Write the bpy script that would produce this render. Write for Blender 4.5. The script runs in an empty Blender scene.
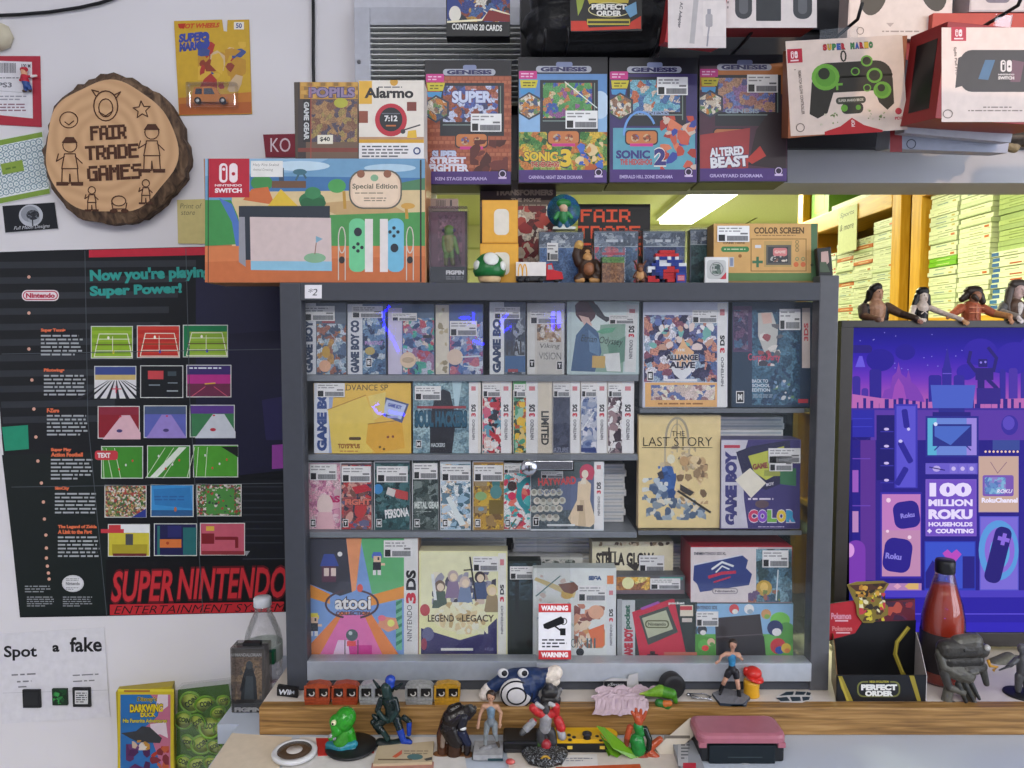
import bpy, bmesh, math, random
from mathutils import Vector, Matrix
sc = bpy.context.scene
COL = sc.collection
LENS = 26.0
F = LENS / 36.0 * 1024.0
TILT = math.radians(3.5)
EYE = Vector((0.0, 0.0, 1.5))
CT, ST = math.cos(TILT), math.sin(TILT)
R_ = math.radians
def ray(px, py):
 x, y = (px - 512.0) / F, -(py - 384.0) / F
 return Vector((x, CT + y * ST, -ST + y * CT))
def P(px, py, Y):
 d = ray(px, py)
 return EYE + d * (Y / d.y)
# ---------------------------------------------------------------- materials
def lin(c):
 return c / 12.92 if c <= 0.04045 else ((c + 0.055) / 1.055) ** 2.4
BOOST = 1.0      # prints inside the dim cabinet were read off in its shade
def rgb(h):
 h = h.lstrip('#')
 if len(h) == 3:
  h = ''.join(a + a for a in h)
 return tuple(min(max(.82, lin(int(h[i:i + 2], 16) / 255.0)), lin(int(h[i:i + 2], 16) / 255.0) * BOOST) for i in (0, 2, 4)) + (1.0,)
_mats = {}
def new_mat(key):
 m = bpy.data.materials.new(key)
 m.use_nodes = True
 nt = m.node_tree
 b = nt.nodes.get('Principled BSDF')
 return m, nt, b
def M(h, rough=0.45, metal=0.0, vary=0.06, scale=70.0, bump=0.0, coat=0.0):
 """plain coloured surface with a little procedural unevenness"""
 key = 'paint_%s_%d_%d_%d_%d_%d' % (h.lstrip('#'), rough * 100, metal * 100, vary * 100, scale, bump * 100 + coat * 1000 + BOOST * 10000)
 if key in _mats:
  return _mats[key]
 m, nt, b = new_mat(key)
 N = nt.nodes
 tc = N.new('ShaderNodeTexCoord'); no = N.new('ShaderNodeTexNoise')
 no.inputs['Scale'].default_value = scale
 no.inputs['Detail'].default_value = 2.0
 nt.links.new(tc.outputs['Object'], no.inputs['Vector'])
 mr = N.new('ShaderNodeMapRange')
 mr.inputs['From Min'].default_value = 0.3; mr.inputs['From Max'].default_value = 0.7
 mr.inputs['To Min'].default_value = 1.0 - vary; mr.inputs['To Max'].default_value = 1.0 + vary * 0.5
 nt.links.new(no.outputs['Fac'], mr.inputs['Value'])
 mx = N.new('ShaderNodeVectorMath'); mx.operation = 'SCALE'
 mx.inputs[0].default_value = rgb(h)[:3]
 nt.links.new(mr.outputs['Result'], mx.inputs['Scale'])
 nt.links.new(mx.outputs['Vector'], b.inputs['Base Color'])
 b.inputs['Roughness'].default_value = rough
 b.inputs['Metallic'].default_value = metal
 b.inputs['Coat Weight'].default_value = coat
 b.inputs['Specular IOR Level'].default_value = 0.35
 if bump:
  bp = N.new('ShaderNodeBump'); bp.inputs['Strength'].default_value = bump
  bp.inputs['Distance'].default_value = 0.003
  nt.links.new(no.outputs['Fac'], bp.inputs['Height'])
  nt.links.new(bp.outputs['Normal'], b.inputs['Normal'])
 _mats[key] = m
 return m
def EM(h, s=1.0):
 key = 'glow_%s_%d' % (h.lstrip('#'), s * 100)
 if key in _mats:
  return _mats[key]
 m, nt, b = new_mat(key)
 b.inputs['Base Color'].default_value = (0.01, 0.01, 0.01, 1)
 b.inputs['Roughness'].default_value = 0.5
 b.inputs['Specular IOR Level'].default_value = 0.04
 b.inputs['Emission Color'].default_value = rgb(h)
 b.inputs['Emission Strength'].default_value = s
 _mats[key] = m
 return m
def AM(cols, scale=55.0, rough=0.4, seed=0.0, warp=0.35, em=0.0):
 """printed illustration: patches of a palette in cells broken up by noise"""
 key = 'art_' + '_'.join(c.lstrip('#') for c in cols) + '_%d_%d_%d_%d' % (scale, seed * 10, warp * 100, em * 100 + BOOST * 10000)
 if key in _mats:
  return _mats[key]
 m, nt, b = new_mat(key[:60]); scale *= 1.45
 N, K = nt.nodes, nt.links.new
 tc = N.new('ShaderNodeTexCoord')
 ad = N.new('ShaderNodeVectorMath'); ad.inputs[1].default_value = (seed * 3.7, seed * 1.3, seed * 2.1)
 K(tc.outputs['Object'], ad.inputs[0])
 no = N.new('ShaderNodeTexNoise'); no.inputs['Scale'].default_value = scale * 0.8; no.inputs['Detail'].default_value = 3
 K(ad.outputs[0], no.inputs['Vector'])
 sc_ = N.new('ShaderNodeVectorMath'); sc_.operation = 'MULTIPLY_ADD'
 sc_.inputs[1].default_value = (warp / scale * 6,) * 3
 K(no.outputs['Color'], sc_.inputs[0]); K(ad.outputs[0], sc_.inputs[2])
 vo = N.new('ShaderNodeTexVoronoi'); vo.inputs['Scale'].default_value = scale
 K(sc_.outputs[0], vo.inputs['Vector'])
 sx = N.new('ShaderNodeSeparateColor'); K(vo.outputs['Color'], sx.inputs[0])
 cr = N.new('ShaderNodeValToRGB'); cr.color_ramp.interpolation = 'CONSTANT'
 e = cr.color_ramp.elements
 while len(e) < len(cols):
  e.new(0.5)
 for i, c in enumerate(cols):
  e[i].position = i / len(cols); e[i].color = rgb(c)
 K(sx.outputs[0], cr.inputs['Fac'])
 n2 = N.new('ShaderNodeTexNoise'); n2.inputs['Scale'].default_value = scale * 5; n2.inputs['Detail'].default_value = 2; K(ad.outputs[0], n2.inputs['Vector'])
 mr = N.new('ShaderNodeMapRange'); mr.inputs['From Min'].default_value = .35; mr.inputs['From Max'].default_value = .65; mr.inputs['To Min'].default_value = .6; mr.inputs['To Max'].default_value = 1.25
 K(n2.outputs['Fac'], mr.inputs['Value'])
 vm = N.new('ShaderNodeVectorMath'); vm.operation = 'SCALE'; K(cr.outputs['Color'], vm.inputs[0]); K(mr.outputs['Result'], vm.inputs['Scale'])
 if em:
  K(cr.outputs['Color'], b.inputs['Emission Color']); b.inputs['Emission Strength'].default_value = em
  b.inputs['Base Color'].default_value = (0.01, 0.01, 0.01, 1)
 else:
  K(vm.outputs[0], b.inputs['Base Color'])
 b.inputs['Roughness'].default_value = rough; b.inputs['Specular IOR Level'].default_value = .35
 _mats[key] = m
 return m
def wood(name, c0, c1, c2, axis='X', scale=6.0, stretch=14.0, rough=0.5):
 if name in _mats:
  return _mats[name]
 m, nt, b = new_mat(name)
 N, K = nt.nodes, nt.links.new
 tc = N.new('ShaderNodeTexCoord'); mp = N.new('ShaderNodeMapping')
 s = [stretch] * 3; s['XYZ'.index(axis)] = 1.0
 mp.inputs['Scale'].default_value = s
 K(tc.outputs['Object'], mp.inputs['Vector'])
 n1 = N.new('ShaderNodeTexNoise'); n1.inputs['Scale'].default_value = scale; n1.inputs['Detail'].default_value = 6
 n1.inputs['Distortion'].default_value = 0.6
 K(mp.outputs[0], n1.inputs['Vector'])
 cr = N.new('ShaderNodeValToRGB'); e = cr.color_ramp.elements
 e.new(0.5); e[0].position = 0.3; e[1].position = 0.52; e[2].position = 0.72
 for i, c in enumerate((c0, c1, c2)):
  e[i].color = rgb(c)
 K(n1.outputs['Fac'], cr.inputs['Fac']); K(cr.outputs['Color'], b.inputs['Base Color'])
 b.inputs['Roughness'].default_value = rough
 bp = N.new('ShaderNodeBump'); bp.inputs['Strength'].default_value = 0.15; bp.inputs['Distance'].default_value = 0.002
 K(n1.outputs['Fac'], bp.inputs['Height']); K(bp.outputs['Normal'], b.inputs['Normal'])
 _mats[name] = m
 return m
def clear(name, tint='#ffffff', refl=0.10, haze=0.0, rough=0.03, hz='#c8d0dc'):
 """thin clear sheet: see-through with a fresnel gloss and a trace of haze"""
 if name in _mats:
  return _mats[name]
 m, nt, b = new_mat(name)
 N, K = nt.nodes, nt.links.new
 N.remove(b)
 out = [n for n in N if n.type == 'OUTPUT_MATERIAL'][0]
 tr = N.new('ShaderNodeBsdfTransparent'); tr.inputs[0].default_value = rgb(tint)
 df = N.new('ShaderNodeBsdfDiffuse'); df.inputs[0].default_value = rgb(hz)
 gl = N.new('ShaderNodeBsdfGlossy'); gl.inputs['Roughness'].default_value = rough
 lw = N.new('ShaderNodeLayerWeight'); lw.inputs['Blend'].default_value = 0.25
 no = N.new('ShaderNodeTexNoise'); no.inputs['Scale'].default_value = 9.0
 m1 = N.new('ShaderNodeMixShader'); m2 = N.new('ShaderNodeMixShader')
 mm = N.new('ShaderNodeMath'); mm.operation = 'MULTIPLY'; mm.inputs[1].default_value = haze * 2
 K(no.outputs['Fac'], mm.inputs[0]); K(mm.outputs[0], m1.inputs[0])
 K(tr.outputs[0], m1.inputs[1]); K(df.outputs[0], m1.inputs[2])
 ma = N.new('ShaderNodeMath'); ma.operation = 'MULTIPLY_ADD'; ma.inputs[1].default_value = 0.6; ma.inputs[2].default_value = refl
 ma.use_clamp = True
 K(lw.outputs['Fresnel'], ma.inputs[0]); K(ma.outputs[0], m2.inputs[0])
 K(m1.outputs[0], m2.inputs[1]); K(gl.outputs[0], m2.inputs[2])
 K(m2.outputs[0], out.inputs['Surface'])
 _mats[name] = m
 return m
# ---------------------------------------------------------------- mesh builder
class MB:
 def __init__(s):
  s.v, s.f, s.m, s.sm, s.mats = [], [], [], [], []
 def mi(s, mat):
  if isinstance(mat, str):
   mat = M(mat)
  if mat not in s.mats:
   s.mats.append(mat)
  return s.mats.index(mat)
 def add(s, vs, fs, mat, smooth=False):
  o, k = len(s.v), s.mi(mat)
  s.v += [Vector(a) for a in vs]
  for f in fs:
   s.f.append([o + i for i in f]); s.m.append(k); s.sm.append(smooth)
  return s
 def box(s, a, b, mat, X=None, bev=0.0):
  bm = bmesh.new()
  bmesh.ops.create_cube(bm, size=1.0)
  lo = [min(a[i], b[i]) for i in range(3)]; hi = [max(a[i], b[i]) for i in range(3)]
  for v in bm.verts:
   v.co = Vector([lo[i] + (v.co[i] + 0.5) * (hi[i] - lo[i]) for i in range(3)])
  if bev:
   bmesh.ops.bevel(bm, geom=bm.edges[:], offset=bev, segments=2, affect='EDGES', profile=0.6)
  bm.verts.index_update()
  s.add([(X @ v.co) if X else v.co.copy() for v in bm.verts], [[v.index for v in f.verts] for f in bm.faces], mat)
  bm.free()
  return s
 def prism(s, pts3, d, mat, side=None):
  """polygon (world points) pushed along vector d"""
  n = len(pts3); d = Vector(d)
  p = [Vector(a) for a in pts3]; q = [a + d for a in p]
  s.add(p, [list(range(n))], mat)
  s.add(q, [list(range(n))[::-1]], mat)
  s.add(p + q, [[i, i + n, (i + 1) % n + n, (i + 1) % n] for i in range(n)], side or mat)
  return s
 def tube(s, pts, r, mat, n=8, cap=True):
  pts = [Vector(p) for p in pts]
  rs = r if isinstance(r, (list, tuple)) else [r] * len(pts)
  vs, fs = [], []
  up = Vector((0.31, 0.17, 0.93))
  for i, p in enumerate(pts):
   t = (pts[min(i + 1, len(pts) - 1)] - pts[max(i - 1, 0)]).normalized()
   a = t.cross(up)
   if a.length < 1e-4:
    a = t.cross(Vector((1, 0, 0)))
   a.normalize(); b = t.cross(a)
   for k in range(n):
    w = 2 * math.pi * k / n
    vs.append(p + (a * math.cos(w) + b * math.sin(w)) * rs[i])
  for i in range(len(pts) - 1):
   for k in range(n):
    fs.append([i * n + k, i * n + (k + 1) % n, (i + 1) * n + (k + 1) % n, (i + 1) * n + k])
  if cap:
   fs.append(list(range(n))[::-1]); fs.append([(len(pts) - 1) * n + k for k in range(n)])
  return s.add(vs, fs, mat, True)
 def lathe(s, prof, c, mat, n=28, axis=(0, 0, 1), sx=1.0, close=True):
  """prof: (radius, height) along axis from c"""
  ax = Vector(axis).normalized(); c = Vector(c)
  a = ax.orthogonal().normalized()
  if abs(ax.z) > 0.99:
   a = Vector((1, 0, 0))
  b = ax.cross(a)
  vs, fs = [], []
  for r, h in prof:
   for k in range(n):
    w = 2 * math.pi * k / n
    vs.append(c + ax * h + (a * math.cos(w) * sx + b * math.sin(w)) * max(r, 1e-5))
  for i in range(len(prof) - 1):
   for k in range(n):
    fs.append([i * n + k, i * n + (k + 1) % n, (i + 1) * n + (k + 1) % n, (i + 1) * n + k])
  if close:
   fs.append(list(range(n))[::-1]); fs.append([(len(prof) - 1) * n + k for k in range(n)])
  return s.add(vs, fs, mat, True)
 def ball(s, c, r, mat, n=20, k=12):
  if not isinstance(r, (tuple, list)):
   r = (r, r, r)
  vs, fs = [], []
  c = Vector(c)
  for i in range(k + 1):
   t = math.pi * i / k
   for j in range(n):
    w = 2 * math.pi * j / n
    vs.append(c + Vector((r[0] * math.sin(t) * math.cos(w), r[1] * math.sin(t) * math.sin(w), r[2] * math.cos(t))))
  for i in range(k):
   for j in range(n):
    fs.append([i * n + j, (i + 1) * n + j, (i + 1) * n + (j + 1) % n, i * n + (j + 1) % n])
  return s.add(vs, fs, mat, True)
 def build(s, name, parent=None, loc=None):
  me = bpy.data.meshes.new(name)
  if parent is not None:
   inv = WM[parent.name].inverted()
  else:
   if loc is None:
    xs = [v.x for v in s.v]; ys = [v.y for v in s.v]; zs = [v.z for v in s.v]
    loc = ((min(xs) + max(xs)) / 2, (min(ys) + max(ys)) / 2, min(zs))
   inv = Matrix.Translation(Vector(loc)).inverted()
  me.from_pydata([inv @ v for v in s.v], [], s.f)
  for m in s.mats:
   me.materials.append(m)
  me.polygons.foreach_set('material_index', s.m)
  me.polygons.foreach_set('use_smooth', s.sm)
  me.validate(); me.update()
  o = bpy.data.objects.new(name, me)
  COL.objects.link(o)
  if parent is not None:
   o.parent = parent; WM[o.name] = WM[parent.name].copy()
  else:
   o.location = loc; WM[o.name] = Matrix.Translation(Vector(loc))
  return o
WM = {}
def tag(o, label, cat, group=None, kind=None):
 if label: o['label'] = label
 if cat: o['category'] = cat
 if group: o['group'] = group
 if kind: o['kind'] = kind
 return o
def empty(name, loc, label, cat, group=None):
 o = bpy.data.objects.new(name, None); COL.objects.link(o)
 o.location = loc; o.empty_display_size = 0.02
 WM[o.name] = Matrix.Translation(Vector(loc))
 return tag(o, label, cat, group)
def struct(o):
 o['kind'] = 'structure'
 return o
def dup(root, loc, rot=None, label=None, group=None):
 r = root.copy(); COL.objects.link(r); r.location = loc
 if rot is not None: r.rotation_euler = rot
 if label: r['label'] = label
 if group: r['group'] = group
 for ch in list(root.children):
  c = ch.copy(); COL.objects.link(c); c.parent = r
  for g in list(ch.children):
   d = g.copy(); COL.objects.link(d); d.parent = c
 return r
# ---------------------------------------------------------------- print language (photo pixel units)
def R(x0, y0, x1, y1, c): return [('p', [(x0, y0), (x1, y0), (x1, y1), (x0, y1)], c)]
def G(c, *q): return [('p', [(q[i], q[i + 1]) for i in range(0, len(q), 2)], c)]
def E(cx, cy, rx, ry, c, n=20, rot=0):
 a = R_(rot); o = []
 for k in range(n):
  w = 2 * math.pi * k / n
  x, y = rx * math.cos(w), ry * math.sin(w)
  o.append((cx + x * math.cos(a) - y * math.sin(a), cy + x * math.sin(a) + y * math.cos(a)))
 return [('p', o, c)]
def RR(x0, y0, x1, y1, r, c):
 o = []
 for cx, cy, s in ((x1 - r, y0 + r, -90), (x1 - r, y1 - r, 0), (x0 + r, y1 - r, 90), (x0 + r, y0 + r, 180)):
  for k in range(6):
   w = R_(s + 18 * k)
   o.append((cx + r * math.cos(w), cy + r * math.sin(w)))
 return [('p', o, c)]
def TURN(art, cx, cy, deg):
 a = R_(deg); ca, sa = math.cos(a), math.sin(a)
 o = []
 for it in art:
  if it[0] == 'p':
   o.append(('p', [(cx + (x - cx) * ca - (y - cy) * sa, cy + (x - cx) * sa + (y - cy) * ca) for x, y in it[1]], it[2]))
  else:
   d = dict(it[1]); x, y = d['cx'], d['cy']
   d['cx'], d['cy'] = cx + (x - cx) * ca - (y - cy) * sa, cy + (x - cx) * sa + (y - cy) * ca
   d['rot'] += deg
   o.append(('t', d))
 return o
def L(w, c, *q):
 """stroked polyline"""
 pts = [(q[i], q[i + 1]) for i in range(0, len(q), 2)]
 o = []
 for (x0, y0), (x1, y1) in zip(pts, pts[1:]):
  dx, dy = x1 - x0, y1 - y0
  l = math.hypot(dx, dy) or 1e-6
  ex, ey = dx / l * w * 0.3, dy / l * w * 0.3
  nx, ny = -dy / l * w / 2, dx / l * w / 2
  o.append(('p', [(x0 - ex + nx, y0 - ey + ny), (x1 + ex + nx, y1 + ey + ny), (x1 + ex - nx, y1 + ey - ny), (x0 - ex - nx, y0 - ey - ny)], c))
 return o
def RING(cx, cy, r, w, c, n=24, ry=None, a0=0, a1=360):
 ry = ry or r
 q = []
 for k in range(n + 1):
  a = R_(a0 + (a1 - a0) * k / n)
  q += [cx + r * math.cos(a), cy + ry * math.sin(a)]
 return L(w, c, *q)
def T(s, cx, cy, w, h, c, rot=0, bold=0.03, shear=0.0, oc=None, ow=0.09):
 """text fitted into a w x h box about (cx, cy); rot clockwise in degrees"""
 o = []
 if oc:
  o.append(('t', dict(s=s, cx=cx, cy=cy, w=w * (1 + 0.02), h=h * 1.14, c=oc, rot=rot, bold=ow, shear=shear)))
 o.append(('t', dict(s=s, cx=cx, cy=cy, w=w, h=h, c=c, rot=rot, bold=bold, shear=shear)))
 return o
def ROWS(x0, y0, x1, y1, n, c, seed=1, th=0.45):
 """small print too fine to read"""
 rn = random.Random(seed * 77 + n); o = []; d = (y1 - y0) / n
 for k in range(n):
  x = x0; y = y0 + d * (k + 0.25)
  xe = x1 - rn.random() * (x1 - x0) * (0.1 if k < n - 1 else 0.5)
  while x < xe:
   w = min(xe - x, (0.8 + rn.random() * 2.6) * d * 0.9)
   o += R(x, y, x + w, y + d * th, c)
   x += w + d * 0.45
 return o
def BARS(x0, y0, x1, y1, c='#222', seed=1):
 rn = random.Random(seed); o = []; x = x0
 while x < x1 - 0.3:
  w = 0.25 + rn.random() * 0.5
  o += R(x, y0, min(x + w, x1), y1, c); x += w + 0.3 + rn.random() * 0.4
 return o
def BL(x0, y0, x1, y1, cols, n, smin, smax, seed=1):
 """generic illustration: irregular patches of colour kept inside a rectangle"""
 rn = random.Random(seed * 131 + n); o = []
 for i in range(n):
  cx, cy = x0 + rn.random() * (x1 - x0), y0 + rn.random() * (y1 - y0)
  s = smin + rn.random() * (smax - smin); a0 = rn.random() * 6.28; el = 0.45 + rn.random() * 0.5; th = rn.random() * 3.14
  k = rn.choice((5, 6, 7, 8)); q = []
  for j in range(k):
   a = a0 + 6.28 * j / k; r = s * (0.65 + 0.5 * rn.random())
   x, y = r * math.cos(a), r * el * math.sin(a)
   q.append((cx + x * math.cos(th) - y * math.sin(th), cy + x * math.sin(th) + y * math.cos(th)))
  q = clip(q, x0, y0, x1, y1)
  if len(q) > 2:
   o.append(('p', q, cols[i % len(cols)]))
 return o
def clip(q, x0, y0, x1, y1):
 for ax, lim, sg in ((0, x0, 1), (0, x1, -1), (1, y0, 1), (1, y1, -1)):
  o = []
  for i in range(len(q)):
   a, b = q[i], q[(i + 1) % len(q)]
   ia, ib = (a[ax] - lim) * sg >= 0, (b[ax] - lim) * sg >= 0
   if ia: o.append(a)
   if ia != ib:
    t = (lim - a[ax]) / (b[ax] - a[ax])
    o.append((a[0] + t * (b[0] - a[0]), a[1] + t * (b[1] - a[1])))
  q = o
  if not q: break
 return q
PIX = {'F': '11111 10000 11110 10000 10000 10000', 'A': '01110 10001 10001 11111 10001 10001', 'I': '11111 00100 00100 00100 00100 11111',
       'R': '11110 10001 10001 11110 10010 10001', 'T': '11111 00100 00100 00100 00100 00100', 'D': '11110 10001 10001 10001 10001 11110',
       'E': '11111 10000 11110 10000 10000 11111', 'G': '01111 10000 10011 10001 10001 01111', 'M': '10001 11011 10101 10001 10001 10001',
       'S': '01111 10000 01110 00001 00001 11110'}
def PX(word, x0, y0, x1, y1, c, heavy=0.0):
 """blocky square lettering"""
 o = []; n = len(word) * 6 - 1; dx, dy = (x1 - x0) / n, (y1 - y0) / 6
 for i, ch in enumerate(word):
  for r, row in enumerate(PIX[ch].split()):
   k = 0
   while k < 5:
    if row[k] == '1':
     e = k
     while e < 5 and row[e] == '1': e += 1
     o += R(x0 + (i * 6 + k) * dx - heavy, y0 + r * dy - heavy * 0.3, x0 + (i * 6 + e) * dx + heavy, y0 + (r + 1) * dy + heavy * 0.3, c)
     k = e
    else: k += 1
 return o
_txt = {}
def text_mesh(s, bold, shear):
 k = (s, round(bold, 3), round(shear, 3))
 if k not in _txt:
  cu = bpy.data.curves.new('lettering', 'FONT')
  cu.body = s; cu.size = 1.0; cu.offset = bold; cu.shear = shear; cu.resolution_u = 3
  ob = bpy.data.objects.new('lettering', cu)
  me = bpy.data.meshes.new_from_object(ob)
  vs = [(v.co.x, v.co.y) for v in me.vertices]; fs = [list(p.vertices) for p in me.polygons]
  bpy.data.objects.remove(ob); bpy.data.curves.remove(cu); bpy.data.meshes.remove(me)
  if vs:
   bb = (min(v[0] for v in vs), min(v[1] for v in vs), max(v[0] for v in vs), max(v[1] for v in vs))
  else:
   bb = (0, 0, 1, 1)
  _txt[k] = (vs, fs, bb)
 return _txt[k]
class Face:
 """a plane in the world that can be addressed by photo pixel"""
 def __init__(s, O, U=(1, 0, 0), V=(0, 0, 1)):
  s.O, s.U, s.V = Vector(O), Vector(U), Vector(V)
  s.N = s.U.cross(s.V).normalized()      # towards the viewer (-Y for an upright face)
 def uv(s, px, py):
  d = ray(px, py)
  t = (s.O - EYE).dot(s.N) / d.dot(s.N)
  q = EYE + d * t - s.O
  return q.dot(s.U), q.dot(s.V)
 def w(s, px, py, off=0.0):
  u, v = s.uv(px, py)
  return s.O + s.U * u + s.V * v + s.N * off
 def lay(s, mb, art, base=0.0003, step=0.00004, em=0.0):
  boxes = []
  for it in art:
   if it[0] == 'p': xs = [p[0] for p in it[1]]; ys = [p[1] for p in it[1]]; bx = (min(xs), min(ys), max(xs), max(ys))
   else: d = it[1]; r = max(d['w'], d['h']) / 2 if d['rot'] else 0; bx = (d['cx'] - (r or d['w'] / 2), d['cy'] - (r or d['h'] / 2), d['cx'] + (r or d['w'] / 2), d['cy'] + (r or d['h'] / 2))
   k = 0
   for b_ in boxes:
    if b_[4] > k - 1 and b_[0] < bx[2] and bx[0] < b_[2] and b_[1] < bx[3] and bx[1] < b_[3]: k = b_[4] + 1
   boxes.append(bx + (k,))
  step = min(step, .0016 / (1 + max([b_[4] for b_ in boxes] or [0])))
  for it, b_ in zip(art, boxes):
   off = base + step * b_[4]
   if it[0] == 'p':
    c = it[2]
    mat = c if not isinstance(c, str) else (EM(c, em) if em else M(c, 0.42))
    q = [s.w(x, y, off) for x, y in it[1]]
    n = sum(((q[i] - q[0]).cross(q[i + 1] - q[0]) for i in range(1, len(q) - 1)), Vector())
    if n.dot(s.N) < 0: q.reverse()
    mb.add(q, [list(range(len(q)))], mat)
   else:
    d = it[1]; c = d['c']
    mat = c if not isinstance(c, str) else (EM(c, em) if em else M(c, 0.42))
    vs, fs, bb = text_mesh(d['s'], d['bold'], d['shear'])
    a = R_(d['rot']); ca, sa = math.cos(a), math.sin(a)
    bw, bh = bb[2] - bb[0] or 1, bb[3] - bb[1] or 1
    o = []
    for x, y in vs:
     X = ((x - bb[0]) / bw - 0.5) * d['w']; Y = -((y - bb[1]) / bh - 0.5) * d['h']
     o.append(s.w(d['cx'] + X * ca - Y * sa, d['cy'] + X * sa + Y * ca, off))
    mb.add(o, fs, mat)
  return mb
def price_art(x0, y0, x1, y1, seed=1, rot=0):
 w, h = x1 - x0, y1 - y0
 a = R(x0, y0, x1, y1, '#e6e7e6') + ROWS(x0 + w * .05, y0 + h * .08, x0 + w * .8, y0 + h * .42, 2, '#8a8a8c', seed)
 a += R(x0 + w * .04, y0 + h * .55, x0 + w * .24, y0 + h * .95, '#26282a') + R(x0 + w * .3, y0 + h * .62, x0 + w * .96, y0 + h * .94, '#8b8d90')
 a += BARS(x0 + w * .31, y0 + h * .64, x0 + w * .95, y0 + h * .92, '#5d5f62', seed) + R(x0 + w * .72, y0 + h * .44, x0 + w * .95, y0 + h * .54, '#6a6a6c')
 return TURN(a, (x0 + x1) / 2, (y0 + y1) / 2, rot) if rot else a
def axes(yaw=0, pitch=0, roll=0):
 m = Matrix.Rotation(R_(yaw), 3, 'Z') @ Matrix.Rotation(R_(pitch), 3, 'X') @ Matrix.Rotation(R_(-roll), 3, 'Y').inverted()
 return m @ Vector((1, 0, 0)), m @ Vector((0, 0, 1))
SLEEVE = None
def carton(name, label, cat, rect, Y, depth, body, art=(), yaw=0, pitch=0, roll=0, group=None, stickers=(), floor=None,
           side=None, sleeve=False, bev=0.0008, print_name='front_print', extra=None, matte=0.45):
 """a real box whose front face is addressed in photo pixels; art is its printing"""
 x0, y0, x1, y1 = rect
 cx, cy = (x0 + x1) / 2, (y0 + y1) / 2
 U, V = axes(yaw, pitch, roll)
 f = Face(P(cx, cy, Y), U, V)
 u0, u1 = f.uv(x0, cy)[0], f.uv(x1, cy)[0]
 v1, v0 = f.uv(cx, y0)[1], f.uv(cx, y1)[1]
 if floor is not None:
  v0 = (floor + 0.0004 - f.O.z) / V.z
 X = Matrix((U, -f.N, V)).transposed().to_4x4()
 X.translation = f.O
 mb = MB()
 mb.box((u0, 0, v0), (u1, depth, v1), M(body, matte) if isinstance(body, str) else body, X, bev)
 base = X @ Vector(((u0 + u1) / 2, depth / 2, v0))
 o = mb.build(name, None, base)
 tag(o, label, cat, group)
 if art:
  a = []
  for it in art:
   if it[0] == 'p':
    q = it[1]
    if not roll and not yaw:
     q = clip(q, x0 + .15, y0 + .15, x1 - .15, y1 - .15)
    if len(q) > 2: a.append(('p', q, it[2]))
   else: a.append(it)
  pm = f.lay(MB(), a)
  if floor is not None:
   for v in pm.v: v.z = max(v.z, floor + .0012)
  pm.build(print_name, o)
 for i, s in enumerate(stickers):
  st = f.lay(MB(), price_art(*s[:4], seed=int(s[0] * 3 + s[1]), rot=s[4] if len(s) > 4 else 0), base=0.0022).build('price_sticker', o)
 if sleeve:
  e = 0.0045
  sl = MB().box((u0 - .0015, -e, v0 + .0002), (u1 + .0015, depth + .001, v1 + .002), clear('clear_sleeve', refl=0.02, haze=0.008, rough=0.08), X)
  sl.build('plastic_sleeve', o)
 if extra: extra(o, f, X, (u0, u1, v0, v1))
 return o
def sheet(name, label, cat, pts, Y, art=(), th=0.0008, body='#dddddd', group=None, print_name='front_print'):
 """a flat paper-like thing on an upright plane, outline given in photo pixels"""
 f = Face((0, Y, 1.5))
 mb = MB().prism([f.w(x, y) for x, y in pts], (0, th, 0), M(body, 0.55) if isinstance(body, str) else body)
 o = tag(mb.build(name), label, cat, group)
 if art:
  f.lay(MB(), art).build(print_name, o)
 return o
# ---------------------------------------------------------------- sculpted figures
def capsule(bm, a, ra, b, rb, n=16):
 a, b = Vector(a), Vector(b)
 ax = b - a; l = ax.length
 if l < 1e-6: ax = Vector((0, 0, 1)); l = 1e-6
 t = ax.normalized(); u = t.orthogonal().normalized(); w = t.cross(u)
 rings = []
 for k in range(1, 5): rings.append((a - t * ra * math.cos(math.pi / 2 * k / 4), ra * math.sin(math.pi / 2 * k / 4)))
 for k in range(4, 0, -1): rings.append((b + t * rb * math.cos(math.pi / 2 * k / 4), rb * math.sin(math.pi / 2 * k / 4)))
 v0 = bm.verts.new(a - t * ra); v1 = bm.verts.new(b + t * rb)
 R0 = []
 for c, r in rings:
  R0.append([bm.verts.new(c + (u * math.cos(2 * math.pi * k / n) + w * math.sin(2 * math.pi * k / n)) * r) for k in range(n)])
 for k in range(n):
  bm.faces.new((v0, R0[0][(k + 1) % n], R0[0][k])); bm.faces.new((v1, R0[-1][k], R0[-1][(k + 1) % n]))
  for i in range(len(R0) - 1):
   bm.faces.new((R0[i][k], R0[i][(k + 1) % n], R0[i + 1][(k + 1) % n], R0[i + 1][k]))
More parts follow.
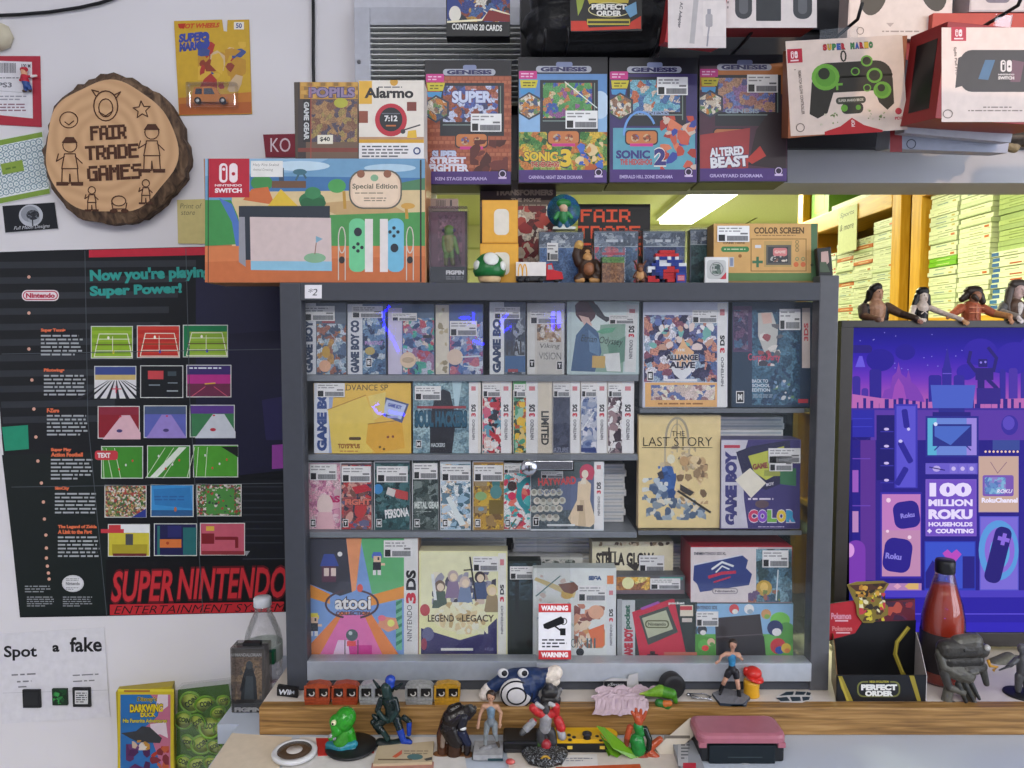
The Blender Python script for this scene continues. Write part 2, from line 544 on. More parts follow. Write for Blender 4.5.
def sculpt(name, Y, caps, voxel=0.7, parent=None, loc=None, smooth=3, gloss=.4, grain=170):
 """one continuous surface grown over tapered limbs. caps: (x0,y0,d0,r0, x1,y1,d1,r1, material); photo pixels, d = pixels away from the viewer"""
 k = Y / F
 C = []
 for c in caps:
  a = P(c[0], c[1], Y) + Vector((0, c[2] * k, 0)); b = P(c[4], c[5], Y) + Vector((0, c[6] * k, 0))
  C.append((a, c[3] * k, b, c[7] * k, c[8]))
 bm = bmesh.new()
 for a, ra, b, rb, m in C: capsule(bm, a, ra, b, rb)
 bmesh.ops.recalc_face_normals(bm, faces=bm.faces[:])
 me = bpy.data.meshes.new('t'); bm.to_mesh(me); bm.free()
 ob = bpy.data.objects.new('t', me); COL.objects.link(ob)
 md = ob.modifiers.new('r', 'REMESH'); md.mode = 'VOXEL'; md.voxel_size = voxel * k; md.use_smooth_shade = True
 dg = bpy.context.evaluated_depsgraph_get(); dg.update()
 me2 = bpy.data.meshes.new_from_object(ob.evaluated_get(dg))
 bpy.data.objects.remove(ob); bpy.data.meshes.remove(me)
 bm = bmesh.new(); bm.from_mesh(me2); bpy.data.meshes.remove(me2)
 for _ in range(smooth): bmesh.ops.smooth_vert(bm, verts=bm.verts[:], factor=0.5, use_axis_x=True, use_axis_y=True, use_axis_z=True)
 mb = MB(); mb.v = [v.co.copy() for v in bm.verts]
 bm.verts.index_update()
 for f in bm.faces:
  p = f.calc_center_median(); best = None
  for a, ra, b, rb, m in C:
   ab = b - a; t = max(0, min(1, (p - a).dot(ab) / (ab.length_squared or 1e-12)))
   d = (p - a - ab * t).length - (ra + (rb - ra) * t)
   if best is None or d < best[0]: best = (d, m)
  mt = best[1] if not isinstance(best[1], str) else M(best[1], gloss, vary=.22, scale=grain, bump=.35)
  mb.f.append([v.index for v in f.verts]); mb.m.append(mb.mi(mt)); mb.sm.append(True)
 bm.free()
 return mb.build(name, parent, loc)
def fingers(x, y, d, ang, s, col, curl=0.0, side=1):
 """palm with four unequal fingers and a thumb; ang = pointing direction in the picture, s = palm half-width in px"""
 a = R_(ang); dx, dy = math.cos(a), math.sin(a); nx, ny = -dy, dx
 o = [(x, y, d, s * .8, x + dx * s * 1.1, y + dy * s * 1.1, d, s * .85, col)]
 for i, ln in enumerate((1.5, 1.8, 1.65, 1.25)):
  t = (i - 1.5) * 0.5 * s
  bx, by = x + dx * s * 1.5 + nx * t, y + dy * s * 1.5 + ny * t
  m = 0.55 * ln * s
  ex, ey = bx + dx * m + nx * t * .15, by + dy * m + ny * t * .15
  o.append((bx, by, d, s * .26, ex, ey, d - curl * s * .3, s * .24, col))
  o.append((ex, ey, d - curl * s * .3, s * .24, ex + dx * m * .8, ey + dy * m * .8, d + curl * s * .3, s * .2, col))
 tx, ty = x + dx * s * .5 + nx * side * s * .7, y + dy * s * .5 + ny * side * s * .7
 o.append((tx, ty, d, s * .3, tx + dx * s * .7 + nx * side * s * .6, ty + dy * s * .7 + ny * side * s * .6, d - s * .3, s * .22, col))
 return o
def ORD(n):
 return '%d%s' % (n, 'th' if 10 < n % 100 < 14 else {1: 'st', 2: 'nd', 3: 'rd'}.get(n % 10, 'th'))
# ---------------------------------------------------------------- planes of the place
YW = 1.50                       # wall with the pass-through
YF = 1.25                       # front of the glass cabinet
ZT = P(512, 282.5, YF).z        # top of the cabinet
ZC = P(512, 690.5, YF).z        # counter board
YE = 1.19                       # front edge of the board
ZB = P(512, 735, YE).z          # table under the board
HZ0 = P(512, 183, YW).z         # underside of the wall above the opening
OX0 = P(431, 240, YW).x         # left edge of the opening
def setting():
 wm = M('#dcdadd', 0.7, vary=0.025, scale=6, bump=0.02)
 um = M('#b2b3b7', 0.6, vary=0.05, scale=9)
 x0 = -2.6
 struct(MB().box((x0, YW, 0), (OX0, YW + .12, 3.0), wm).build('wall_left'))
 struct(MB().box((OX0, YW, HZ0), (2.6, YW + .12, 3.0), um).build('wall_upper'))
 struct(MB().box((OX0, YW, 0), (2.6, YW + .12, ZC - .06), wm).build('wall_front'))
 struct(MB().box((x0, -3.2, -.05), (2.6, 7.0, 0), M('#4a443e', .7)).build('floor'))
 struct(MB().box((x0, -3.2, 2.95), (2.6, YW, 3.0), M('#e6e6e4', .8)).build('ceiling'))
 struct(MB().box((x0 - .05, -3.2, 0), (x0, YW + .12, 3.0), wm).build('wall_side'))
 wr = MB(); wc = M('#d8d6d2', .8)
 wr.box((2.6, .7, 0), (2.65, 7.0, 3.0), wc); wr.box((2.6, -3.2, 0), (2.65, .7, .9), wc); wr.box((2.6, -3.2, 2.6), (2.65, .7, 3.0), wc); wr.box((2.6, -3.2, .9), (2.65, -2.9, 2.6), wc)
 struct(wr.build('wall_right'))
 w2 = empty('window_2', (2.62, -1.1, .9), None, None); w2['kind'] = 'structure'
 struct(MB().box((2.64, -2.9, .9), (2.645, .7, 2.6), EM('#eaf0ff', WIN2)).build('window_pane', w2))
 fr = MB()
 for y in (-2.9, -1.72, -.52, .66): fr.box((2.6, y, .9), (2.64, y + .04, 2.6), M('#55524f'))
 struct(fr.build('window_frame', w2))
 # shop front behind the viewer: a big window, added openings above it shape the sun beam
 b = MB(); wb = M('#5f5a55', .8)
 Y0, Y1 = -3.2, -3.12
 b.box((x0, Y0, 0), (2.6, Y1, .8), wb); b.box((x0, Y0, 2.3), (2.6, Y1, 2.36), wb)
 TX0, TX1, TZ0, TZ1 = 1.72, 2.5, 2.56, 2.85
 b.box((x0, Y0, 2.36), (TX0, Y1, 3.0), wb); b.box((TX1, Y0, 2.36), (2.6, Y1, 3.0), wb)
 b.box((TX0, Y0, 2.36), (2.0, Y1, TZ0), wb); b.box((2.14, Y0, 2.36), (TX1, Y1, TZ0), wb); b.box((2.0, Y0, 2.36), (2.14, Y1, 2.48), wb); b.box((TX0, Y0, TZ1), (TX1, Y1, 3.0), wb)  # gap and notch added to let the sun onto the upper right
 b.box((x0, Y0, .8), (-2.2, Y1, 2.3), wb); b.box((2.2, Y0, .8), (2.6, Y1, 2.3), wb)
 struct(b.build('wall_back'))
 w = empty('window_1', (0, Y1 + .02, .8), None, None); w['kind'] = 'structure'
 g = MB().box((-2.2, Y1 - .05, .8), (2.2, Y1 - .04, 2.3), EM('#e4eeff', WIN)); struct(g.build('window_pane', w))
 fr = MB()
 for x in (-2.2, -.75, .75, 2.15): fr.box((x, Y1 - .03, .8), (x + .05, Y1 + .02, 2.3), M('#55524f'))
 fr.box((-2.2, Y1 - .03, .8), (2.2, Y1 + .02, .85), M('#55524f'))
 struct(fr.build('window_frame', w))
 # back room
 yg = M('#f0f3c6', .75, vary=.03, scale=5)
 far = MB().box((-2.6, 6.6, 0), (2.6, 6.7, 3.0), yg)
 struct(far.build('wall_far'))
 struct(MB().box((-2.6, YW + .12, 2.5), (2.6, 6.6, 2.56), M('#edf2bb', .75)).build('ceiling_back'))
 struct(MB().box((-2.6, YW + .12, 0), (-2.55, 6.6, 2.5), yg).build('wall_back_side'))
 bd = MB()
 for z in (1.75, 1.93, 2.11, 2.29): bd.box((-2.5, 6.57, z), (2.2, 6.6, z + .012), M('#c9d092', .7))
 struct(bd.build('trim_1'))
 # ceiling tube light of the back room, in view
 lx, dy = 1.33, 0
 l = empty('ceiling_light', (lx, 5.2, 2.5), 'white fluorescent strip light on the ceiling of the yellow back room', 'ceiling light')
 MB().box((lx - .16, 4.3, 2.46), (lx + .16, 6.1, 2.499), M('#f2f2ea')).build('housing', l)
 MB().box((lx - .13, 4.33, 2.43), (lx + .13, 6.07, 2.46), EM('#fbffe2', 9)).build('diffuser', l)
 # wire along the far wall
 pts = [P(x, y, 6.4) for x, y in ((690, 214), (704, 208), (712, 216), (722, 209), (740, 213), (770, 219), (800, 218), (850, 205))]
 tag(MB().tube(pts, .006, '#8d9160', 6).build('wire_cord'), 'thin loose wire strung across the yellow back room wall', 'wire')
 pts = [P(x, y, 6.2) for x, y in ((742, 226), (760, 216), (775, 203), (783, 190))]
 tag(MB().tube(pts, .006, '#8d9160', 6).build('thin_cord'), 'thin cable rising from behind the yellow box in the back room', 'cable')
WIN = 0.5; WIN2 = 5.0
setting()
def lights():
 w = bpy.data.worlds.new('sky'); sc.world = w; w.use_nodes = True
 nt = w.node_tree; bg = nt.nodes['Background']
 sk = nt.nodes.new('ShaderNodeTexSky'); sk.sky_type = 'HOSEK_WILKIE'
 try: sk.sun_direction = (0.2, -0.95, 0.2)
 except Exception: pass
 nt.links.new(sk.outputs[0], bg.inputs['Color']); bg.inputs['Strength'].default_value = 0.6
 def area(n, loc, rot, sx, sy, e, c):
  d = bpy.data.lights.new(n, 'AREA'); d.shape = 'RECTANGLE'; d.size, d.size_y = sx, sy; d.energy = e; d.color = c
  o = bpy.data.objects.new(n, d); COL.objects.link(o); o.location = loc; o.rotation_euler = rot
  return o
 area('added_fill_lamp', (-.5, -.6, 2.9), (0, 0, 0), 1.6, .5, 14, (1, .97, .93))  # unseen lamp added overhead for soft fill
 area('added_fill_lamp', (.1, -1.7, 2.9), (0, 0, 0), 3.2, .4, 105, (1, .98, .95))  # unseen lamp row added to brighten the cabinet interior
 area('back_room_lamp_and_fill', (1.33, 5.2, 2.42), (0, 0, 0), .26, 1.7, 50, (.98, 1, .66))
 area('back_room_lamp_and_fill', (.5, 2.5, 2.45), (0, 0, 0), .3, 1.2, 58, (.98, 1, .62))  # unseen second lamp added to light the underside above the opening
 s = bpy.data.lights.new('sun', 'SUN'); s.energy = 1.15; s.angle = R_(.2); s.color = (1.0, .68, .44)
 so = bpy.data.objects.new('sun', s); COL.objects.link(so)
 d = Vector((-.26, 1, -.155)); so.rotation_euler = d.to_track_quat('-Z', 'Y').to_euler(); so.location = (2, -3, 3)
lights()
def neon():
 Y = -3.02; k = (2.5 - Y) / F
 def w(x, y): return Vector(((x - 512) * k, Y, 1.5 + (339 - y) * k))
 m = MB(); b = EM('#2418ff', 40)
 for q in (((390, 306), (383, 314), (384, 326), (392, 338), (398, 352)), ((473, 312), (474, 324)), ((508, 314), (501, 322), (504, 332), (511, 326)), ((553, 312), (553, 330)), ((559, 312), (559, 328)), ((378, 404), (372, 407), (376, 413), (384, 416)), ((388, 412), (404, 416)), ((473, 341), (484, 345)), ((460, 318), (470, 318))):
  m.tube([w(*p) for p in q], .011, b, 8)
 o = tag(m.build('neon_sign'), 'blue neon tube sign in the shop window, seen only as reflections in the cabinet glass', 'neon sign')
 MB().box(w(366, 300) + Vector((0, -.03, 0)), w(566, 420) + Vector((0, -.025, 0)), clear('blister', refl=.07, haze=.03)).build('mounting_panel', o)
neon()
cam = bpy.data.cameras.new('camera'); cam.lens = LENS; cam.sensor_width = 36; cam.clip_end = 60; cam.clip_start = .02
co = bpy.data.objects.new('camera', cam); COL.objects.link(co); co.location = EYE; co.rotation_euler = (R_(90) - TILT, 0, 0)
sc.camera = co
vs = sc.view_settings
sc.display_settings.display_device = 'sRGB'
vs.view_transform = 'Standard'; vs.look = 'None'; vs.exposure = 0.0; vs.gamma = 1.0; vs.use_curve_mapping = False
sc.cycles.max_bounces = 8; sc.cycles.transparent_max_bounces = 24; sc.cycles.caustics_reflective = False; sc.cycles.caustics_refractive = False
sc.cycles.sample_clamp_indirect = 4.0
# ---------------------------------------------------------------- cabinet
Z1L, Z2L, Z3L, Z4 = (P(512, y, 1.29).z for y in (375, 454, 531, 659.5))
Z1R, Z2R = P(730, 408, 1.29).z, P(730, 529.5, 1.29).z
def cabinet():
 xl, xr = P(283, 480, YF).x, P(834, 480, YF).x
 xi0, xi1 = P(304, 480, YF).x, P(815, 480, YF).x
 zr = P(512, 300.5, YF).z; zb = P(512, 661, YF).z; zbb = P(512, 680, YF).z
 xm = P(637, 480, 1.29).x
 dk = M('#40434a', .45, vary=.05); dk2 = M('#56575b', .4); lt = M('#9ea4ad', .35, metal=.3)
 c = empty('display_cabinet', ((xl + xr) / 2, (YF + YW) / 2, ZC), 'grey metal framed glass display cabinet full of boxed games', 'display cabinet')
 y1 = YW - .005
 MB().box((xl, YF, ZC), (xi0, YF + .03, ZT), dk, bev=.002).build('post', c)
 MB().box((xi1, YF, ZC), (xr, YF + .03, ZT + .012), dk2, bev=.002).build('post', c)
 MB().box((xi0, YF, zr), (xi1, YF + .03, ZT), dk, bev=.001).build('top_rail', c)
 MB().box((xl, YF + .03, ZT - .014), (xr, y1, ZT), dk).build('top_panel', c)
 MB().box((xl, YF + .03, ZC), (xl + .006, y1, ZT - .014), M('#7d8188', .5)).build('side_panel', c)
 MB().box((xr - .006, YF + .03, ZC), (xr, y1, ZT - .014), clear('glass_side', '#dfe8e4', refl=.05, haze=.03)).build('side_glass', c)
 t = MB().box((xi0, YF - .002, zbb), (P(537, 480, YF).x, YF + .028, zb), lt, bev=.001)
 t.box((P(537, 480, YF).x, YF - .006, zbb), (xi1, YF + .028, zb - .002), M('#b3b9c1', .35, metal=.3), bev=.001)
 t.build('sliding_track', c)
 MB().box((xi0, YF + .004, ZC), (xi1, YF + .03, zbb), dk).build('bottom_rail', c)
 MB().box((xi0, YF + .032, Z4 - .012), (xi1, y1, Z4), M('#8f959d', .5)).build('floor_panel', c)
 # back of the cabinet, left open at the far right
 MB().box((xl + .006, y1 - .004, ZC), (P(790, 480, YW).x, y1, ZT - .014), M('#434c57', .6)).build('back_panel', c)
 sh = M('#7e848c', .4)
 for z in (Z1L, Z2L, Z3L):
  s = MB().box((xl + .007, YF + .034, z - .0105), (xm, y1 - .005, z), sh, bev=.0008)
  s.build('shelf', c)
 for z in (Z1R, Z2R):
  s = MB().box((xm + .002, YF + .034, z - .007), (xr - .01, y1 - .005, z), clear('glass_shelf', '#dbe6e4', refl=.06, haze=.05), bev=.0005)
  e = s.build('glass_shelf', c)
  MB().box((xm + .002, YF + .031, z - .0075), (P(803, 480, 1.28).x, YF + .0335, z), M('#6c7279', .4)).build('shelf_edge', e)
 gz0, gz1 = zb - .004, zr + .004
 g = clear('cabinet_glass', '#fdfdfd', refl=.012, haze=.007, rough=.012)
 MB().box((xi0 - .004, YF + .010, gz0), (P(571, 480, YF).x, YF + .014, gz1), g).build('glass_pane', c)
 MB().box((P(537, 480, YF).x, YF + .002, gz0), (xi1 + .004, YF + .006, gz1), g).build('glass_pane', c)
 f = Face((0, YF - .0005, 1.5))
 k = MB(); cc = f.w(529, 468)
 k.lathe([(.0, 0), (.013, 0), (.014, .004), (.014, .012), (.011, .016), (0, .016)], cc + Vector((0, .012, 0)), M('#c9ccd2', .2, metal=1), axis=(0, -1, 0))
 k.box((cc.x - .0012, YF - .007, cc.z - .005), (cc.x + .0012, YF - .004, cc.z + .005), M('#111111'))
 lk = k.build('lock', c)
 MB().box((cc.x + .008, YF - .001, cc.z - .003), (cc.x + .075, YF + .0015, cc.z + .012), M('#aeb1b5', .25, metal=1), bev=.001).build('lock_bar', lk)
 nt = f.lay(MB(), R(305, 285, 322, 298.5, '#dedce0') + T('*2', 313, 292, 9, 7, '#34343c', bold=0, shear=.2), base=.0012).build('number_tag', c)
 w = MB().prism([f.w(x, y, .0012) for x, y in ((538.5, 603), (571, 603.5), (571, 659), (538.5, 658.5))], (0, .0009, 0), M('#e8e8ec'))
 a = R(538.5, 603.3, 571, 612, '#c23a3e') + R(538.5, 650, 571, 659, '#c23a3e') + T('WARNING', 554.5, 607.8, 27, 5.2, '#f4f0f0', bold=.06) + T('WARNING', 554.5, 654.4, 27, 5.2, '#f4f0f0', bold=.06)
 a += G('#14161a', 543, 624, 561, 616, 564, 619, 564, 623, 548, 629, 544, 628) + RING(563.5, 621, 3.2, .8, '#14161a') + L(1.6, '#14161a', 555, 626, 561, 630.5, 561, 629) + R(560, 628, 565.5, 635, '#14161a')
 a += ROWS(542, 638, 567, 648, 3, '#3a3a44', 5)
 ws = w.build('warning_sticker', c); ws['label'] = 'red and white camera warning sticker on the glass'
 f.lay(MB(), a, base=.0014).build('sticker_print', ws)
cabinet()
# ---------------------------------------------------------------- counter board and table
def counter():
 o = wood('oak_edge', '#664823', '#916c3a', '#b08a56', 'X', 8.0, 22)
 x0 = P(259, 720, YE).x; x1 = 2.55
 b = MB().box((x0, YE, ZB), (x1, YE + .022, ZC), o, bev=.0015)
 pt = [(x0, YE + .022), (x0 + .03, YE + .15), (x0 + .0, YE + .15)]
 cb = tag(b.build('counter_board'), 'thick counter board with a brown wood grain front edge under the display cabinet', 'counter')
 MB().box((x0, YE + .022, ZB), (x1, YW - .001, ZC - .0005), M('#cfc5bb', .35, vary=.03)).build('white_top', cb)
 t = MB().box((P(230, 735, YE).x, .55, ZB - .035), (2.55, YW - .001, ZB - .0006), M('#b2bac6', .4, vary=.05, scale=5), bev=.003)
 t.box((P(230, 735, YE).x - .035, 1.225, ZB - .035), (P(230, 735, YE).x + .003, YW - .001, ZB - .0006), M('#b2bac6', .4, vary=.05, scale=5))
 tb = tag(t.build('table'), 'pale blue table standing under the wooden counter board', 'table')
 lg = M('#77797d')
 for x in (P(240, 735, YE).x, 2.4):
  for y in (.6, 1.42):
   MB().box((x, y, 0), (x + .05, y + .05, ZB - .035), lg).build('leg', tb)
 # beige card sheets on the table
 def flat(name, label, q, col, h, cat='cardboard sheet', z0=None):
  z0 = ZB if z0 is None else z0
  pts = []
  for x, y in q:
   d = ray(x, y); tt = (z0 + h - EYE.z) / d.z; pts.append(EYE + d * tt)
  return tag(MB().prism(pts, (0, 0, -h), M(col, .5)).build(name), label, cat)
 flat('cardboard_sheet', 'beige cardboard sheet on the table left of the wood board', ((232, 733), (292, 737), (270, 790), (194, 790)), '#cfc0aa', .0012)
 flat('paper_sheet', 'off-white paper sheet under the round disc at the front of the table', ((300, 737), (462, 737), (470, 790), (268, 790)), '#cdc9c4', .0012, 'paper')
 flat('paper_sheet', 'pale paper sheet under the yellow controller and green figure', ((505, 738), (690, 738), (715, 790), (512, 790)), '#c9bfb4', .0012, 'paper')
counter()
def low_shelf():
 z = P(150, 800, 1.40).z
 s = MB().box((-1.6, 1.2, z - .03), (P(215, 735, YE).x - .045, YW - .001, z), M('#d8d6d4', .6))
 o = tag(s.build('side_shelf'), 'white side shelf against the left wall, just below the yellow tape box', 'shelf')
 return z
ZL = low_shelf()
# ---------------------------------------------------------------- left wall
YS = YW - .0012
def poster():
 q = [(-14, 252.5), (60, 250), (84, 249.5), (206, 246.5), (430, 241), (430, 610), (286, 612), (106, 616), (20, 617.5), (12, 540), (2, 440), (-6, 330)]
 A = []
 D = '#0d1217'
 for k in range(11):   # faint grey stripes, upper left, thinning downwards
  y = 262 + k * 15.5
  xl = -12.5 + (y - 252) * .09; A += G('#2b3036', xl, y, 196 - k * 9, y - 2, 196 - k * 9, y + 4.5, xl + .6, y + 6.5)
 A += G('#111b1a', 2, 455, 108, 452, 108, 614, 21, 616, 12, 540)
 A += G('#1b1c3a', 196, 278, 286, 276, 286, 330, 196, 336) + G('#151631', 196, 336, 286, 330, 286, 470, 196, 480)
 A += G('#221f4a', 262, 400, 286, 396, 286, 440, 266, 440)
 A += R(240, 480, 286, 560, '#10141b')
 for k in range(9): A += R(243, 486 + k * 7, 283, 487.4 + k * 7, '#252c33')
 A += L(.8, '#3b4046', 243, 559, 285, 558.5) + G('#8f9499', 243, 551, 250, 551, 246.5, 556)
 A += G('#c2233a', 89, 250, 206, 247, 206, 255, 89, 257.5)
 A += TURN(T("Now you're playing with", 166, 277, 152, 15, '#2d9b91', bold=.05), 90, 277, -2) + TURN(T('Super Power!', 136, 292.5, 92, 13, '#2d9b91', bold=.05), 90, 292, -2)
 A += RR(22, 290, 59, 301, 5, '#e9dfe2') + RR(23, 291, 58, 300, 4.4, '#bb2a4a') + RR(24, 292, 57, 299, 3.6, '#e9dfe2') + T('Nintendo', 40.5, 295.5, 29, 5, '#bb2a4a', bold=.05)
 for x, y in ((29, 277), (29, 313), (29, 349), (32, 380), (34, 409), (36, 437), (38, 461), (41.5, 483), (43.5, 502), (44.5, 519), (46, 535), (46.5, 548), (46.5, 558), (47.5, 566), (48.5, 573), (49.2, 579)):
  A += E(x, y, 1.7, 1.7, '#d9a58f', 10)
 heads = (('Super Tennis', 330.5, 41), ('Pilotwings', 370.5, 44), ('F-Zero', 410.5, 47), ('Super Play', 450, 51), ('SimCity', 488.5, 55), ('The Legend of Zelda', 527, 58))
 for s, y, x in heads:
  n = len(s) * 2.05
  A += T(s, x + n / 2, y, n, 4.2, '#e0714a', bold=.06)
  y2 = y + 3
  if s == 'Super Play':
   A += T('Action Football', x + 16, y + 4.6, 32, 4.2, '#e0714a', bold=.06); y2 += 4.5
  if s.startswith('The'):
   A += T('A Link to the Past', x + 17, y + 4.8, 34, 4.2, '#e0714a', bold=.06); y2 += 5
  A += ROWS(x, y2 + .5, x + 42, y2 + 23, 6, '#a9aeb2', int(y))
 # eighteen game pictures
 gx = [(91, 133), (137, 180), (183, 228)]; gy = [326, 366, 406, 446, 485, 524]
 def shot(r, c, x0, y0, x1, y1):
  w, h = x1 - x0, y1 - y0
  def p(*q): return [q[i] * w + x0 if i % 2 == 0 else q[i] * h + y0 for i in range(len(q))]
  B = R(x0, y0, x1, y1, '#cfd3cf'); x0 += .8; y0 += .8; x1 -= .8; y1 -= .8
  if r == 0:
   g, g2 = (('#8fb52c', '#7ba322'), ('#b92a22', '#c53b2d'), ('#96b93c', '#86ab33'))[c]
   B += R(x0, y0, x1, y1, g)
   for k in range(4): B += R(x0, y0 + (k * 2) * (y1 - y0) / 8, x1, y0 + (k * 2 + 1) * (y1 - y0) / 8, g2)
   if c == 2: B += R(x0, y0, x1, y0 + 6, '#157a4a') + R(x0, y0, x0 + 6, y1, '#157a4a')
   B += L(.8, '#e8e6d0', *p(.18, .22, .85, .22, .96, .92, .06, .92, .18, .22)) + L(.9, '#5d4a2a', *p(.08, .55, .95, .55)) + L(.6, '#e8e6d0', *p(.5, .3, .5, .8)) + L(.6, '#e8e6d0', *p(.14, .38, .9, .38)) + L(.6, '#e8e6d0', *p(.1, .74, .94, .74))
   B += E(*p(.4, .34), 1.2, 1.8, '#f4f0e0', 8) + E(*p(.52, .78), 1.2, 1.8, '#3a3fae' if c else '#d8d030', 8)
  elif r == 1 and c == 0:
   B += R(x0, y0, x1, y0 + 8, '#3a4a8a') + R(x0, y0 + 8, x1, y0 + 13, '#c8b070') + R(x0, y0 + 13, x1, y1, '#d9d9dc')
   for k in range(-4, 5): B += G('#23262e', *p(.5 + k * .05, .42, .5 + k * .05 + .02, .42, .5 + k * .24 + .09, 1, .5 + k * .24, 1))
   B += L(1, '#c03a50', *p(.4, .68, .62, .68)) + L(1, '#c03a50', *p(.5, .6, .5, .8))
  elif r == 1 and c == 1:
   B += R(x0, y0, x1, y1, '#10151a') + R(*p(.16, .14, .52, .4), '#c2444a') + R(*p(.62, .16, .82, .3), '#3c4a50') + R(*p(.18, .56, .44, .6), '#7c8790') + R(*p(.62, .5, .85, .53), '#7c8790') + R(*p(.6, .74, .86, .78), '#9aa4a8')
  elif r == 1:
   B += R(x0, y0, x1, y0 + 9, '#3a2a6a') + R(x0, y0 + 9, x1, y0 + 18, '#b32f86') + R(x0, y0 + 18, x1, y1, '#6a2a48') + L(1.2, '#d8b23c', *p(.4, .56, .62, .54)) + L(.7, '#c85a70', *p(.1, .95, .4, .65)) + L(.7, '#c85a70', *p(.9, .95, .6, .65)) + ROWS(x0 + 2, y0 + 1, x1 - 4, y0 + 4, 1, '#dfe4f0', 3)
  elif r == 2:
   top, road, ed = (('#8a2a3c', '#d8b0ba', '#8a1e2c'), ('#4d5fa8', '#9482c8', '#5a4ea0'), ('#5a3a8a', '#c9cfd8', '#3c7a50'))[c]
   B += R(x0, y0, x1, y0 + 8, top) + R(x0, y0 + 8, x1, y1, ed) + G(road, *p((.55, .3, .5)[c], .26, .75, .26, 1, .8, 1, 1, .1, 1)) if c != 1 else R(x0, y0, x1, y0 + 8, '#46577a') + R(x0, y0 + 8, x1, y1, '#5a62b0') + G(road, *p(.4, .26, .62, .26, .98, .98, .04, .98))
   B += E(*p(.5, .74), 3, 1.7, '#43396e' if c < 2 else '#b53040', 10) + E(*p(.52, .3), 1.3, .9, '#c03a50', 8)
  elif r == 3:
   B += R(x0, y0, x1, y1, '#3f8a2c' if c < 2 else '#4c9a30')
   if c == 1: B += G('#d9e2d6', *p(.05, .95, .72, .03, .9, .03, .22, .95))
   for k in range(5): B += L(.6, '#cfe0c0', *p(.05 + k * .2 - .1 * c, .98, max(.02, .4 + k * .2) if c == 1 else max(.02, -.1 + k * .2), .05)) if k * .2 + .4 < 1 else []
   if c == 2: B += G('#161c1a', *p(.6, .03, .98, .03, .98, .36))
   for k in range(4): B += E(*p(.25 + .16 * k, .3 + .13 * ((k * 7) % 4)), .9, 1.3, ('#d8d8d8', '#c83a3a')[k % 2], 8)
  elif r == 4:
   if c == 1: B += R(x0, y0, x1, y1, '#3a8cc8') + G('#2f78b4', *p(.05, .12, .9, .06, .95, .72, .08, .6)) + R(x0, y1 - 6, x1, y1, '#2a5a8a') + E(*p(.56, .74), 1.4, 2.6, '#b06a4a', 8) + ROWS(x0 + 3, y0 + 10, x1 - 5, y0 + 16, 2, '#2a5f9a', 3)
   else: B += R(x0, y0, x1, y1, AM(('#d8d0c8', '#a8463c', '#7c8a50', '#3f6a3a', '#c4a878', '#5a4a48') if c == 0 else ('#d8d0c8', '#a8463c', '#47803c', '#3f7a3a', '#b8b0a8', '#5a4a48'), 190, seed=c)) + (G('#2a3a8a', *p(.62, .97, .97, .7, .97, .97)) if c == 0 else R(*p(.2, .12, .82, .9), '#4c8a42') + BL(*p(.22, .15, .8, .88), ('#c8c4bc', '#3a3f44', '#a8463c'), 26, .8, 2.2, 5))
  elif r == 5:
   if c == 0: B += R(x0, y0, x1, y0 + 8, '#e2e6e6') + R(x0, y0 + 8, x1, y1, '#c9bc3a') + R(*p(.08, .6, .92, .92), '#a89a2c') + R(*p(.4, .28, .58, .62), '#4a4c50') + R(x0, y0, x0 + 12, y0 + 5, '#c23a3e') + R(*p(.1, .88, .9, .96), '#6a2a2a')
   if c == 1: B += R(x0, y0, x1, y1, '#1e1f4c') + R(*p(.1, .46, .62, .72), '#d0743a') + R(*p(.66, .1, .97, .95), '#26686a') + R(*p(.3, .05, .62, .4), '#2a2b66') + R(*p(.06, .05, .12, .95), '#2c6c6c') + E(*p(.3, .58), 1.6, 1.6, '#a8401e', 8)
   if c == 2: B += R(x0, y0, x1, y1, '#c05a6c') + G('#7a1e26', *p(.02, .3, .3, .3, .3, .62, .02, .62)) + L(3.2, '#7a2028', *p(.34, .45, .8, .45, .8, .72)) + R(*p(.02, .84, .97, .96), '#8a3038') + R(*p(.12, .08, .3, .22), '#d8b04a')
  return B
 for r in range(6):
  for c in range(3):
   ox = r * 3.4; x0, x1 = gx[c][0] + ox, gx[c][1] + ox; y = gy[r] - c * .6
   A += shot(r, c, x0, y, x1, y + 32.5)
 A += G('#1f8f6d', 2, 427, 28, 425, 29, 449, 5, 451) + G('#8d3f96', 272, 445, 286, 444, 286, 468, 272, 469)
 A += RR(95, 450.5, 118, 460, 3, '#c23a44') + T('TEXT', 104, 455.3, 13, 5, '#e8e0e0', bold=.05) + R(101, 529, 124, 533, '#c23a44')
 A += E(73, 583.5, 11, 8.5, '#c8c9cc') + E(73, 583.5, 9.6, 7.2, '#d6d7da') + T('Nintendo', 73, 583.5, 14, 3.2, '#6a6c70') + ROWS(66, 587, 80, 590, 2, '#7c7e82', 2) + ROWS(66, 578, 80, 581, 2, '#7c7e82', 3)
 A += ROWS(25, 585, 52, 593, 3, '#8d9296', 4) + ROWS(27, 596, 54, 607, 5, '#8d9296', 5) + ROWS(63, 596, 93, 607, 5, '#8d9296', 6)
 A += R(106, 560, 286, 602, '#0a0c10')
 A += TURN(T('SUPER', 142, 585.5, 62, 31, '#c02c34', bold=.02, shear=.25, oc='#5c141c', ow=.05) + T('NINTENDO', 232, 584, 110, 31, '#c02c34', bold=.02, shear=.25, oc='#5c141c', ow=.05), 180, 584, -1)
 A += G('#b92830', 110, 604.5, 284, 601.5, 284, 611.5, 110, 615) + TURN(T('ENTERTAINMENT SYSTEM', 200, 608.5, 172, 8, '#1a0d10', bold=-.005, shear=.3), 200, 608, -1)
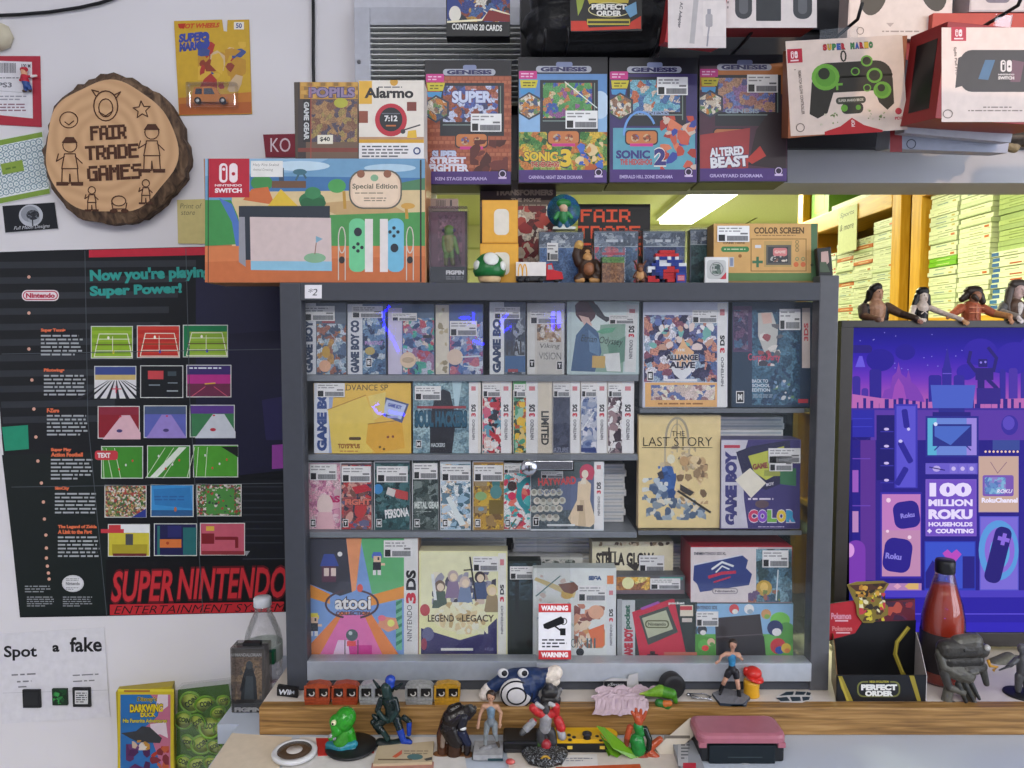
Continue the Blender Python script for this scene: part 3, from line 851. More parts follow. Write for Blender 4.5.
 for q2 in ((85, 251, 88, 420, 107, 616), (186, 249, 190, 400, 203, 613), (2, 354, 286, 349), (12, 487, 286, 483)):
  A += L(.7, '#4a5157', *q2)
 sheet('game_poster', 'large black wall poster with rows of game screenshots and red lettering at the bottom', 'poster', q, YS, A, .0006, M(D, .32, vary=.15, scale=14))
poster()
def wood_slice():
 Y = 1.462; f = Face((0, Y, 1.5)); cx, cy = 111, 149
 rn = random.Random(5); n = 72; ro, ri = [], []
 for k in range(n):
  w = 2 * math.pi * k / n; r = 73.5 + 1.6 * math.sin(3 * w + 1) + 1.2 * math.sin(7 * w)
  ro.append((cx + (r - 1.5 + rn.uniform(-1.8, 1.8)) * math.cos(w), cy + (r + 1.5 + rn.uniform(-1.8, 1.8)) * math.sin(w)))
  r2 = r - 7.5 + 1.3 * math.sin(5 * w + 2); ri.append((cx - 1 + r2 * math.cos(w), cy - 1 + r2 * math.sin(w)))
 bark = wood('bark', '#2c2018', '#5b4635', '#806850', 'Z', 30, 3, .85)
 m, nt, b = new_mat('wood_slice_top')
 N, K = nt.nodes, nt.links.new
 tc = N.new('ShaderNodeTexCoord'); wv = N.new('ShaderNodeTexWave'); wv.wave_type = 'RINGS'; wv.rings_direction = 'Y'
 wv.inputs['Scale'].default_value = 14; wv.inputs['Distortion'].default_value = 3; wv.inputs['Detail'].default_value = 2
 mp = N.new('ShaderNodeMapping'); mp.inputs['Location'].default_value = (.02, 0, -.16)
 K(tc.outputs['Object'], mp.inputs['Vector']); K(mp.outputs[0], wv.inputs['Vector'])
 cr = N.new('ShaderNodeValToRGB'); cr.color_ramp.elements[0].color = rgb('#c39a6f'); cr.color_ramp.elements[1].color = rgb('#cfa67b')
 K(wv.outputs['Fac'], cr.inputs['Fac']); K(cr.outputs['Color'], b.inputs['Base Color']); b.inputs['Roughness'].default_value = .55
 mb = MB()
 Fr = [f.w(*p) for p in ri]; Mid = [f.w(*p) + Vector((0, .008 + .004 * rn.random(), 0)) for p in ro]
 Bk = [Vector((p.x, YW - .001, p.z)) for p in (f.w(cx + (a - cx) * .99, cy + (c - cy) * .99) for a, c in ro)]
 vs = Fr + Mid + Bk
 mb.add(vs, [[i, (i + 1) % n, (i + 1) % n + n, i + n] for i in range(n)] + [[i + n, (i + 1) % n + n, (i + 1) % n + 2 * n, i + 2 * n] for i in range(n)] + [[2 * n + i for i in range(n)]], bark)
 o = tag(mb.build('wood_slice_sign'), 'round wood slice sign with bark edge and burnt lettering on the white wall', 'sign')
 face = MB().add([p.copy() for p in Fr], [list(range(n))[::-1]], m).build('wood_face', o)
 c = '#4b2a17'
 A = []
 for wd, x0, y0, x1, y1 in (('FAIR', 91, 125.5, 126, 139.5), ('TRADE', 86, 145, 138, 159), ('GAMES', 88, 165, 141, 180)):
  A += TURN(PX(wd, x0, y0, x1, y1, c, .75), (x0 + x1) / 2, (y0 + y1) / 2, -3)
 def fig(x, y, s, hat=True):       # plain engraved standing person
  B = RING(x, y - s * .62, s * .26, 1, c, 14) + L(1.1, c, x - s * .2, y - s * .3, x - s * .3, y + s * .25, x + s * .3, y + s * .25, x + s * .2, y - s * .3, x - s * .2, y - s * .3)
  B += L(1.1, c, x - s * .2, y - s * .2, x - s * .5, y - s * .02, x - s * .42, y - s * .3) + L(1.1, c, x + s * .2, y - s * .2, x + s * .46, y + s * .05)
  B += L(1.1, c, x - s * .28, y + s * .25, x - s * .3, y + s * .8, x - s * .02, y + s * .8, x, y + s * .45, x + s * .04, y + s * .8, x + s * .32, y + s * .8, x + s * .28, y + s * .25)
  B += G(c, x - s * .5, y + s * .74, x - s * .05, y + s * .74, x - s * .05, y + s * .88, x - s * .5, y + s * .88) + G(c, x + s * .05, y + s * .74, x + s * .5, y + s * .74, x + s * .5, y + s * .88, x + s * .05, y + s * .88)
  if hat: B += G(c, x - s * .3, y - s * .7, x - s * .15, y - s * .92, x + s * .15, y - s * .92, x + s * .3, y - s * .7)
  return B
 A += fig(70, 162, 27) + fig(152, 149, 27) + fig(92, 199, 14, False) + fig(146, 192, 14, False)
 A += RING(106, 106, 12, 1.2, c, 20, 15) + RING(106, 108, 7, 1, c, 16, 9) + L(1.2, c, 96, 96, 92, 90, 99, 92) + L(1.2, c, 115, 95, 121, 92, 116, 99) + L(1, c, 99, 112, 106, 116, 113, 111)
 A += RING(69, 120, 9, 1, c, 18, 8) + L(1, c, 65, 122, 69, 125, 74, 121)
 q = []
 for k in range(11): r = 9 if k % 2 == 0 else 4; w = R_(-95 + 36 * k); q += [142 + r * math.cos(w), 110 + r * math.sin(w)]
 A += L(1.1, c, *q)
 A += RING(119, 201, 7, 1.1, c, 16, 5) + L(1.1, c, 112, 203, 113, 209, 126, 209, 127, 203) + E(114, 211, 4, 2, c) + E(125, 211, 4, 2, c)
 f.lay(MB(), A, base=.0006).build('engraving_print', o)
wood_slice()
def left_wall_bits():
 # blister card
 pts = [(174, 21), (222, 19.5), (223.5, 31), (227, 31.5), (227.5, 20), (249, 19.5), (252, 114), (179, 115.5)]
 A = G('#c8a12a', 174.5, 21.5, 222, 20, 223.5, 31.5, 227.5, 32, 228, 20.5, 248.7, 20, 251.5, 113.5, 179.5, 115)
 A += G('#b4602c', 179, 103, 251.5, 101, 251.5, 113.5, 179.5, 115) + G('#c57a30', 178.5, 98, 251.2, 92, 251.4, 102, 179, 104)
 A += BL(198, 42, 246, 92, ('#a8352c', '#b98a2c', '#3c4f8a', '#d3ab3c', '#8a3a28', '#ccb08a'), 26, 5, 13, 8)
 A += TURN(T('SUPER', 192, 37.5, 26, 9, '#37479a', bold=.07, shear=.2) + T('MARIO', 190.5, 46.5, 24, 9, '#37479a', bold=.07, shear=.2) + T('3', 206, 42, 8, 17, '#37479a', bold=.06, shear=.1), 190, 42, -6)
 A += TURN(T('HOT WHEELS', 200, 25.8, 40, 5, '#c8501e', bold=.05, shear=.3), 200, 26, -2) + G('#b8301e', 178, 24, 186, 23.5, 184, 29, 179, 28)
 A += R(234, 22, 244, 29.5, '#e2ddd2') + T('50', 239, 25.7, 6, 5, '#3a4a8a')
 o = sheet('toy_car_card', 'yellow hanging card with a small orange toy car in a clear blister on the wall', 'toy package', pts, YS - .0012, A, .001, '#c8a12a')
 f = Face((0, YS - .014, 1.5))
 def w(x, y, d): p = f.w(x, y); return Vector((p.x, p.y - d + .004, p.z))
 v = MB(); k = '#cf7a22'
 body = [(192, 101), (191, 94), (193, 86.5), (209, 85.5), (215, 87), (219, 94), (225, 96), (226, 101)]
 v.prism([w(x, y, 0) for x, y in body], (0, .008, 0), M(k, .3))
 v.prism([w(x, y, .0004) for x, y in ((194, 93.5), (195, 88), (201, 87.8), (201, 93.5))], (0, .002, 0), M('#333a4a', .2)); v.prism([w(x, y, .0004) for x, y in ((203, 93.5), (203, 87.6), (211, 87.4), (214, 93.5))], (0, .002, 0), M('#4a4f5c', .2))
 c1 = v.build('toy_car', o)
 wh = MB()
 for x in (197, 222):
  c = w(x, 100, 0); wh.lathe([(0, 0), (.0062, .0), (.0066, .002), (.0066, .006)], c + Vector((0, .004, 0)), M('#1c1c1e'), 16, (0, -1, 0)); wh.lathe([(0, 0), (.0038, .0), (.003, .001)], c + Vector((0, -.0018, 0)), M('#c8c8c8', .3, .8), 12, (0, -1, 0))
 wh.build('wheel', c1)
 bx0, bx1, bz0, bz1 = f.w(186, 84).x, f.w(236, 84).x, f.w(190, 107).z, f.w(190, 82).z
 MB().box((bx0, YS - .018, bz0), (bx1, YS - .0014, bz1), clear('blister', refl=.07, haze=.03), bev=.003).build('clear_blister', o)
 # red framed note
 pts = [(-14, 56), (40, 56), (41.5, 127), (-14, 124)]
 A = G('#dcdbe0', -12, 60.5, 32, 62, 33, 118.5, -12, 114) + BARS(0, 63, 16, 73, '#3c3c44', 3) + T('100 M', 26, 66, 9, 4, '#4a4a52') + ROWS(0, 77, 24, 79, 1, '#55555c', 3) + T('PS3', 5, 85, 14, 5, '#6c6c74') + L(.5, '#a8a8ae', 0, 91, 30, 93) + ROWS(0, 95, 28, 101, 2, '#9a9aa2', 4) + ROWS(0, 103, 27, 112, 3, '#8c6a74', 8)
 sheet('red_backed_note', 'printed barcode sheet on red card hanging at the top left of the wall', 'note', pts, YS - .0008, A, .001, '#ad2f40')
 g = [(25, 72, -2, 2.6, 25.5, 74, -2, 2.8, '#d8a07c'), (24, 70.3, -2, 2.4, 27, 70, -2, 2.2, '#b8283a'), (25.5, 78, -2, 3.2, 27, 82, -2, 3.4, '#b8283a'), (27, 77.5, -2, 1.4, 33, 77, -2, 1.3, '#b8283a'), (33, 77, -2, 1.5, 37.5, 76.5, -2, 1.1, '#e8e0dc'), (24, 78.5, -2, 1.3, 21.5, 81, -2, 1.2, '#b8283a'),
         (27, 83, -2, 3.4, 28.5, 87, -2, 3.0, '#2c4c8c'), (26.5, 87, -2, 1.9, 27, 91, -2, 1.6, '#2c4c8c'), (30.5, 87, -2, 1.9, 31.5, 91, -2, 1.6, '#2c4c8c'), (27, 91.5, -2, 1.4, 25.5, 92, -3, 1.3, '#4a3226'), (31.5, 91.5, -2, 1.4, 32.5, 92, -3, 1.3, '#4a3226')]
 tag(sculpt('figure_magnet', YS - .004, g, .35), 'tiny red and blue toy figure magnet on the red backed note', 'magnet')
 # patterned envelope
 pts = [(-14, 141), (43, 130.5), (50.5, 194), (-14, 207)]
 A = G('#7f9e3f', -12, 142.5, 42, 132, 43, 140, -12, 151.5) + G('#7f9e3f', -12, 199, 49.5, 186.5, 50, 193.5, -12, 206)
 A += G('#dfe6e6', -12, 148, 42.5, 137, 49, 188.5, -12, 200.5)
 for i in range(-3, 13):
  for j in range(8):
   x = i * 5.6 + j * .9; y = 149.5 + j * 6.1 - i * 1.1
   if x > 42 + j * .7: continue
   A += RING(x, y, 2.9, .7, '#6f8f9c', 8)
   A += G('#9bb4bb', x - 1.2, y, x, y - 1.2, x + 1.2, y, x, y + 1.2)
 A += TURN(R(2, 162, 24, 173, '#88a342') + ROWS(6, 166, 20, 170, 1, '#5c7a2c', 3), 13, 168, -11)
 sheet('patterned_card', 'green edged card with a blue-grey ring pattern, tilted at the left wall edge', 'card', pts, YS - .0008, A, .0008, '#d8dcd8')
 # business card
 pts = [(2, 205.5), (55, 202), (59, 229), (5, 233.5)]
 A = G('#14181f', 2.5, 206, 54.7, 202.5, 58.3, 228.5, 5.4, 232.7) + E(31, 215.5, 12, 11, '#b8bcc4', 28) + E(30, 214, 9, 8, '#8f949c', 20) + E(34, 218, 6, 6, '#a4a9b0', 16)
 A += L(1.2, '#1c2028', 33, 227, 32.5, 217) + E(33, 215, 6.5, 5, AM(('#1c2028', '#6a6e76', '#1c2028', '#2c3038'), 260)) + T('Full Moon Designs', 32, 227.5, 36, 4.5, '#c8ccd2', bold=0, shear=.35, rot=-4)
 sheet('business_card', 'small black card with a pale full moon and tree above the poster', 'card', pts, YS - .0008, A, .0006, '#c9c9cc')
 pts = [(177, 200), (206, 199), (206, 244), (178, 243.5)]
 A = T('Print of', 191, 206, 22, 5, '#6a6448', bold=-.005, shear=.2) + T('store', 188, 213, 14, 4, '#6a6448', bold=-.005, shear=.2)
 sheet('sticky_note', 'yellow handwritten sticky note beside the console box, over the poster', 'note', pts, YS - .0022, A, .0006, '#c9bb7c')
 pts = [(263, 134.5), (330, 133), (330, 157), (265.5, 157)]
 sheet('red_sign', 'dark red sign with white letters half hidden behind the boxes', 'sign', pts, YS - .003, T('KO', 280.5, 145, 20, 14, '#d8c4cc', bold=.0) + T('NAMI', 316, 145, 36, 14, '#d8c4cc', bold=0), .003, '#7d1c30')
 # cables and beige knob
 c = MB().tube([P(x, y, YW - .006) for x, y in ((-10, 15.8), (20, 14.5), (50, 12), (80, 7.5), (100, 3), (115, -2), (124, -9))], .0032, M('#15161a'), 8)
 tag(c.build('power_cord'), 'black cable curving across the top left corner of the wall', 'cable')
 c = MB().tube([P(x, y, YW - .006) for x, y in ((313, -10), (313.4, 20), (313.2, 60), (314, 100), (314.5, 165))], .0032, M('#15161a'), 8)
 tag(c.build('power_cord'), 'black cable running straight down the wall to the boxes', 'cable')
 cc = P(1, 38, YW)
 k = MB().lathe([(.026, 0), (.028, .006), (.027, .018), (.02, .022), (0, .023)], cc, M('#c4bca4', .4), 8, (0, -1, 0))
 tag(k.build('wall_hook'), 'beige plastic adhesive hook at the upper left edge', 'hook')
 # handwritten sheet
 pts = [(0, 634), (104, 627.5), (110, 717), (2, 724), (0, 700)]
 k = '#17181c'
 A = TURN(T('Spot', 20.5, 652.5, 33, 15, k, bold=.025) + T('a', 56, 648.5, 7, 7, k, bold=.04) + T('fake', 86, 645, 32, 15, k, bold=.025), 50, 650, -1)
 A += TURN(ROWS(12, 671, 40, 676, 1, '#7a7a80', 3, .3) + ROWS(17, 678, 32, 683, 1, '#7a7a80', 4, .3) + ROWS(18, 683.5, 30, 688, 1, '#7a7a80', 5, .3) + ROWS(73, 675, 103, 679, 1, '#7a7a80', 6, .3) + ROWS(73, 681, 104, 685, 1, '#7a7a80', 7, .3), 50, 680, -3)
 A += L(.4, '#b4b4ba', 3, 693, 108, 690)
 sheet('handwritten_sign', 'white sheet on the lower wall with large handwritten words and cartridges stuck on', 'sign', pts, YS - .0006, A, .0005, '#d9d8dd')
 for i, (q, c1, lab, art) in enumerate((((22.5, 690, 40, 708), '#1d1f22', 'blank black game cartridge stuck on the handwritten sheet', R(24, 692, 38, 705, '#26282b')),
                                     ((52, 689, 67, 705.5), '#16301c', 'bare green circuit board cartridge stuck on the handwritten sheet', BL(53, 690, 66, 704, ('#2c7a3c', '#1a4a26', '#3c9a4c', '#16301c'), 18, 1.5, 3.5, 3)),
                                     ((72.5, 688, 90, 707), '#1d1f22', 'black game cartridge with a white label on the handwritten sheet', R(75, 690.5, 88, 704, '#cfd0d2') + ROWS(76, 692, 87, 703, 5, '#3c3e44', 2)))):
  carton('game_cartridge', lab, 'game cartridge', q, YS - .006, .005, c1, art, print_name='label_print', bev=.0006)
left_wall_bits()
# ---------------------------------------------------------------- boxes on the cabinet, upper left
def switch_like(x, y, s, c, bg):      # two rounded halves
 return RR(x - s, y - s * 1.05, x - s * .1, y + s * 1.05, s * .42, c) + RR(x - s * .72, y - s * .8, x - s * .28, y + s * .8, s * .2, bg) + E(x - s * .5, y - s * .4, s * .17, s * .17, c, 12) \
  + RR(x + s * .1, y - s * 1.05, x + s, y + s * 1.05, s * .42, c) + E(x + s * .55, y + s * .1, s * .2, s * .2, bg, 12)
def console_box():
 A = R(205, 158, 425, 210, '#6a97b8') + G('#88aecb', 205, 158, 330, 158, 300, 172, 205, 176) + E(300, 166, 30, 5, '#b7cfdd') + E(390, 168, 26, 4, '#a9c6d8') + G('#3f6fa0', 250, 176, 425, 178, 425, 192, 250, 192)
 A += G('#4a7a58', 395, 184, 425, 178, 425, 200, 385, 196)
 A += G('#cdb78c', 232, 192, 425, 190, 425, 282, 232, 282) + G('#b99a6c', 300, 205, 380, 198, 410, 215, 360, 225, 330, 212)
 A += G('#3f8a4a', 205, 200, 231, 200, 238, 216, 244, 244, 205, 246) + G('#4a6fb2', 219, 198, 232, 204, 242, 230, 240, 246, 236, 246, 232, 222)
 A += E(262, 183, 11, 8, '#3f8548') + G('#c46a3c', 243, 200, 252, 189, 268, 187, 275, 205) + G('#d2b13a', 268, 206, 281, 189, 292, 200, 300, 208) + E(312, 200, 13, 8, '#2f7048') + E(313, 193, 8, 6, '#3a8052') + E(307, 203, 7, 5, '#26603c') + E(319, 203, 7, 5, '#26603c')
 A += R(279, 168, 284, 184, '#3a4a5c') + R(272, 181, 306, 188, '#6a4e3c') + L(2, '#3e5e6c', 296, 180, 301, 170, 306, 178) + E(300, 172, 7, 3, '#3f6a78')
 A += G('#4a8f4e', 330, 215, 425, 212, 425, 246, 330, 248) + E(337, 186, 9, 7, '#4a9a52') + L(3, '#b48a3a', 344, 192, 345, 208) + L(3, '#b48a3a', 406, 204, 407, 218) + E(408, 206, 7, 3, '#c89a4a')
 A += R(205, 246, 425, 283, '#c9784a') + G('#bd6b40', 205, 262, 425, 256, 425, 283, 205, 283)
 A += R(239, 206, 330, 260, '#2b333d') + G('#c9b7b4', 250, 217, 331, 218, 332, 271, 251, 270) + G('#86b6cc', 251, 261, 332, 261.5, 332, 271, 251, 270) + G('#8e8f96', 239, 217, 245, 217, 246, 267, 239, 262)
 A += E(315, 258, 11, 5, '#7fa886') + L(1, '#8a6a5a', 315, 254, 317, 238) + G('#7aa4b8', 316, 236, 323, 239, 316, 243)
 A += RR(349, 218.5, 366, 272, 7, '#6cc08c') + R(365, 219, 373, 272, '#d9d2cf') + RR(387, 218.5, 404, 272, 7, '#6fb0cc') + R(380, 219, 388, 272, '#d9d2cf')
 A += E(358, 232, 4, 4.4, '#2a3038') + E(394.5, 248, 4, 4.4, '#2a3038')
 for x, y in ((358, 244), (354, 247.5), (362, 247.5), (358, 251), (394, 228), (390, 232), (398, 232), (394, 236)): A += E(x, y, 1.8, 1.8, '#2a3038', 10)
 for x in (342, 410):
  A += RING(x, 240, 3.5, 1, '#c4bfb4', 20, 13) + L(1, '#c4bfb4', x - 3.4, 240, x - 3.4, 280) + L(1, '#c4bfb4', x + 3.4, 240, x + 3.4, 280) + E(x, 260, 3, 3.6, '#33302f')
 A += RR(349, 170, 402, 209, 14, '#5c5a52') + RR(350.5, 171.5, 400.5, 207.5, 13, '#d8bfa6') + RR(352.5, 173, 398.5, 206, 12, '#e0c9b0') + T('Special Edition', 375, 187, 45, 6.5, '#5c5a4c', bold=.02) + ROWS(355, 192, 396, 194.4, 1, '#8a7c6a', 2) + ROWS(364, 197, 388, 202, 2, '#8a7c6a', 3)
 A += E(374.5, 178, 4, 3.5, '#7fa886', 10) + E(361, 174, 4, 4, '#8a5a44', 12) + E(387.5, 174, 4, 4, '#8a5a44', 12)
 A += R(209, 158, 249.5, 197.5, '#b02036') + switch_like(228.5, 173, 9.2, '#e8d8dc', '#b02036') + T('NINTENDO', 228.5, 185.4, 27, 2.2, '#e8d8dc') + T('SWITCH', 228.5, 190.6, 27, 4.6, '#e8d8dc', bold=.05)
 A += R(251, 161, 283, 177, '#dcdcd8') + T('Holy Five Sealed', 266, 165.2, 26, 3.4, '#4a4a48', bold=-.01, shear=.2) + T('Animal Crossing', 263, 170, 20, 3, '#4a4a48', bold=-.01, shear=.2)
 A += R(208, 158, 208.8, 283, '#2c2a2a') + R(420, 160, 421.6, 282, '#2c2a2a')
 o = carton('console_carton', 'wide island scene console carton overhanging the left top corner of the display cabinet', 'console box', (205, 158.5, 426, 283), 1.262, .085, '#a9774e', A, floor=ZT, bev=.0012)
 return o
console_box()
ZS = P(312, 159.3, 1.275).z
def small_boxes():
 A = R(298, 82, 358, 160, '#6a5648') + R(298, 82, 306, 160, '#3c3436') + R(303, 82, 310.5, 142, '#26262a') + T('GAME GEAR', 306.5, 121, 38, 5.2, '#c3c6c8', rot=90, bold=.04)
 A += R(300, 82, 358, 99, '#b98a3e')
 for r in range(4):
  for k in range(9): A += R(301 + k * 6.5 + (r % 2) * 3, 82.5 + r * 4.1, 306 + k * 6.5 + (r % 2) * 3, 86 + r * 4.1, ('#c49a4c', '#8a6a3a')[(r + k) % 2])
 A += T('POPILS', 332, 92.5, 46, 10, '#8a7a9a', bold=.04, oc='#3c3c6a') + R(311, 100, 357, 142, AM(('#8a6a50', '#5c4c58', '#a07c54', '#4c4656', '#7a5644', '#93804e'), 75, seed=3)) + E(341, 103, 7, 5, '#a8a83e')
 A += R(298, 148, 358, 152, '#7a3c34') + L(.8, '#a04a3e', 311, 84, 311, 160) + R(317.5, 135, 333, 144, '#dcd8c8') + T('$40', 325, 139.5, 10, 5, '#2c2c2c')
 carton('game_carton', 'worn brown handheld game box with a handwritten price, left on the console carton', 'game box', (294.5, 82, 358.5, 160), 1.275, .035, '#4a4038', A, floor=ZS, yaw=0)
 A = R(359, 81, 424, 160, '#dcd5ca') + R(359, 81, 372, 104, '#d9a93e') + E(394, 82, 4, 4, '#c8983a', 14) + T('Alarmo', 389, 93, 49, 10.5, '#26262a', bold=.04) + ROWS(378, 86, 412, 88.5, 1, '#55555a', 2)
 A += E(391, 120, 16, 16.5, '#b3283a', 32) + E(391, 119.5, 11.5, 12, '#22252b', 28) + T('7:12', 391, 118.5, 13, 6, '#d8d8d8', bold=.04) + R(386, 125, 396, 126.5, '#b86a3a') + R(382, 113, 400, 114.2, '#5a5f6a')
 A += R(359, 111, 368, 123, '#8a4838') + R(407, 102, 416.5, 111, '#7a3c34') + R(359, 137, 424, 141, '#b08a6a') + L(1.4, '#3c3c40', 404, 130, 420, 125) + E(403, 131.5, 2.4, 2.4, '#3c3c40') + G('#d8b03a', 408, 131, 416, 130, 417, 138, 407, 138)
 A += R(359, 139.5, 424, 143, '#c99a2c') + R(359, 143, 424, 160, '#dfdfe0') + ROWS(362, 145, 412, 158, 4, '#55585e', 6) + RING(417, 151, 3, 1.4, '#3a4a78')
 carton('clock_carton', 'white alarm clock carton showing a round red clock, right on the console carton', 'clock box', (358.8, 80, 424, 160), 1.275, .05, '#d5cfc6', A, floor=ZS)
small_boxes()
# ---------------------------------------------------------------- upper wall: grille, slat panel, hanging boxes
def upper():
 f = Face((0, YW - .03, 1.5))
 x0, x1 = f.w(354, 20).x, f.w(520, 20).x; z0, z1 = f.w(400, 84).z, f.w(400, 7).z
 g = empty('air_vent', ((x0 + x1) / 2, YW, z0), 'white louvred wall air vent behind the hanging boxes', 'air vent')
 hm = M('#b9bcc6', .5); y = YW - .03
 h = MB(); ix0, iz1 = f.w(370, 20).x, f.w(400, 25).z
 h.box((x0, y, z0 - .05), (ix0, YW - .001, z1 + .0), hm, bev=.002); h.box((ix0, y, iz1), (x1, YW - .001, z1), hm, bev=.002); h.box((x0 - .004, y + .02, z1), (x1, YW - .001, z1 + .05), M('#c6c8d0', .5))
 h.box((ix0, YW - .006, z0 - .05), (x1, YW - .001, iz1), M('#0f1214', .7))
 h.build('housing', g)
 s = MB(); n = 15
 for k in range(n):
  zz = iz1 - (iz1 - z0 + .04) * (k + .5) / n
  X = Matrix.Translation((0, y + .008, zz)) @ Matrix.Rotation(R_(-10), 4, 'X')
  s.box((ix0, -.006, -.0013), (x1, .006, .0013), M('#d0d2d0', .5), X)
 s.build('louvre_slat', g)
 v = MB()
 for k in range(8):
  xx = ix0 + (x1 - ix0) * (k + .35) / 8
  v.box((xx, y + .016, z0 - .04), (xx + .002, y + .019, iz1), M('#a4a6a4', .5))
 v.build('grate', g)
 sc_ = f.w(359, 62); MB().lathe([(.0, 0), (.004, 0), (.004, .002), (0, .003)], sc_ + Vector((0, .001, 0)), M('#8a8c90', .3, .8), 10, (0, -1, 0)).build('screw', g)
 # black slat panel that carries the hooks
 xa, xb = P(521, 60, YW).x, 1.9
 za, zb = P(700, 150, YW).z, 2.6
 p = empty('slat_panel', ((xa + xb) / 2, YW, za), 'black slatted display panel fixed to the wall above the opening', 'display panel')
 b = MB(); zz = za
 while zz < zb:
  b.box((xa, YW - .014, zz), (xb, YW - .001, zz + .066), M('#2c2c31', .5)); b.box((xa, YW - .006, zz + .066), (xb, YW - .001, zz + .076), M('#101013')); zz += .076
 b.build('slat_board', p)
 hooks = ((745, 40, 1.33), (848, 27, 1.27), (1003, 14, 1.20), (544, 50, 1.35), (566, 49, 1.35), (654, 50, 1.35))
 for x, yy, Y in hooks:
  q = P(x, yy, Y)
  MB().tube([(q.x, YW - .0145, q.z + .01), (q.x, Y + .02, q.z), (q.x, Y - .035, q.z - .002), (q.x, Y - .05, q.z + .018)], .0028, M('#141416', .4), 8).build('hook', p)
 # four upright diorama boxes
 def gen(i, x0, x1, y0, y1, art, lab, st, sub, yaw=0, Y=1.36):
  w = x1 - x0
  A = R(x0, y0, x1, y1, '#1d1e25') + art + R(x0 + 1, y1 - 13.5, x1 - 1, y1 - 1, '#4a3272') + T(sub, x0 + w * .42, y1 - 6.2, w * .46 if len(sub) < 16 else w * .6, 3.4, '#b3a6cf', bold=.03)
  A += E(x1 - 9, y1 - 11, 4.5, 5, '#2a2038', 14) + RING(x1 - 9, y1 - 11, 3.2, .9, '#c8b8d8', 14) + R(x1 - 13, y1 - 8, x1 - 5, y1 - 6, '#c8b8d8')
  A += RR(x0 + 18, y0 + 9, x1 - 16, y0 + 15.5, 3.2, '#a9adb8') + RR(x0 + 38, y0 + 5, x1 - 35, y0 + 10, 2, '#7c86a8') + T('GENESIS', (x0 + x1) / 2 + 1, y0 + 12.3, w * .52, 4.6, '#2c2c58', bold=.06)
  A += RR(x0 + 1, y0 + 14, x0 + 19, y0 + 22, 1, '#c63c86') + G('#c9bd3a', x0 + 2, y0 + 23, x0 + 20, y0 + 23, x0 + 18, y0 + 31, x0 + 3, y0 + 31) + G('#4a92c4', x0 + 2, y0 + 32, x0 + 17, y0 + 32, x0 + 16, y0 + 38, x0 + 3, y0 + 37) + ROWS(x0 + 3, y0 + 15.5, x0 + 17, y0 + 21, 2, '#e8c0d8', i) + ROWS(x0 + 5, y0 + 24.5, x0 + 18, y0 + 30, 2, '#6a6420', i)
  hx, hy = x0 + 11, y0 + 50
  A += G('#3a3f4c', hx, hy - 15, hx + 13, hy - 8, hx + 13, hy + 6, hx, hy + 13, hx - 11, hy + 6, hx - 11, hy - 8) + G(AM(('#c8bca8', '#8a6a58', '#c07c3c', '#4a5a78', '#6a8a58', '#d6cfc2'), 110, seed=i), hx, hy - 13, hx + 11, hy - 7, hx + 11, hy + 5, hx, hy + 11, hx - 10, hy + 5, hx - 10, hy - 7)
  A += T(*st) if isinstance(st, tuple) else st
  return carton('diorama_carton', lab, 'toy box', (x0, y0, x1, y1), Y, .075, '#1a1b20', A, yaw=yaw, group='arcade diorama boxes on the upper hooks',
                      stickers=[(x0 + w * .53 if i < 3 else x0 + w * .54, y0 + (54 if i < 3 else 20), x1 - 10, y0 + (72 if i < 3 else 38))],
                      extra=lambda o, f, X, e: MB().box((e[0] + .06, .03, e[3] - .004), (e[0] + .095, .032, e[3] + .022), clear('blister', refl=.07, haze=.03), X).build('hanging_tab', o))
 def screen(x0, y0, x1, y1, art): return R(x0 - 3, y0 - 3, x1 + 6, y1 + 14, '#2a2c33') + R(x0, y0, x1, y1, art) + R(x1 + 2, y0, x1 + 3, y1 + 8, '#74867c') + L(.8, '#8aa09a', x0, y1 + 3, x1 + 2, y1 + 3)
 def small(x0, y0, c): return RR(x0, y0, x0 + 33, y0 + 15, 4, '#2c2c34') + RR(x0 + 1.2, y0 + 1.2, x0 + 31.8, y0 + 13.8, 3.4, c) + E(x0 + 10, y0 + 8, 4, 4, AM(('#5a6aa0', '#c8a880', '#8a4a3a'), 160)) + E(x0 + 22, y0 + 8, 4, 4, AM(('#b05a3c', '#c8a880', '#7a4a3a'), 160)) + R(x0 + 5, y0 + 13.5, x0 + 28, y0 + 16.5, '#c63c86')
 br = R(426, 76, 511, 172, '#93503a')
 for r in range(24):
  for k in range(15): br += R(427 + k * 6 + (r % 2) * 3, 77 + r * 4, 431.6 + k * 6 + (r % 2) * 3, 79.8 + r * 4, ('#a65c42', '#8a4632', '#b06a4c')[(r * 5 + k * 3) % 3])
 br += screen(443, 86, 498, 122, AM(('#8a4a3a', '#4a5a9a', '#b8c0d8', '#a8685a', '#3c4468', '#93503a'), 70, seed=1)) + T('SUPER', 472, 97, 40, 12, '#c6cfe6', bold=.05, oc='#3c3c78') + small(455, 133, '#c07848')
 br += BL(470, 140, 508, 172, ('#5a2c28', '#4a2522', '#6a3430'), 14, 5, 12, 4) + T('SUPER', 445, 154.5, 26, 8, '#bfc8e0', bold=.06, oc='#3c3468') + T('STREET', 448, 161, 36, 8, '#d8d8e4', bold=.06, oc='#a02c34') + T('FIGHTER', 449, 168, 40, 8, '#d8d8e4', bold=.06, oc='#a02c34')
 gen(1, 425, 511.5, 60, 185, br, 'brick-patterned diorama box hanging leftmost in the row of four', [], 'KEN STAGE DIORAMA')
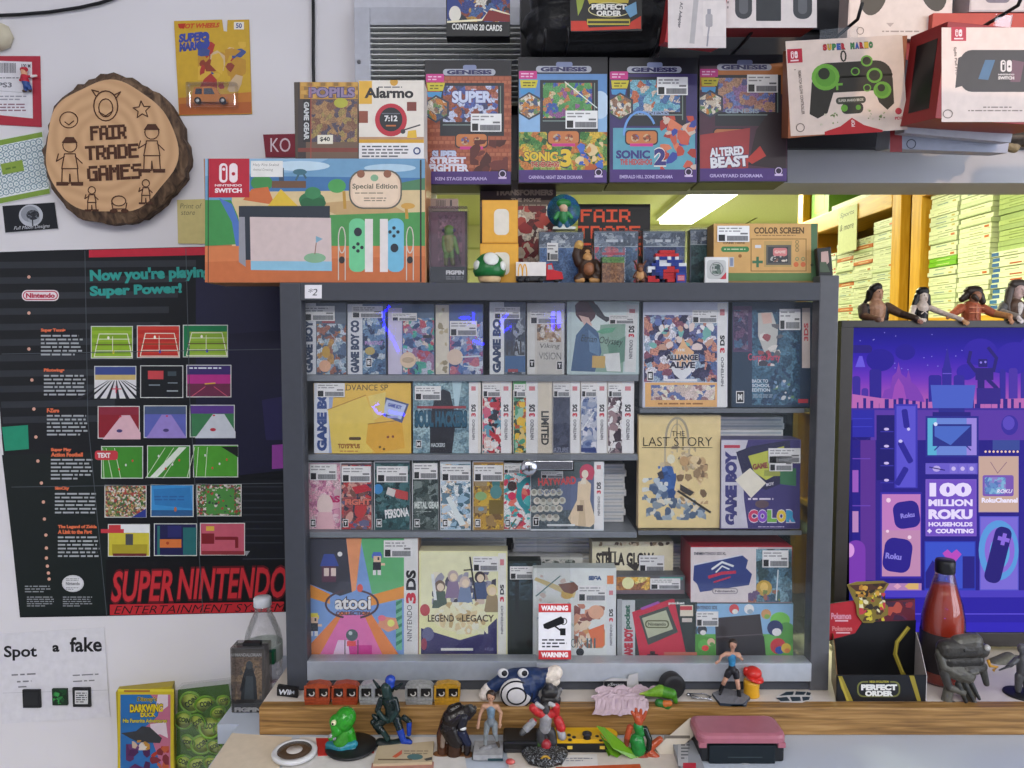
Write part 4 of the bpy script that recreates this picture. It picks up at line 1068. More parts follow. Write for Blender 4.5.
 s3 = R(519, 74, 607, 140, '#5f8cc0') + G('#8ab2d8', 519, 100, 560, 110, 607, 96, 607, 140, 519, 140) + E(600, 105, 10, 14, '#b8d0e4') + screen(543, 83, 592, 118, AM(('#4a8a4c', '#3a5aa0', '#b87a4a', '#c8b890', '#5a9a5c', '#8a5a8a'), 75, seed=2)) + L(1, '#d8e4dc', 565, 82, 597, 108)
 s3 += R(519, 132, 607, 172, AM(('#3f7a3c', '#c8a83c', '#5a8a48', '#b8743c', '#8a9a4c', '#2c5a34'), 60, seed=4)) + small(547, 130, '#c07848') + BL(575, 142, 603, 172, ('#3a5ab0', '#c88a4a', '#d8c090', '#4a6ab8', '#b05a34'), 22, 3, 7, 6) + T('SONIC', 541, 156.5, 34, 9.5, '#d9b93c', bold=.05, oc='#2c2c4c') + T('3', 566, 158, 11, 18, '#d9b93c', bold=.05, oc='#2c2c4c') + T('THE HEDGEHOG', 545, 164.5, 28, 5, '#a83a3a', bold=.05, oc='#e0c8b0')
 gen(2, 518, 607.5, 57, 183.5, s3, 'blue sky diorama box hanging second from the left in the row of four', [], 'CARNIVAL NIGHT ZONE DIORAMA')
 s2 = R(610, 74, 697, 172, '#3c3466') + G('#5c9cae', 613, 128, 695, 128, 695, 170, 613, 170) + screen(630, 80, 680, 112, AM(('#5c9cae', '#b8684a', '#7ab0c0', '#4a6a9a', '#c8b8a8'), 65, seed=5)) + T('GENESIS', 653, 113, 32, 4.5, '#8a9ab8', bold=.04) + RING(640, 135, 16, 2.2, '#6c9cd8', 20, 23, 180, 330) + small(625, 130, '#c07848')
 s2 += BL(660, 116, 696, 170, ('#b84a3c', '#c05a48', '#d07a5a', '#a03a34', '#c8b0a0', '#3a4a98'), 30, 4, 9, 9) + T('SONIC', 633, 154.5, 34, 8.5, '#3c3a78', bold=.05) + T('THE HEDGEHOG', 636, 162, 32, 6, '#b04a4a', bold=.05) + T('2', 660, 157, 12, 17, '#3c3a78', bold=.05, oc='#e0d8d0')
 gen(3, 609, 697.5, 57.5, 183, s2, 'purple and teal diorama box hanging third in the row of four', [], 'EMERALD HILL ZONE DIORAMA')
 ab = R(700, 66, 787, 172, '#4c3040') + G('#b8723c', 700, 72, 787, 62, 787, 100, 770, 82, 700, 90) + G('#3a4a9a', 700, 140, 726, 132, 735, 170, 700, 172) + screen(718, 78, 775, 112, AM(('#6a7ab0', '#8a6a98', '#b08a70', '#5a5a8a', '#a4746a'), 55, seed=6)) + T('GENESIS', 742, 111, 34, 4.6, '#8fa0b0', bold=.04) + small(713, 128, '#b0704a')
 ab += G('#9a3a3c', 700, 135, 750, 128, 748, 168, 700, 172) + G('#2e2328', 748, 165, 756, 130, 768, 114, 782, 112, 786, 120, 786, 170) + G('#b03a34', 746, 160, 760, 146, 766, 156, 752, 164) + TURN(T('ALTERED', 727, 151.5, 34, 9, '#d9dadf', bold=.05, oc='#3a2a58') + T('BEAST', 729, 162, 38, 11, '#d9dadf', bold=.05, oc='#3a2a58'), 728, 157, -4)
 gen(4, 699, 787.5, 55, 182, ab, 'dark diorama box with a shadowy beast, rightmost in the row of four', [], 'GRAVEYARD DIORAMA', yaw=-3)
 # trading card pack box
 A = R(447, -20, 510, 36, '#16181d') + R(447, -20, 510, 22, AM(('#2c3c7a', '#a8823c', '#c8c4b8', '#7a3c34', '#3c5a8a', '#222634'), 60, seed=7)) + G('#2a3c7c', 447, -5, 455, -5, 463, 8, 447, 14) + E(455, 14, 6, 8, '#d8d4c8') + G('#e0d8b8', 447, 21, 482, 19, 491, 8, 510, 14, 510, 15.5, 492, 10, 483, 21, 447, 23) + G('#7a2428', 489, 10, 510, 15, 510, 22, 482, 21) + T('CONTAINS 20 CARDS', 477, 27.4, 50, 6.2, '#d8d8d4', bold=.03, rot=2)
 carton('card_pack_box', 'dark trading card box hanging above the brick diorama box', 'card box', (446, -24, 510, 36.5), 1.335, .03, '#15161a', A, extra=lambda o, f, X, e: MB().box((-.012, .012, e[3]), (.012, .014, e[3] + .02), '#222', X).build('hanging_tab', o))
 # black bag with card pack
 caps = [(560, 20, 20, 30, 640, 18, 20, 30, '#17181b'), (545, 36, 18, 18, 600, 40, 16, 14, '#141518'), (600, 40, 16, 14, 648, 34, 18, 18, '#191a1e'), (540, 20, 20, 18, 545, 46, 20, 9, '#17181b'), (655, 10, 22, 22, 650, 40, 22, 12, '#1c1d21'), (560, -10, 20, 30, 640, -12, 20, 30, '#17181b'), (536, 44, 22, 6, 570, 50, 18, 5, '#101114')]
 bag = sculpt('black_bag', 1.36, caps, 1.5, smooth=1)
 tag(bag, 'slumped black fabric bag hanging above the middle of the diorama row', 'bag')
 b = MB().tube([P(600, -30, 1.38), P(602, -14, 1.375)], .006, M('#141518'), 8).build('hanging_strap', bag)
 A = R(570, -20, 642, 31, '#1a1c1e') + G('#8a9a3c', 574, -20, 590, -20, 582, 8, 578, 16) + G('#b8a83c', 584, -10, 630, -10, 628, 4, 590, 6) + RR(588, 3, 631, 17, 5, '#1c1e22') + RING(609.5, 10, 21, .8, '#c8c08a', 24, 7) + T('PERFECT', 609, 7.2, 35, 5.6, '#dddcd6', bold=.05) + T('ORDER', 609, 13.4, 25, 5.4, '#dddcd6', bold=.05) + R(587, 19, 630, 25, '#b8a83a') + R(588, 21, 629, 23.4, '#3a3824') + G('#c0301e', 571, 21, 586, 21, 590, 31, 571, 31) + G('#c0301e', 631, 22, 641, 16, 641, 29, 628, 28) + G('#6a9cc0', 624, 8, 636, 2, 637, 14, 630, 18) + G('#c0301e', 582, 28, 636, 26, 636, 29, 582, 31)
 carton('card_pack', 'bright card pack with white lettering hanging in front of the black bag', 'card pack', (571, -22, 641.5, 31.5), 1.30, .008, '#1c1c1e', A, roll=-1, extra=lambda o, f, X, e: MB().box((-.012, .003, e[3]), (.012, .0045, e[3] + .02), '#222', X).build('hanging_tab', o))
 # white accessory boxes
 tabx = lambda o, f, X, e: MB().box((-.015, .012, e[3]), (.015, .0135, e[3] + .022), clear('blister', refl=.07, haze=.03), X).build('hanging_tab', o)
 A = R(668, -30, 726, 48, '#d7cfcc') + L(5, '#b4b0b0', 692, -30, 696, 0, 692, 42) + RR(705, 14, 713, 27, 2, '#a4a2a4') + R(707.4, 9, 710.6, 14, '#94949a') + L(1.6, '#94949a', 709, 27, 707, 46) + RR(703, 1, 726, 36, 1, '#ded6d2') + RR(705.5, 14, 712.5, 27, 2, '#aaa6a8') + R(707.2, 9, 710.8, 14, '#9c9aa0') + L(1.6, '#9c9aa0', 709, 27, 707.5, 38) + T('AC Adapter', 680, 15, 26, 4, '#6a6668', rot=95)
 carton('adapter_carton', 'tilted white cable adapter carton with a red base above the diorama row', 'accessory box', (670, -34, 726, 46), 1.25, .05, '#a83236', A, pitch=14, roll=6, extra=tabx)
 A = R(725, -40, 817, 28, '#d5ccc8') + RR(735, -40, 752, 19, 8, '#3a3c40') + RR(756, -40, 781, 21, 1, '#2f3236') + RR(793, -40, 812, 19, 8, '#3a3c40') + RR(739, -30, 748, 14, 4, '#5a5c60') + RR(798, -30, 807, 14, 4, '#5a5c60') + ROWS(727, -5, 729, 10, 3, '#8a8482', 3)
 carton('controller_carton', 'white carton showing two dark grip controllers, top edge above the fourth diorama box', 'accessory box', (725, -44, 817, 28), 1.26, .06, '#8c2e30', A, pitch=8, extra=tabx)
 A = R(850, -40, 952, 40, '#d8cdc6') + E(874, -6, 13, 22, '#43433f', 24, 15) + E(933, -10, 13, 22, '#43433f', 24, -15) + RR(872, -40, 934, -6, 6, '#43433f') + ROWS(882, 30, 920, 33, 1, '#9a8f88', 4) + RING(860, 31, 3.4, .8, '#8a807a') + G('#b0a49e', 886, 23, 894, 23, 890, 27)
 carton('controller_carton', 'white carton with a dark gamepad hanging behind the green mushroom gamepad carton', 'accessory box', (849, -44, 953, 39), 1.34, .04, '#cbbfba', A, pitch=3, roll=0, extra=tabx)
 A = R(970, -40, 1040, 14, '#cfc6c4') + RR(985, -30, 1010, 3, 5, '#7a7480') + R(970, 10, 1040, 14, '#b8aeb0')
 carton('controller_carton', 'pale carton cut off by the top right corner above the handheld grip carton', 'accessory box', (971, -44, 1060, 12), 1.33, .05, '#b9afb0', A, pitch=4, extra=tabx)
 # green gamepad carton
 A = R(788, 38, 905, 133, '#d8c7bb')
 pad = RR(812, 62, 893, 92, 16, '#35332d') + G('#35332d', 812, 80, 836, 84, 826, 112, 816, 117, 808, 112) + G('#35332d', 893, 80, 872, 84, 878, 104, 886, 112, 893, 106)
 pad += RING(845, 56, 2.4, 1.6, '#35332d', 12, 5)
 for x, y, r in ((826, 76, 14), (875, 77, 8), (882, 92, 9), (856, 72, 4.5), (868, 62, 6), (867, 89, 4)):
  pad += E(x, y, r, r * .95, '#6aa23e', 18) + E(x, y, r * .72, r * .68, '#37382c' if r < 9 else '#5a9236', 16) + E(x - r * .1, y - r * .25, r * .42, r * .42, '#2f3326', 14)
 pad += L(2.2, '#6aa23e', 832, 84, 842, 84) + L(2.2, '#6aa23e', 837, 79, 837, 89)
 A += pad + RR(835, 97, 865, 104, 3.4, '#4a4a40') + T('SUPER MARIO BROS', 850, 100.4, 25, 2.6, '#c8c4b4') + RR(840, 103, 862, 114, 5, '#3a3a32') + E(843, 108, 3.5, 3.5, '#6aa23e', 12) + E(857, 108, 2.6, 2.6, '#5a9236', 12)
 A += G('#b03034', 822, 130.5, 838, 126, 850, 118, 862, 126, 880, 132, 880, 134, 822, 134) + T('PDP', 851, 123.5, 7, 3.4, '#e0d0cc', rot=-90) + BL(818, 112, 836, 124, ('#8a9a6a', '#c8c0a8', '#6a7a4a'), 12, 1, 2, 3) + BL(866, 110, 884, 122, ('#8a9a6a', '#c8c0a8', '#6a7a4a'), 12, 1, 2, 4)
 cs = ('#b02c34', '#c8a83a', '#3a7a4a', '#3a5aa0')
 for i, ch in enumerate('SUPER MARIO'):
  if ch != ' ': A += T(ch, 827 + i * 4.6, 46.3, 4.2, 6, cs[i % 4], bold=.08, oc='#3a3430', ow=.14)
 A += R(789, 46, 804, 60, '#b02c3c') + switch_like(796, 52, 3.4, '#e4d4d4', '#b02c3c') + R(792, 57, 800, 58.4, '#e4d4d4') + T('REMATCH GLOW CONTROLLER', 801, 90, 44, 3, '#6a5c54', rot=88) + ROWS(795, 66, 797, 68, 1, '#8a7c74', 3) + RING(798, 125, 4, .9, '#7a6c64') + E(897, 114, 3.4, 3.4, '#b8404a', 12) + T('PDP', 897, 121, 8, 3, '#b8404a')
 A = TURN(A, 846, 86, -3.2)
 def side(o, f, X, e):
  MB().box((e[0] + .05, .012, e[3] - .002), (e[0] + .11, .0135, e[3] + .024), clear('blister', refl=.07, haze=.05), X).build('hanging_tab', o)
 carton('gamepad_carton', 'cream carton with a black and green gamepad hanging right of the diorama row', 'accessory box', (789, 42, 904, 133), 1.27, .055, '#9a5f40', A, pitch=15, roll=-3.2, yaw=-8, extra=side)
 # handheld grip carton and what is stacked behind it
 A = R(941.5, 27.5, 1060, 122, '#d9c8be') + RR(960, 50, 1060, 92, 12, '#3d3936') + G('#3d3936', 958, 58, 975, 50, 985, 90, 962, 86, 955, 88) + G('#4a6a88', 985, 60, 995, 60, 988, 80, 978, 79) + G('#6a4a54', 1012, 60, 1024, 62, 1020, 82, 1010, 82) + switch_like(1006, 66, 5.6, '#d8d0cc', '#3d3936') + T('NINTENDO', 1006, 74.6, 16, 1.6, '#d8d0cc') + T('SWITCH', 1006, 78, 16, 3.2, '#d8d0cc', bold=.05)
 A += R(951, 27, 966, 41, '#b02c3c') + switch_like(958.5, 33, 3.4, '#e4d4d4', '#b02c3c') + R(954, 38, 963, 39.4, '#e4d4d4') + T('Split Pad Pro', 955.5, 61, 28, 3.4, '#6a5c54', rot=86) + RING(947.5, 114, 4.6, .9, '#7a6c64', 20, 4) + ROWS(983, 106, 1016, 108.6, 1, '#7a6a60', 3) + ROWS(968, 109.5, 1024, 112, 1, '#7a6a60', 4)
 A = [x for x in A]
 carton('grip_carton', 'large cream carton with a dark handheld grip, hanging at the right edge', 'accessory box', (941, 26.5, 1062, 123), 1.20, .085, '#8e2b2c', A, pitch=7, roll=1, yaw=9, extra=lambda o, f, X, e: (tabx(o, f, X, e), MB().box((e[0] - .0007, .018, e[2] + .018), (e[0] + .0008, .066, e[3] - .02), M('#191a1d', .3), X).build('side_window', o)))
 carton('controller_carton', 'red topped carton lying directly behind the handheld grip carton', 'accessory box', (932, 13, 1050, 40), 1.33, .04, '#b7483c', [], pitch=6, extra=tabx)
 carton('controller_carton', 'thin white and red carton wedged at the left of the handheld grip carton', 'accessory box', (906, 26, 938, 128), 1.36, .03, '#9aa0b0', R(906, 26, 938, 60, '#8e2b2c') + RING(915, 121, 4, .9, '#3c4250'), roll=5, yaw=6, extra=tabx)
 carton('controller_carton', 'blue-shaded carton with a red corner at the bottom right of the hanging row', 'accessory box', (890, 124, 1010, 151), 1.335, .05, '#a5abbb', R(890, 124, 902, 152, '#9a3034') + RING(911, 144, 4.4, .9, '#4a505c') + L(.8, '#6a707c', 905, 128, 1000, 140) + T('RDS', 998, 136, 9, 3, '#3a4a68'), pitch=8, roll=2, extra=tabx)
 carton('controller_carton', 'pale carton peeking out below the handheld grip carton', 'accessory box', (905, 117, 1014, 138), 1.295, .03, '#b4b6c0', R(905, 117, 1014, 119, '#8c8f9a'), pitch=9, roll=4, yaw=3, extra=tabx)
 caps = [(1010, 128, 0, 8, 1030, 122, 0, 9, '#4a4338'), (1008, 138, 0, 7, 1024, 138, 0, 9, '#3a352e'), (1004, 146, 0, 4, 1014, 148, 0, 5, '#8a7c5a')]
 bg = tag(sculpt('plush_toy', 1.36, caps, .9), 'dark olive soft toy half seen under the handheld grip carton', 'plush toy')
 MB().tube([P(1018, 128, 1.37), P(1018, 112, 1.375)], .002, '#222', 6).build('hanging_strap', bg)
upper()
# ---------------------------------------------------------------- games inside the cabinet
YG = 1.292
def ds3(x0, y0, x1, y1, c='#d3d1ce'):
 h = y1 - y0; cx = (x0 + x1) / 2; w = (x1 - x0) * .5
 return R(x0, y0, x1, y1, c) + T('DS', cx, y0 + h * .36, h * .10, w, '#232428', rot=-90, bold=.05) + T('3', cx, y0 + h * .455, h * .05, w, '#b8283a', rot=-90, bold=.05) + T('NINTENDO', cx, y0 + h * .66, h * .28, w * .6, '#55565c', rot=-90) + R(cx - w * .5, y0 + h * .06, cx + w * .5, y0 + h * .12, '#b8747a')
def esrb(x, y, ch='E', s=1.0):
 return R(x, y, x + 5.4 * s, y + 8 * s, '#dcdcdc') + R(x + .5 * s, y + .6 * s, x + 4.9 * s, y + 7.4 * s, '#1c1d20') + T(ch, x + 2.7 * s, y + 4 * s, 2.9 * s, 4 * s, '#e8e8e8', bold=.06)
def gb(x0, y0, x1, y1, s='GAME BOY', c='#c3c6cc', tc='#33405a'):
 return R(x0, y0, x1, y1, c) + T(s, (x0 + x1) / 2, y0 + (y1 - y0) * .6, (y1 - y0) * .74, (x1 - x0) * .58, tc, rot=-90, bold=.07)
def row_one():
 g = 'sleeved games on the top left cabinet shelf'
 A = R(301, 303, 347, 375, '#55606f') + R(317, 324, 346, 375, AM(('#7c93aa', '#4a5f7c', '#b0bac4', '#a8824a', '#93a8b4', '#8a5a4c', '#3c4a60'), 85, seed=1)) + E(326, 352, 4, 6, '#b08c3a') + E(325, 366, 6, 6, '#c89a7c') + R(322, 318, 335, 323, '#8a3a44') + gb(301.5, 303, 316, 375)
 carton('game_carton', 'first sleeved handheld game from the left on the top cabinet shelf', 'game box', (301.5, 303, 346.5, 375), YG, .03, '#5d6470', A, floor=Z1L, stickers=[(304, 306, 335, 321)], sleeve=True, group=g)
 A = R(347, 304, 386, 375, '#4a6480') + R(363, 318, 385, 375, AM(('#5c7c9c', '#3a5478', '#8ca4b8', '#4a6a8a', '#a8b4bc', '#2c3c58'), 70, seed=2)) + T('PHANTASY', 374, 343, 18, 4, '#a887b8', bold=.04) + E(370, 351, 5, 4, '#a8985c') + esrb(366, 358, 'E', 1.1) + gb(347.5, 304, 362.5, 375, 'GAME BOY CO')
 carton('game_carton', 'second sleeved handheld game from the left on the top cabinet shelf', 'game box', (347.5, 304, 386, 375), YG, .03, '#4c5c72', A, floor=Z1L, stickers=[(352, 306, 383, 318)], sleeve=True, group=g)
 A = R(388, 305, 434, 375, '#566a82') + R(388, 308, 402, 375, '#b9b4c8') + R(403, 318, 434, 375, AM(('#5a7ca4', '#8c6a8a', '#a8b0c0', '#4a9a8a', '#c0b4a8', '#3a4c70', '#a84a5a'), 80, seed=3)) + E(408, 360, 8, 8, '#cdb79c', 22) + E(408, 360, 6, 3, '#b09a80') + R(423, 335, 432, 338, '#2c2c34')
 carton('game_carton', 'sleeved boxed game with a round tan seal, third on the top cabinet shelf', 'game box', (388, 304, 434.5, 375), YG, .03, '#5c6a80', A, floor=Z1L, stickers=[(392, 313, 417, 321)], sleeve=True, group=g)
 A = R(435, 305, 483, 375, '#4a5f86') + R(435, 305, 449, 375, '#c4beb0') + BL(436, 308, 448, 374, ('#a89c80', '#d4ccb8', '#8a8068'), 16, 2, 4, 3) + R(450, 322, 483, 375, AM(('#4a6aa0', '#7c8cb0', '#8a5a80', '#b0b8c4', '#3a4c78', '#b06a78'), 80, seed=4)) + E(455, 357, 8, 8, '#c8b4a4', 22) + L(1.6, '#b8c4d4', 462, 357, 480, 356) + L(1.2, '#b8c4d4', 464, 366, 482, 368)
 carton('game_carton', 'sleeved boxed game with a cream illustrated spine, fourth on the top cabinet shelf', 'game box', (435.5, 304, 483, 375), YG, .03, '#55607a', A, floor=Z1L, stickers=[(450, 321, 477, 336)], sleeve=True, group=g)
 A = R(489, 302, 526, 375, '#56606c') + R(505, 318, 526, 375, AM(('#6a7480', '#4a525e', '#8a929a', '#3a424c'), 60, seed=5)) + T('HAL', 515.5, 348, 18, 14, '#3a3c40', bold=.03) + R(505, 356, 526, 372, '#3c5c84') + R(508, 369, 518, 372, '#8a3c44') + gb(489.5, 302, 504, 375, 'GAME BO', '#c8ccd2', '#2c3c5c')
 carton('game_carton', 'grey sleeved handheld game with large dark vertical lettering, fifth on the top cabinet shelf', 'game box', (489.5, 302, 525.5, 375), YG, .03, '#5c6470', A, floor=Z1L, stickers=[(494, 307, 520, 319)], sleeve=True, group=g)
 A = R(527, 304, 564, 375, '#c4c4c2') + R(535, 324, 562, 375, '#bdbab4') + R(537, 324, 561, 342, AM(('#8a6a4c', '#b09474', '#c8c0b4', '#5c5048'), 90, seed=6)) + T('Viking', 550, 346.5, 20, 6, '#4c4a4a', bold=.0, shear=.2) + T('VISION', 550, 356, 22, 7, '#44464a', bold=-.01) + esrb(529, 359, 'T', 1.1) + esrb(556.5, 361, 'T', 1.1)
 carton('game_carton', 'whitish sleeved game with a brown picture strip, sixth on the top cabinet shelf', 'game box', (527, 303, 564.5, 375), YG, .03, '#b4b6b8', A, floor=Z1L, stickers=[(530, 310, 558, 324)], sleeve=True, group=g)
 A = R(566, 299, 640, 375, '#aebfc0') + G('#c0cdd0', 570, 300, 638, 303, 636, 330, 590, 330) + G('#7d9a8c', 600, 325, 625, 322, 624, 372, 596, 372) + G('#5c8272', 608, 345, 626, 335, 626, 360, 612, 368) + G('#c9d2cc', 604, 354, 620, 352, 622, 371, 608, 371)
 A += G('#4c3038', 574, 306, 580, 300, 592, 301, 597, 308, 594, 318, 588, 325, 580, 322, 575, 316) + G('#3c3c44', 586, 301, 596, 305, 604, 316, 612, 318, 606, 322, 596, 316) + G('#c3a49c', 578, 316, 588, 318, 592, 326, 584, 326) + G('#3f5a7c', 572, 372, 576, 336, 586, 323, 598, 332, 602, 352, 596, 372) + G('#5a7898', 588, 330, 600, 340, 600, 356, 590, 352) + R(593, 356, 606, 368, '#b89a5c') + G('#5a9478', 596, 332, 604, 328, 616, 327, 612, 332, 602, 334)
 A += TURN(T('Etrian Odyssey', 602, 341, 42, 9, '#2c3838', bold=.0, shear=.2), 602, 341, 4) + ds3(625.5, 304, 637, 371, '#c6c8c8')
 A = TURN(A, 602, 336, 2)
 carton('game_carton', 'large teal boxed game with a capped figure, tilted, seventh on the top cabinet shelf', 'game box', (567, 300, 639, 374), YG, .03, '#9db0b4', A, floor=Z1L, roll=0, stickers=[(609, 315, 634, 324)], sleeve=True, group=g)
 A = R(643, 302, 728, 407, '#b3b8c8') + R(644, 315, 717, 382, AM(('#3c3a58', '#5a5c86', '#c6c4d0', '#4a5c86', '#7a4a5c', '#8a9cb0', '#b07a6a', '#2c2c48'), 60, seed=7)) + BL(648, 318, 715, 350, ('#c8b8b4', '#5a6ca0', '#b08a78', '#3a3858', '#6aa09a', '#d0ccd4'), 40, 3, 7, 7) + G('#cfa37a', 674, 354, 680, 345, 683, 338, 687, 346, 694, 352, 690, 366, 678, 366) + G('#c6c8d0', 668, 362, 682, 370, 697, 362, 690, 374, 682, 381, 674, 374)
 A += T('THE', 681, 350, 8, 2.6, '#d8d4d8') + T('ALLIANCE', 682, 357.5, 32, 6, '#26243a', bold=.05, oc='#cfccd8') + T('ALIVE', 682, 365, 26, 6.4, '#26243a', bold=.05, oc='#cfccd8') + R(645, 382.5, 717, 407, '#cf9f66') + R(651, 385, 715, 400, AM(('#b8a8a0', '#5a6a98', '#d8c8b8', '#8a6a70', '#c8b8b4'), 85, seed=8)) + ROWS(658, 402, 710, 405.5, 1, '#8a5c34', 3) + ds3(717.5, 303, 727, 407, '#cccdd0') + esrb(647, 371, 'E', 1.2) + R(664, 379, 697, 381.5, '#c8c8cc')
 carton('game_carton', 'tall purple-toned boxed game with an orange strip, on the right glass shelf', 'game box', (643, 302, 727.5, 408), YG, .035, '#b4b8c4', A, floor=Z1R, stickers=[(692, 310, 717, 323)])
 A = R(732, 302, 813, 407, '#26384c') + R(733, 306, 752, 352, '#4c3a58') + R(734, 310, 748, 350, AM(('#5a4460', '#3a3450', '#6a5a70', '#45607c'), 50, seed=9)) + R(752, 310, 800, 405, AM(('#2c4a60', '#36566c', '#28405a', '#466a80'), 45, seed=10)) + G('#a8a8a4', 758, 313, 772, 312, 778, 330, 776, 352, 764, 352, 758, 336) + G('#b89a90', 761, 313, 771, 313, 772, 323, 763, 324) + BL(758, 324, 784, 366, ('#c0bcb8', '#5a5a60', '#8a4a50', '#3c3c48'), 18, 3, 6, 3)
 A += T('Corpse Party', 764, 358, 32, 9, '#b8455c', bold=.01) + T('BACK TO', 760, 381, 16, 3.4, '#b8c0c8') + T('SCHOOL', 761, 385.5, 18, 3.4, '#b8c0c8') + T('EDITION', 761, 390, 18, 3.4, '#b8c0c8') + ROWS(753, 394, 774, 398, 2, '#8a98a4', 3) + BL(773, 380, 796, 400, ('#6a86a4', '#b0b4b8', '#4a6484', '#5a7c5c'), 20, 1.5, 3.5, 4) + esrb(736, 391, 'M', 1.5) + R(798, 399, 808, 403, '#a83a44') + R(802, 308, 810, 368, '#bfb3ac') + T('3DS', 806, 332, 18, 4.5, '#b84a50', rot=-90, bold=.04)
 carton('game_carton', 'tall dark blue boxed game with thin red lettering, rightmost on the upper glass shelf', 'game box', (732, 302, 812, 408), YG, .04, '#28323e', A, floor=Z1R, stickers=[(779, 309, 800, 330)])
def row_two():
 g = 'boxed games on the second left cabinet shelf'
 A = R(314, 380, 411, 454, '#d3a94e') + R(314, 380, 331, 454, '#bfc4d0') + T('GAME BO', 322, 420, 62, 10, '#34487c', rot=-90, bold=.07) + G('#8a97b8', 329, 381, 336, 381, 333, 400, 330, 430, 332, 454, 329, 454) + T('ADVANCE SP', 364, 387.5, 48, 6, '#4a3c2c', bold=.0) + G('#dcb458', 328, 410, 366, 396, 378, 432, 372, 454, 332, 454)
 A += L(.8, '#a5793a', 327, 410, 366, 395) + G('#c99a3c', 368, 424, 402, 421, 405, 448, 376, 454, 366, 443) + L(.8, '#8a6430', 368, 424, 402, 420) + G('#4c5478', 385, 397, 409, 404, 402, 423, 379, 414) + G('#a9b4e8', 387, 399.5, 406.5, 405, 401, 419.5, 382, 412.5) + T('GAME BOY', 395, 406, 14, 4, '#3c4a9a', rot=14, bold=.05) + R(387, 416, 398, 418, '#8c90c8')
 A += RR(349, 437, 361, 440, 1.2, '#4c3c2c') + E(388, 437, 1.3, 1.3, '#7c4a3a') + E(393, 436.5, 1.3, 1.3, '#7c4a3a') + E(380, 447, 1.2, 1.2, '#5c4a2c') + E(384, 449, 1.2, 1.2, '#5c4a2c') + G('#d8b868', 368, 396, 386, 392, 384, 414, 374, 420) + T('TOYS"R"US', 349, 446, 22, 5, '#8a5a2c', bold=.06) + ROWS(340, 450, 361, 452.4, 1, '#a8743a', 3)
 carton('console_carton', 'gold handheld console carton, leftmost on the second cabinet shelf', 'console box', (314, 383, 411, 454), YG, .04, '#c09a4c', A, floor=Z2L, stickers=[(317, 383, 345, 397)])
 A = R(413, 381, 481, 454, '#6f8a94') + R(413, 381, 469, 454, AM(('#7f98a0', '#6a8690', '#8fa8ae', '#5f7a86'), 40, seed=11)) + G('#9fb8c0', 452, 381, 462, 381, 458, 410, 455, 408) + G('#2a2c32', 436, 395, 443, 389, 450, 392, 456, 420, 452, 454, 430, 454, 430, 416) + R(417, 406, 466, 408.5, '#8a3a40') + T('SOUL HACKERS', 441, 419, 52, 16, '#2c5468', bold=.06, oc='#1c2c38') + E(441, 444, 10, 6, '#25282c') + T('HACKERS', 438, 445, 14, 4, '#a8b0b4', bold=.03) + esrb(416, 440, 'M', 1.0) + ds3(469, 382, 478, 454) + R(478, 382, 481, 454, '#c9c4bc')
 carton('game_carton', 'grey-blue boxed game with a dark silhouette, beside the gold carton on the second shelf', 'game box', (413, 381, 481, 454), YG, .035, '#8a979c', A, floor=Z2L, stickers=[(415, 386, 441, 400)], group=g)
 def case(x0, x1, sp, cols, lab, seed, extra=(), spine2=None, body='#c4c0ba'):
  A = R(x0, 381, x1, 454, '#cdc8c2') + R(x0 + .6, 396, sp, 453, AM(cols, 95, seed=seed)) + BL(x0 + 2, 402, sp - 1, 448, cols, 14, 4, 8, seed) + list(extra) + ds3(sp, 382, spine2 or x1 - .3, 454) + (R(spine2, 382, x1, 454, '#c8bfae') + T('LIMITED', (spine2 + x1) / 2, 428, 34, (x1 - spine2) * .55, '#3c3c3c', rot=90, bold=.04) if spine2 else [])
  carton('game_carton', lab, 'game box', (x0, 381, x1, 454), YG, .03, body, A, floor=Z2L, stickers=[(x0 + 1, 384, sp - .5, 397)], group=g)
 case(482, 512, 501, ('#a8343c', '#d4c8c4', '#2c2c34', '#b85a70', '#5a8a9c', '#c8a8a0'), 'white spined boxed game with red and white figures on the second shelf', 1, T('SHIN', 492, 444, 12, 5, '#d8d8d8', bold=.05), 511)
 case(513, 552, 526, ('#4a8a6c', '#d0a83c', '#3a4a3c', '#a8543c', '#88b09a', '#c8b070'), 'green and yellow boxed game with a double white spine on the second shelf', 2, R(513, 381, 526, 390, '#5aa062'), 538)
 case(552.5, 580, 570, ('#3a3f52', '#464c60', '#32374a', '#3e4458'), 'plain dark navy boxed game on the second cabinet shelf', 3, T('AZURE', 561, 450, 15, 5, '#8a90a4', bold=.0))
 case(580.5, 607, 597, ('#6a7a9c', '#a8acb8', '#4a5a84', '#8c94a8', '#c0c0c8'), 'pale blue-grey boxed game with crossed strokes on the second shelf', 4, L(1, '#c8ccd4', 582, 430, 594, 412) + R(581, 448, 596, 452, '#2c3a6c'))
 case(607.5, 634, 622, ('#c8c4c2', '#3a3038', '#d8d4d0', '#8a7478', '#5c4c54'), 'white boxed game with a dark haired figure, last on the second shelf', 5, T('ATLUS', 615, 450, 12, 4, '#44484c', bold=.0))
